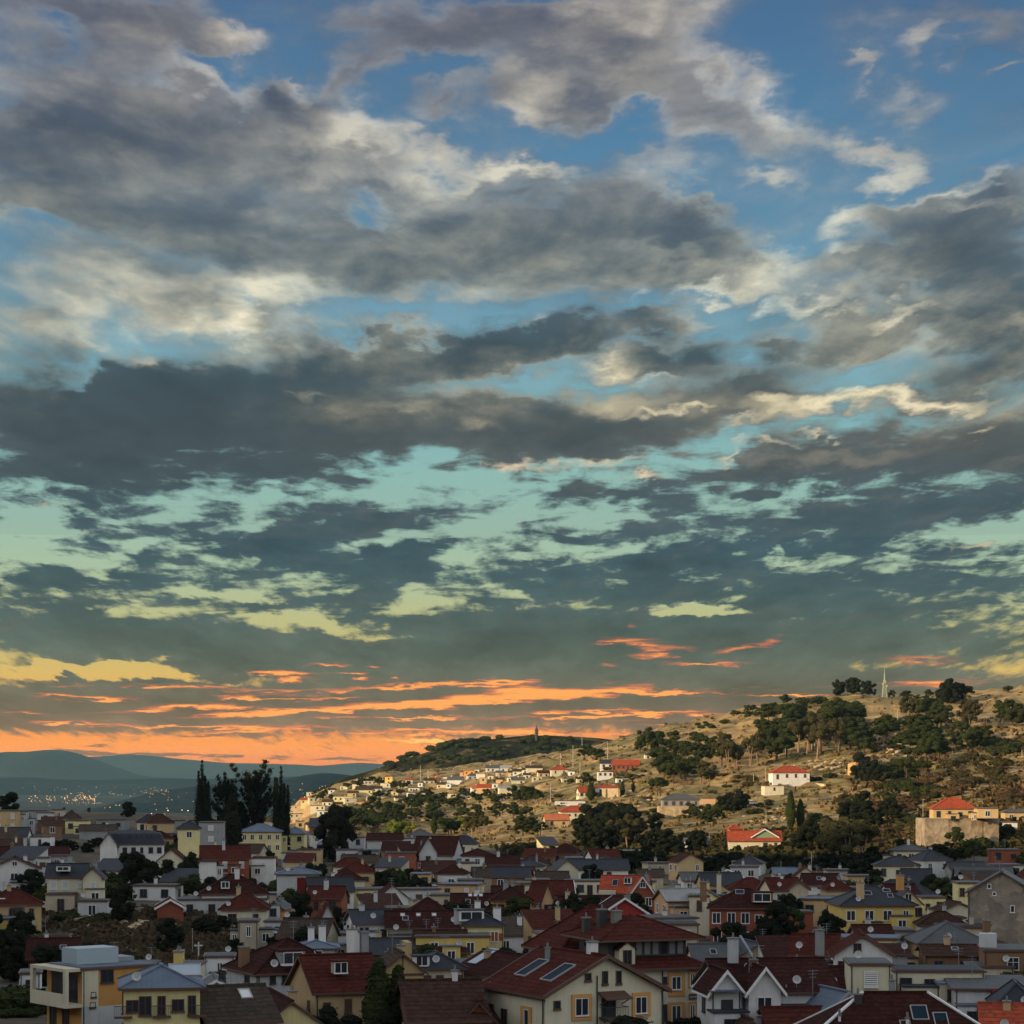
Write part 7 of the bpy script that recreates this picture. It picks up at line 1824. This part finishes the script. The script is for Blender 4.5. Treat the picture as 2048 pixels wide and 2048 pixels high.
# garden trees squeezed between the houses
gl = [('left', -40, 620), ('middle', 620, 1250), ('right', 1250, 2090)]
for nm, xa, xb in gl:
    rows_ = {'near': (230, 340), 'middle': (340, 450), 'far': (450, 620)}
    for rn_, (da, db) in rows_.items():
        got = []
        for k in range(400):
            if len(got) >= 20: break
            px = crg.uniform(xa, xb); D = crg.uniform(da, db); x = (px - 1024)/F*D
            if any((x - a_)**2 + (D - b_)**2 < (c_*0.55 + 1.6)**2 for a_, b_, c_ in placed): continue
            if any((x - q[2])**2 + (D - q[3])**2 < 9 for q in got): continue
            hh = crg.uniform(3.2, 7.5); o = tree(crg.choice(['dense','dense','round','bush','dense']), x, D, ground(x, D), hh, crg.uniform(0.9, 1.25), 'x', 'tree', 'garden_tree', group='garden trees of the town')
            got.append((x/D, o, x, D))
        for k, q in enumerate(sorted(got, key=lambda q: q[0])): q[1]['label'] = f"dark garden tree, {ordinal(k)} from left in the {rn_} row between the {nm} houses"
# wooded second hill: each dark tree its own object on the slope that can be told apart
for k in range(120):
    px = crg.uniform(720, 1180); py = crg.uniform(1476, 1552)
    p = cast(px, py, 2000)
    if p is None or p.y < 2100 or p.y > 3300: continue
    tree('bush', p.x, p.y, p.z, crg.uniform(6, 11), 1.5, 'dark tree scattered on the second hill beneath the lookout tower', 'tree', 'hill_tree', group='dark trees on the second hill')

# low tussocks and scrub: nobody could count them
def scrub(cat, label, mat, n, pick, s0, s1):
    m = MB()
    for _ in range(n):
        x, D, z = pick()
        if D >= 2080: continue
        sz = crg.uniform(s0, s1)
        for q in range(5):
            d = Vector((crg.gauss(0,1), crg.gauss(0,1), 0)) * sz * 0.4; a = crg.uniform(0, 3.14); u = Vector((math.cos(a), math.sin(a), 0)) * sz * 0.5; t = Vector((crg.gauss(0,.25), crg.gauss(0,.25), crg.uniform(.5, 1.0))) * sz
            p = Vector((x, D, z - 0.1)) + d; m.poly([p - u, p + u, p + u*0.6 + t, p - u*0.6 + t])
    o = m.build('scrub', mat); tag(o, label, cat, kind='stuff')
def pick_hill():
    while True:
        px = crg.uniform(700, 2080); r_ = hit(px, crg.uniform(1385, 1700), 640)
        if r_[1] < 2080: return r_
def pick_right():
    while True:
        r_ = hit(crg.uniform(1700, 2080), crg.uniform(1440, 1690), 620)
        if r_[1] < 2080: return r_
def pick_slope():
    return hit(crg.uniform(60, 560), crg.uniform(1815, 1990), 240)
scrub('grass', 'dry grass tussocks and low scrub covering the sunlit hillside', foliage('dry_tussock', (0.12,0.085,0.035), (0.060,0.052,0.022)), 3000, pick_hill, 0.6, 1.8)
scrub('scrub', 'dark low scrub covering the right-hand hillside', LEAF_BROWN, 700, pick_right, 1.0, 2.4)
def pick_foot():
    D = crg.uniform(560, 780); x = (crg.uniform(1000, 2080) - 1024)/F*D; return x, D, ground(x, D)
scrub('scrub', 'dark undergrowth between the back gardens and the foot of the hill', LEAF_OLIVE, 2600, pick_foot, 0.8, 2.2)
scrub('scrub', 'dry weeds covering the bare rocky slope above the foreground roofs', foliage('dry_weeds', (0.080,0.056,0.034), (0.044,0.036,0.022)), 3000, pick_slope, 0.3, 1.0)

# ================================================================ masts, posts, towers
def post(px, pytop, pybot, D=None, r=None, label=None, mat=None, lamp=False, group=None, name='pole', cat='pole'):
    p = cast(px, pybot, 100) if D is None else Vector(((px-1024)/F*D, D, 0))
    if p is None: return
    D = p.y; z = ground(p.x, D) if D < 2300 else p.z
    top = (HY - pytop)/F*D; r = r or 0.00010*D
    root = empty(name, (p.x, D, z - 0.5)); h = top - z + 0.5
    m = MB(); m.tube((0,0,0), (0,0,h), r*1.25, r*0.8, 8); m.build('shaft', mat or plain('pole_concrete', (0.42,0.38,0.32), 0.8), root)
    if lamp:
        m = MB(); m.bar((0,0,h-0.1),(0.0,-1.3*max(1,r*8),h+0.15),0.08+r*.5,0.08+r*.5); m.build('arm', GREY_METAL, root); m = MB(); m.box(-.16,.16,-0.45,0.1,-0.08,0.08); m.build('lamp_head', plain('lamp_housing', (0.5,0.5,0.48), 0.4), root, (0,-1.3*max(1,r*8),h+0.15))
    tag(root, label, cat, group); return root
POLES = [(841,1531,1566,'taller of two pale poles on the far slope left'),(856,1540,1564,'shorter of two pale poles on the far slope left'),(1121,1506,1530,'slender pole with a small arm left of the two tall poles'),(1146,1490,1534,'second tallest pale pole standing on the far ridge'),(1164,1474,1518,'tallest pale pole standing on the far ridge'),
 (1160,1524,1554,'short pale pole below the tallest ridge pole'),(1215,1483,1522,'pale pole above the long sunlit red roof'),(1208,1515,1530,'stub pole left of the pole above the red roof'),(1101,1568,1606,'pole with crossarm on the brown grass slope'),(1061,1523,1540,'thin pole on the skyline behind the pale roofs'),
 (1078,1642,1664,'white post left of the orange-roofed hillside house'),(1084,1650,1688,'lamp post below the orange-roofed hillside house'),(1531,1536,1568,'white flagpole left of the white sunlit villa'),(1571,1496,1508,'short white post above the white sunlit villa'),(1771,1430,1458,'left one of two pale poles by the stone block'),(1795,1419,1460,'right one of two pale poles by the stone block'),
 (1532,1622,1650,'pole on the bank above the green gable house'),(1623,1704,1756,'tall pole on the dark lower right slope'),(1528,1726,1750,'short pole behind the grey pointed roof'),(1562,1722,1748,'pole right of the short one behind the pointed roof'),(1343,1740,1782,'thin tall pole in the dark belt right of the brick gable'),(1846,1600,1640,'lamp post left of the tall stone base'),(1941,1648,1690,'white post in front of the tall stone base'),
 (1372,1755,1800,'left one of two thin masts behind the peach house'),(1381,1752,1800,'right one of two thin masts behind the peach house'),(1271,1786,1832,'white mast on the brown triangular gable'),(385,1856,1912,'tall thin mast on the rocky slope'),(1507,1548,1566,'low pale post on the open middle slope'),(2044,1500,1516,'pale post at the right edge of the slope'),(700,1798,1836,'pole left of the long row house'),(1973,1432,1448,'pole on the upper right slope'),(1629,1478,1500,'white post under the hillside grove'),(908,1672,1690,'thin pole at the foot of the folded slope'),(1690,1842,1872,'dark pole in front of the yellow villa'),]
for px, a, b, lab in POLES: post(px, a, b, label=lab, lamp=('lamp' in lab), cat='lamp post' if 'lamp' in lab else 'pole', name='lamp_post' if 'lamp' in lab else 'pole')
# grave-like cross on the slope
p = cast(397, 1922, 100)
cr = empty('cross', (p.x, p.y, ground(p.x, p.y))); h_ = (HY - 1884)/F*p.y - cr.location.z
m = MB(); m.box(-.09,.09,-.09,.09,-.5,h_); m.build('upright', plain('cross_paint', (0.5,0.5,0.47), 0.7), cr); m = MB(); m.box(-.62,.62,-.08,.08,h_*0.78,h_*0.78+0.18); m.build('crossbar', plain('cross_paint', (0.5,0.5,0.47), 0.7), cr)
tag(cr, 'white cross standing at the foot of the rocky slope', 'cross')

def radio_tower():
    p = cast(1769, 1391, 1200); D = p.y; x = (1769-1024)/F*D; z = ground(x, D); H = (HY - 1336)/F*D - z
    root = empty('radio_tower', (x, D, z - 1)); tag(root, 'white lattice radio mast with dishes standing on top of the right hill', 'radio tower')
    st = plain('tower_paint', (0.30,0.32,0.24), 0.5)
    m = MB(); n = 7; hb = H*0.62
    for k in range(n):
        z0 = hb*k/n; z1 = hb*(k+1)/n; a = 1.7*(1 - 0.7*k/n); b = 1.7*(1 - 0.7*(k+1)/n)
        c0 = [(-a,-a,z0),(a,-a,z0),(a,a,z0),(-a,a,z0)]; c1 = [(-b,-b,z1),(b,-b,z1),(b,b,z1),(-b,b,z1)]
        for i in range(4):
            j = (i+1) % 4
            m.tube(c0[i], c1[i], 0.15, 0.15, 5); m.tube(c0[i], c1[j], 0.07, 0.07, 4); m.tube(c0[j], c1[i], 0.07, 0.07, 4); m.tube(c1[i], c1[j], 0.14, 0.14, 4)
    m.build('lattice', st, root)
    m = MB(); m.tube((0,0,hb),(0,0,H*0.86),0.45,0.3,8); m.tube((0,0,H*0.86),(0,0,H+1),0.2,0.1,6); m.build('antenna', st, root)
    m = MB(); m.box(-0.9,0.9,-0.9,0.9,hb-.2,hb+.15); m.box(-1.0,1.0,-1.0,1.0,hb*0.5,hb*0.5+.2); m.build('platform', st, root)
    for (dx, zz, r_) in ((-1.2, hb*0.8, 0.9), (1.2, hb*0.7, 0.8), (0.3, hb*0.92, 0.7)):
        m = MB(); m.tube((dx,-1.6,zz),(dx,-1.2,zz),r_,r_*0.5,12); m.build('dish', st, root)
    tree('round', x + 5.5, D + 2, ground(x + 5.5, D + 2), 7, 1.0, 'small dark tree hugging the right side of the radio mast')
radio_tower()
def lookout_tower():
    p = cast(1073, 1481, 2000); D = p.y; x = p.x; H = (HY - 1449)/F*D - p.z
    root = empty('lookout_tower', (x, D, p.z - 3)); H += 3
    tag(root, 'dark slim lookout tower silhouetted on the second hill', 'tower')
    dk = plain('tower_stone', (0.06,0.045,0.04), 0.9)
    m = MB(); m.tube((0,0,0),(0,0,H*0.62),2.1,1.6,10); m.build('shaft', dk, root)
    m = MB(); m.tube((0,0,H*0.50),(0,0,H*0.56),2.9,2.9,10); m.tube((0,0,H*0.62),(0,0,H*0.74),2.8,2.3,10); m.build('gallery', dk, root)
    m = MB(); m.tube((0,0,H*0.74),(0,0,H*0.84),1.6,1.1,10); m.tube((0,0,H*0.84),(0,0,H),0.5,0.2,6); m.build('spire', dk, root)
lookout_tower()

# ================================================================ walls and stone bases
def wall_run(pts, hpx, thick, mat, label, cat='wall', name='stone_wall'):
    """wall following points seen at (px,row of its foot)"""
    P = [cast(a, b, 150) for a, b in pts]; P = [q for q in P if q is not None]
    o0 = P[0].copy(); m = MB(); h = hpx/F*o0.y
    for q in range(len(P)-1):
        a, b = P[q] - o0, P[q+1] - o0
        m.bar(a + Vector((0,0,-2.0)), b + Vector((0,0,-2.0)), thick, h + 2.0)
    ob = m.build(name, mat, None, o0); tag(ob, label, cat); return ob
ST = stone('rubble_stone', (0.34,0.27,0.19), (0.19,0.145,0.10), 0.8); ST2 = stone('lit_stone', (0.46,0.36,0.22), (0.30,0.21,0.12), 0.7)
def stone_base(px0, px1, pytop, pybot, D, dep, label, mat=None, name='stone_base'):
    x0, x1 = (px0-1024)/F*D, (px1-1024)/F*D; zt = (HY-pytop)/F*D; zb = (HY-pybot)/F*D
    m = MB(); n = 9
    for i in range(n):                      # battered, slightly uneven face in bays
        a = x0 + (x1-x0)*i/n; b = x0 + (x1-x0)*(i+1)/n; j = rng.uniform(0, 0.25)
        m.slab([(a - x0, j, zt - zb),(b - x0 - (0 if i < n-1 else 0), j, zt - zb),(b - x0, dep, zt - zb),(a - x0, dep, zt - zb)], zt - zb + 6)
    ob = m.build(name, mat or ST, None, (x0, D, zb)); tag(ob, label, 'stone wall'); return ob
hb_ = hm('standing on the tall stone base'); Db = hb_.root.location.y - hb_.d/2 - 1.6
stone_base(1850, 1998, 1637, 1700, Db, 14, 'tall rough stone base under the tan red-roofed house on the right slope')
hb_ = hm('grey long bungalow'); Db = hb_.root.location.y - hb_.d/2 - 1.2
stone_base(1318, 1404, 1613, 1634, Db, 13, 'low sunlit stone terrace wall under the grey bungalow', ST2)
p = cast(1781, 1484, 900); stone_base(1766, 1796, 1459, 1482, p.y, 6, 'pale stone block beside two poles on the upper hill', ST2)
wall_run([(1206,1592),(1238,1594)], 15, 1.0, ST2, 'sunlit rubble wall between the conifer and the pointed cypress')
wall_run([(1738,1645),(1790,1640),(1840,1628)], 8, 0.8, ST, 'long stone wall climbing to the tall stone base')
wall_run([(1776,1702),(1850,1692),(1980,1688)], 5, 0.8, ST, 'roadside wall running below the tall stone base')
wall_run([(1560,1575),(1600,1568),(1650,1572)], 4, 0.8, plaster((0.55,0.40,0.22)), 'pale terrace wall right of the white sunlit villa')
wall_run([(150,1845),(230,1832),(285,1822)], 8, 0.6, ST, 'broken stone wall across the bare rocky slope')
wall_run([(1680,1850),(1745,1862),(1790,1858)], 12, 0.5, plaster(WALLC['beige']), 'curved beige garden wall in front of the yellow villa')
wall_run([(1640,1870),(1668,1858),(1715,1852)], 16, 0.5, plaster(WALLC['beige']), 'beige lane wall left of the yellow villa')
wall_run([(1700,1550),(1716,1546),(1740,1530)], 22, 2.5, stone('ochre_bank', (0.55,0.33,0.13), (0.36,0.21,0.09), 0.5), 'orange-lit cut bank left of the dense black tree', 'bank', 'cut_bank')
# scattered pale boulders
rb = {}
def boulder(v):
    if v not in rb:
        r_ = random.Random(v); m = MB(); core(m, (0,0,0.2), 1.0, r_, 0, 0.7, 1.0); rb[v] = m.mesh('boulder', [ST2])
    return rb[v]
for (cx, cy, rx, ry, n, lab, s0) in ((1660,1530,50,14,26,'pale boulder on the eroded bank under the hillside grove',1.2),(1480,1600,60,14,26,'pale boulder on the track left of the white villa',1.1),(1800,1500,50,24,30,'pale boulder on the lit upper right bank',1.4),(1560,1640,60,12,22,'pale boulder below the white sunlit villa',1.0),(260,1850,80,18,22,'grey boulder on the shaded rocky slope',0.7),(1010,1625,50,20,20,'pale boulder on the folded far slope',1.1),(1280,1600,60,20,24,'pale boulder on the middle slope',0.9)):
    for k in range(n):
        px, py = crg.gauss(cx, rx*0.5), crg.gauss(cy, ry*0.5); x, D, z = hit(px, py, 230)
        if D > 2000: continue
        s_ = s0*crg.uniform(0.5, 1.3); o = inst('boulder', boulder(k % 5), None, (x, D, z), crg.uniform(0, 6.28), (s_*crg.uniform(.8,1.8), s_, s_*0.7)); tag(o, lab, 'boulder', group=lab + 's')

# ================================================================ cars
def car(px, pyb, rz, colr, label, D=None):
    p = cast(px, pyb, 150) if D is None else Vector(((px-1024)/F*D, D, ground((px-1024)/F*D, D)))
    root = empty('parked_car', (p.x, p.y, p.z + 0.05), R(rz)); tag(root, label, 'car')
    m = MB(); prof = [(-2.1,0.30),(2.1,0.30),(2.15,0.62),(1.9,0.82),(1.1,0.90),(0.5,1.36),(-1.0,1.40),(-1.6,0.95),(-2.1,0.88)]
    for sy in (-0.82, 0.82):
        pts = [(x, sy, z) for x, z in prof]; m.poly(pts if sy < 0 else pts[::-1])
    for i in range(len(prof)):
        (x0, z0), (x1, z1) = prof[i], prof[(i+1) % len(prof)]; m.poly([(x0,-.82,z0),(x0,.82,z0),(x1,.82,z1),(x1,-.82,z1)])
    m.build('body', plain('car_paint', colr, 0.25, 0.2, 0.6, 0.05), root)
    m = MB(); 
    for sy in (-0.826, 0.826): m.poly([(-0.95,sy,0.94),(0.95,sy,0.94),(0.45,sy,1.30),(-0.9,sy,1.33)])
    m.build('side_windows', GLASS, root)
    for wx in (-1.3, 1.3):
        for wy in (-0.78, 0.78):
            m = MB(); m.tube((wx,wy-0.1,0.32),(wx,wy+0.1,0.32),0.32,0.32,14); m.build('wheel', DARK_PAINT, root)
car(1502, 1609, 8, (0.6,0.6,0.58), 'white car parked on the sunlit track below the white villa')
car(1590, 1856, 4, (0.05,0.07,0.11), 'dark blue parked car in front of the brick garden house')
car(66, 2014, 12, (0.10,0.12,0.12), 'dark car under the green carport at the lower left')
p_ = cast(66, 2018, 150); cp = empty('carport', (p_.x, p_.y, p_.z), R(8)); tag(cp, 'green-edged carport roof over a dark car at the lower left', 'carport')
m = MB(); m.box(-3.0,3.0,-2.4,2.6,2.3,2.45); m.box(-3.05,3.05,-2.5,-2.402,2.15,2.5); m.build('canopy', plain('carport_green', (0.08,0.17,0.14), 0.5), cp)
for sx in (-2.8, 2.8):
    for sy in (-2.3, 2.4): m = MB(); m.box(sx-.06,sx+.06,sy-.06,sy+.06,-.5,2.298); m.build('post', plain('carport_green', (0.08,0.17,0.14), 0.5), cp)
# round road sign by the stone base
p_ = cast(1861, 1688, 300); sg = empty('road_sign', (p_.x, p_.y, p_.z)); tag(sg, 'round red and white road sign at the foot of the tall stone base', 'sign')
m = MB(); m.tube((0,0,-.3),(0,0,2.4),0.07,0.07,8); m.build('post', DARK_PAINT, sg)
m = MB(); m.tube((0,-0.12,2.8),(0,-0.06,2.8),0.75,0.75,20); m.build('disc', plain('sign_red', (0.45,0.03,0.03), 0.4), sg)
m = MB(); m.box(-0.5,0.5,-0.135,-0.121,2.7,2.92); m.build('bar', WHITE_PAINT, sg)
# yellow tower with a lamp burning at its foot
p_ = ((1117-1024)/F*352); twz = ground(p_, 352); tw = empty('yellow_tower', (p_, 352, twz), R(10)); tag(tw, 'slim yellow chimney tower with a glowing lamp, in the middle of town', 'tower')
ztop = (HY-1829)/F*352 - twz
m = MB(); m.box(-.72,.72,-.72,.72,-1,ztop); m.box(-.82,.82,-.82,.82,ztop+.003,ztop+.18); m.build('shaft', plaster(WALLC['yellow'], 0.2), tw)
m = MB(); m.box(-.3,.3,-1.0,-.8,ztop-2.1,ztop-1.5); m.build('lamp', glowing('lamp_glow', (1.0,0.72,0.16), 5.0), tw)
m = MB(); m.tube((0,0,ztop+.18),(0,0,ztop+.8),.18,.14,8); m.build('flue', WHITE_PAINT, tw)

# ================================================================ lights
def light_mesh(r_, w_=1.0):
    m = MB(); m.tube((0,0,-r_*3.0),(0,0,-r_),r_*0.12,r_*0.12,5,1); n = 6
    for i in range(n):
        a = 2*math.pi*i/n; b = 2*math.pi*(i+1)/n
        p1 = (r_*w_*math.cos(a), r_*math.sin(a), 0); p2 = (r_*w_*math.cos(b), r_*math.sin(b), 0)
        m.poly([p1, p2, (0,0,r_)], 0); m.poly([p2, p1, (0,0,-r_)], 0)
    return m
LM = [light_mesh(1.0).mesh('street_light', [glowing('warm_lamp', c, k), DARK_PAINT]) for c, k in (((1.0,0.56,0.17),5.0), ((1.0,0.68,0.30),4.5), ((1.0,0.46,0.12),4.0))]
def far_light(px, py, s, k, lab, grp, w_=1.0):
    p = cast(px, py, 900)
    if p is None: return
    r_ = 0.30*s*p.y/F
    o = inst('street_light', LM[k], None, (p.x, p.y, p.z + r_*1.2), 0, (r_*w_, r_, r_)); tag(o, lab, 'street light', grp)
lr = random.Random(11)
L1 = 'warm light in the bright line of lamps across the far valley city'; L2 = 'scattered single warm light on the far valley floor'; L3 = 'warm light on the blue hill beyond the crest trees'
for k in range(74):
    px = lr.choice([lr.uniform(52, 110), lr.uniform(118, 205), lr.uniform(150, 190)]); far_light(px, 1597 + lr.gauss(0, 4.2) - (px-130)*0.008, lr.uniform(0.8, 1.7), lr.choice([0,1,2,0]), L1, 'lamps of the far valley city', lr.uniform(1.0, 2.2))
for k in range(34): px = lr.uniform(60, 215); far_light(px, 1605 + lr.gauss(0, 2.6), lr.uniform(0.7, 1.3), lr.choice([0,1,2]), L1, 'lamps of the far valley city', 1.3)
for k in range(30): px = lr.uniform(195, 345); far_light(px, 1589 - (px-195)*0.045 + lr.gauss(0, 4), lr.uniform(0.7, 1.4), lr.choice([0,1]), L2, 'single lights on the valley floor', 1.2)
for k in range(26): far_light(lr.uniform(40, 330), lr.uniform(1573, 1588), lr.uniform(0.7, 1.2), lr.choice([0,1]), L2, 'single lights on the valley floor')
for px, py, s in ((216,1628,3.4),(220,1615,2.0),(232,1611,2.4),(239,1611,2.6),(303,1628,3.4),(336,1622,4.2),(334,1617,2.0),(310,1609,1.6),(313,1620,1.7),(300,1594,1.7),(336,1601,1.8),(344,1600,1.8),(337,1595,1.6),(210,1616,1.5),(357,1594,1.6),(364,1621,3.0),(376,1622,3.2),(396,1610,2.0),(408,1612,1.8),(408,1620,1.8),(427,1610,3.0),(386,1603,1.8),(514,1633,3.0),(520,1638,2.2),(563,1636,2.4)): far_light(px, py, s*0.75, 0, 'large warm light low behind the crest trees and roofs', 'large warm lights behind the crest')
for k in range(46): far_light(lr.uniform(560, 700), lr.uniform(1564, 1640), lr.uniform(0.8, 1.6), lr.choice([0,1,1]), 'warm light among the houses at the left end of the far slope', 'lights at the left end of the far slope')
for k in range(40): far_light(lr.uniform(700, 1090), lr.uniform(1535, 1600), lr.uniform(0.6, 1.1), lr.choice([1,1,0]), 'tiny warm light among the houses of the far sunlit slope', 'tiny lights on the far slope')
for k in range(14): far_light(lr.uniform(360, 620), lr.uniform(1575, 1600), lr.uniform(0.8, 1.4), 0, L3, 'lights on the blue hill')
# yellow-green floodlit bush on the right slope
for px, py in ((1822,1590),(1828,1594),(1830,1600),(1834,1592),(1699,1612),(1706,1612),(1691,1540),(2001,1590)): far_light(px, py, 1.3, 1, 'white lamp glowing among the shrubs on the right slope', 'lamps on the right slope')
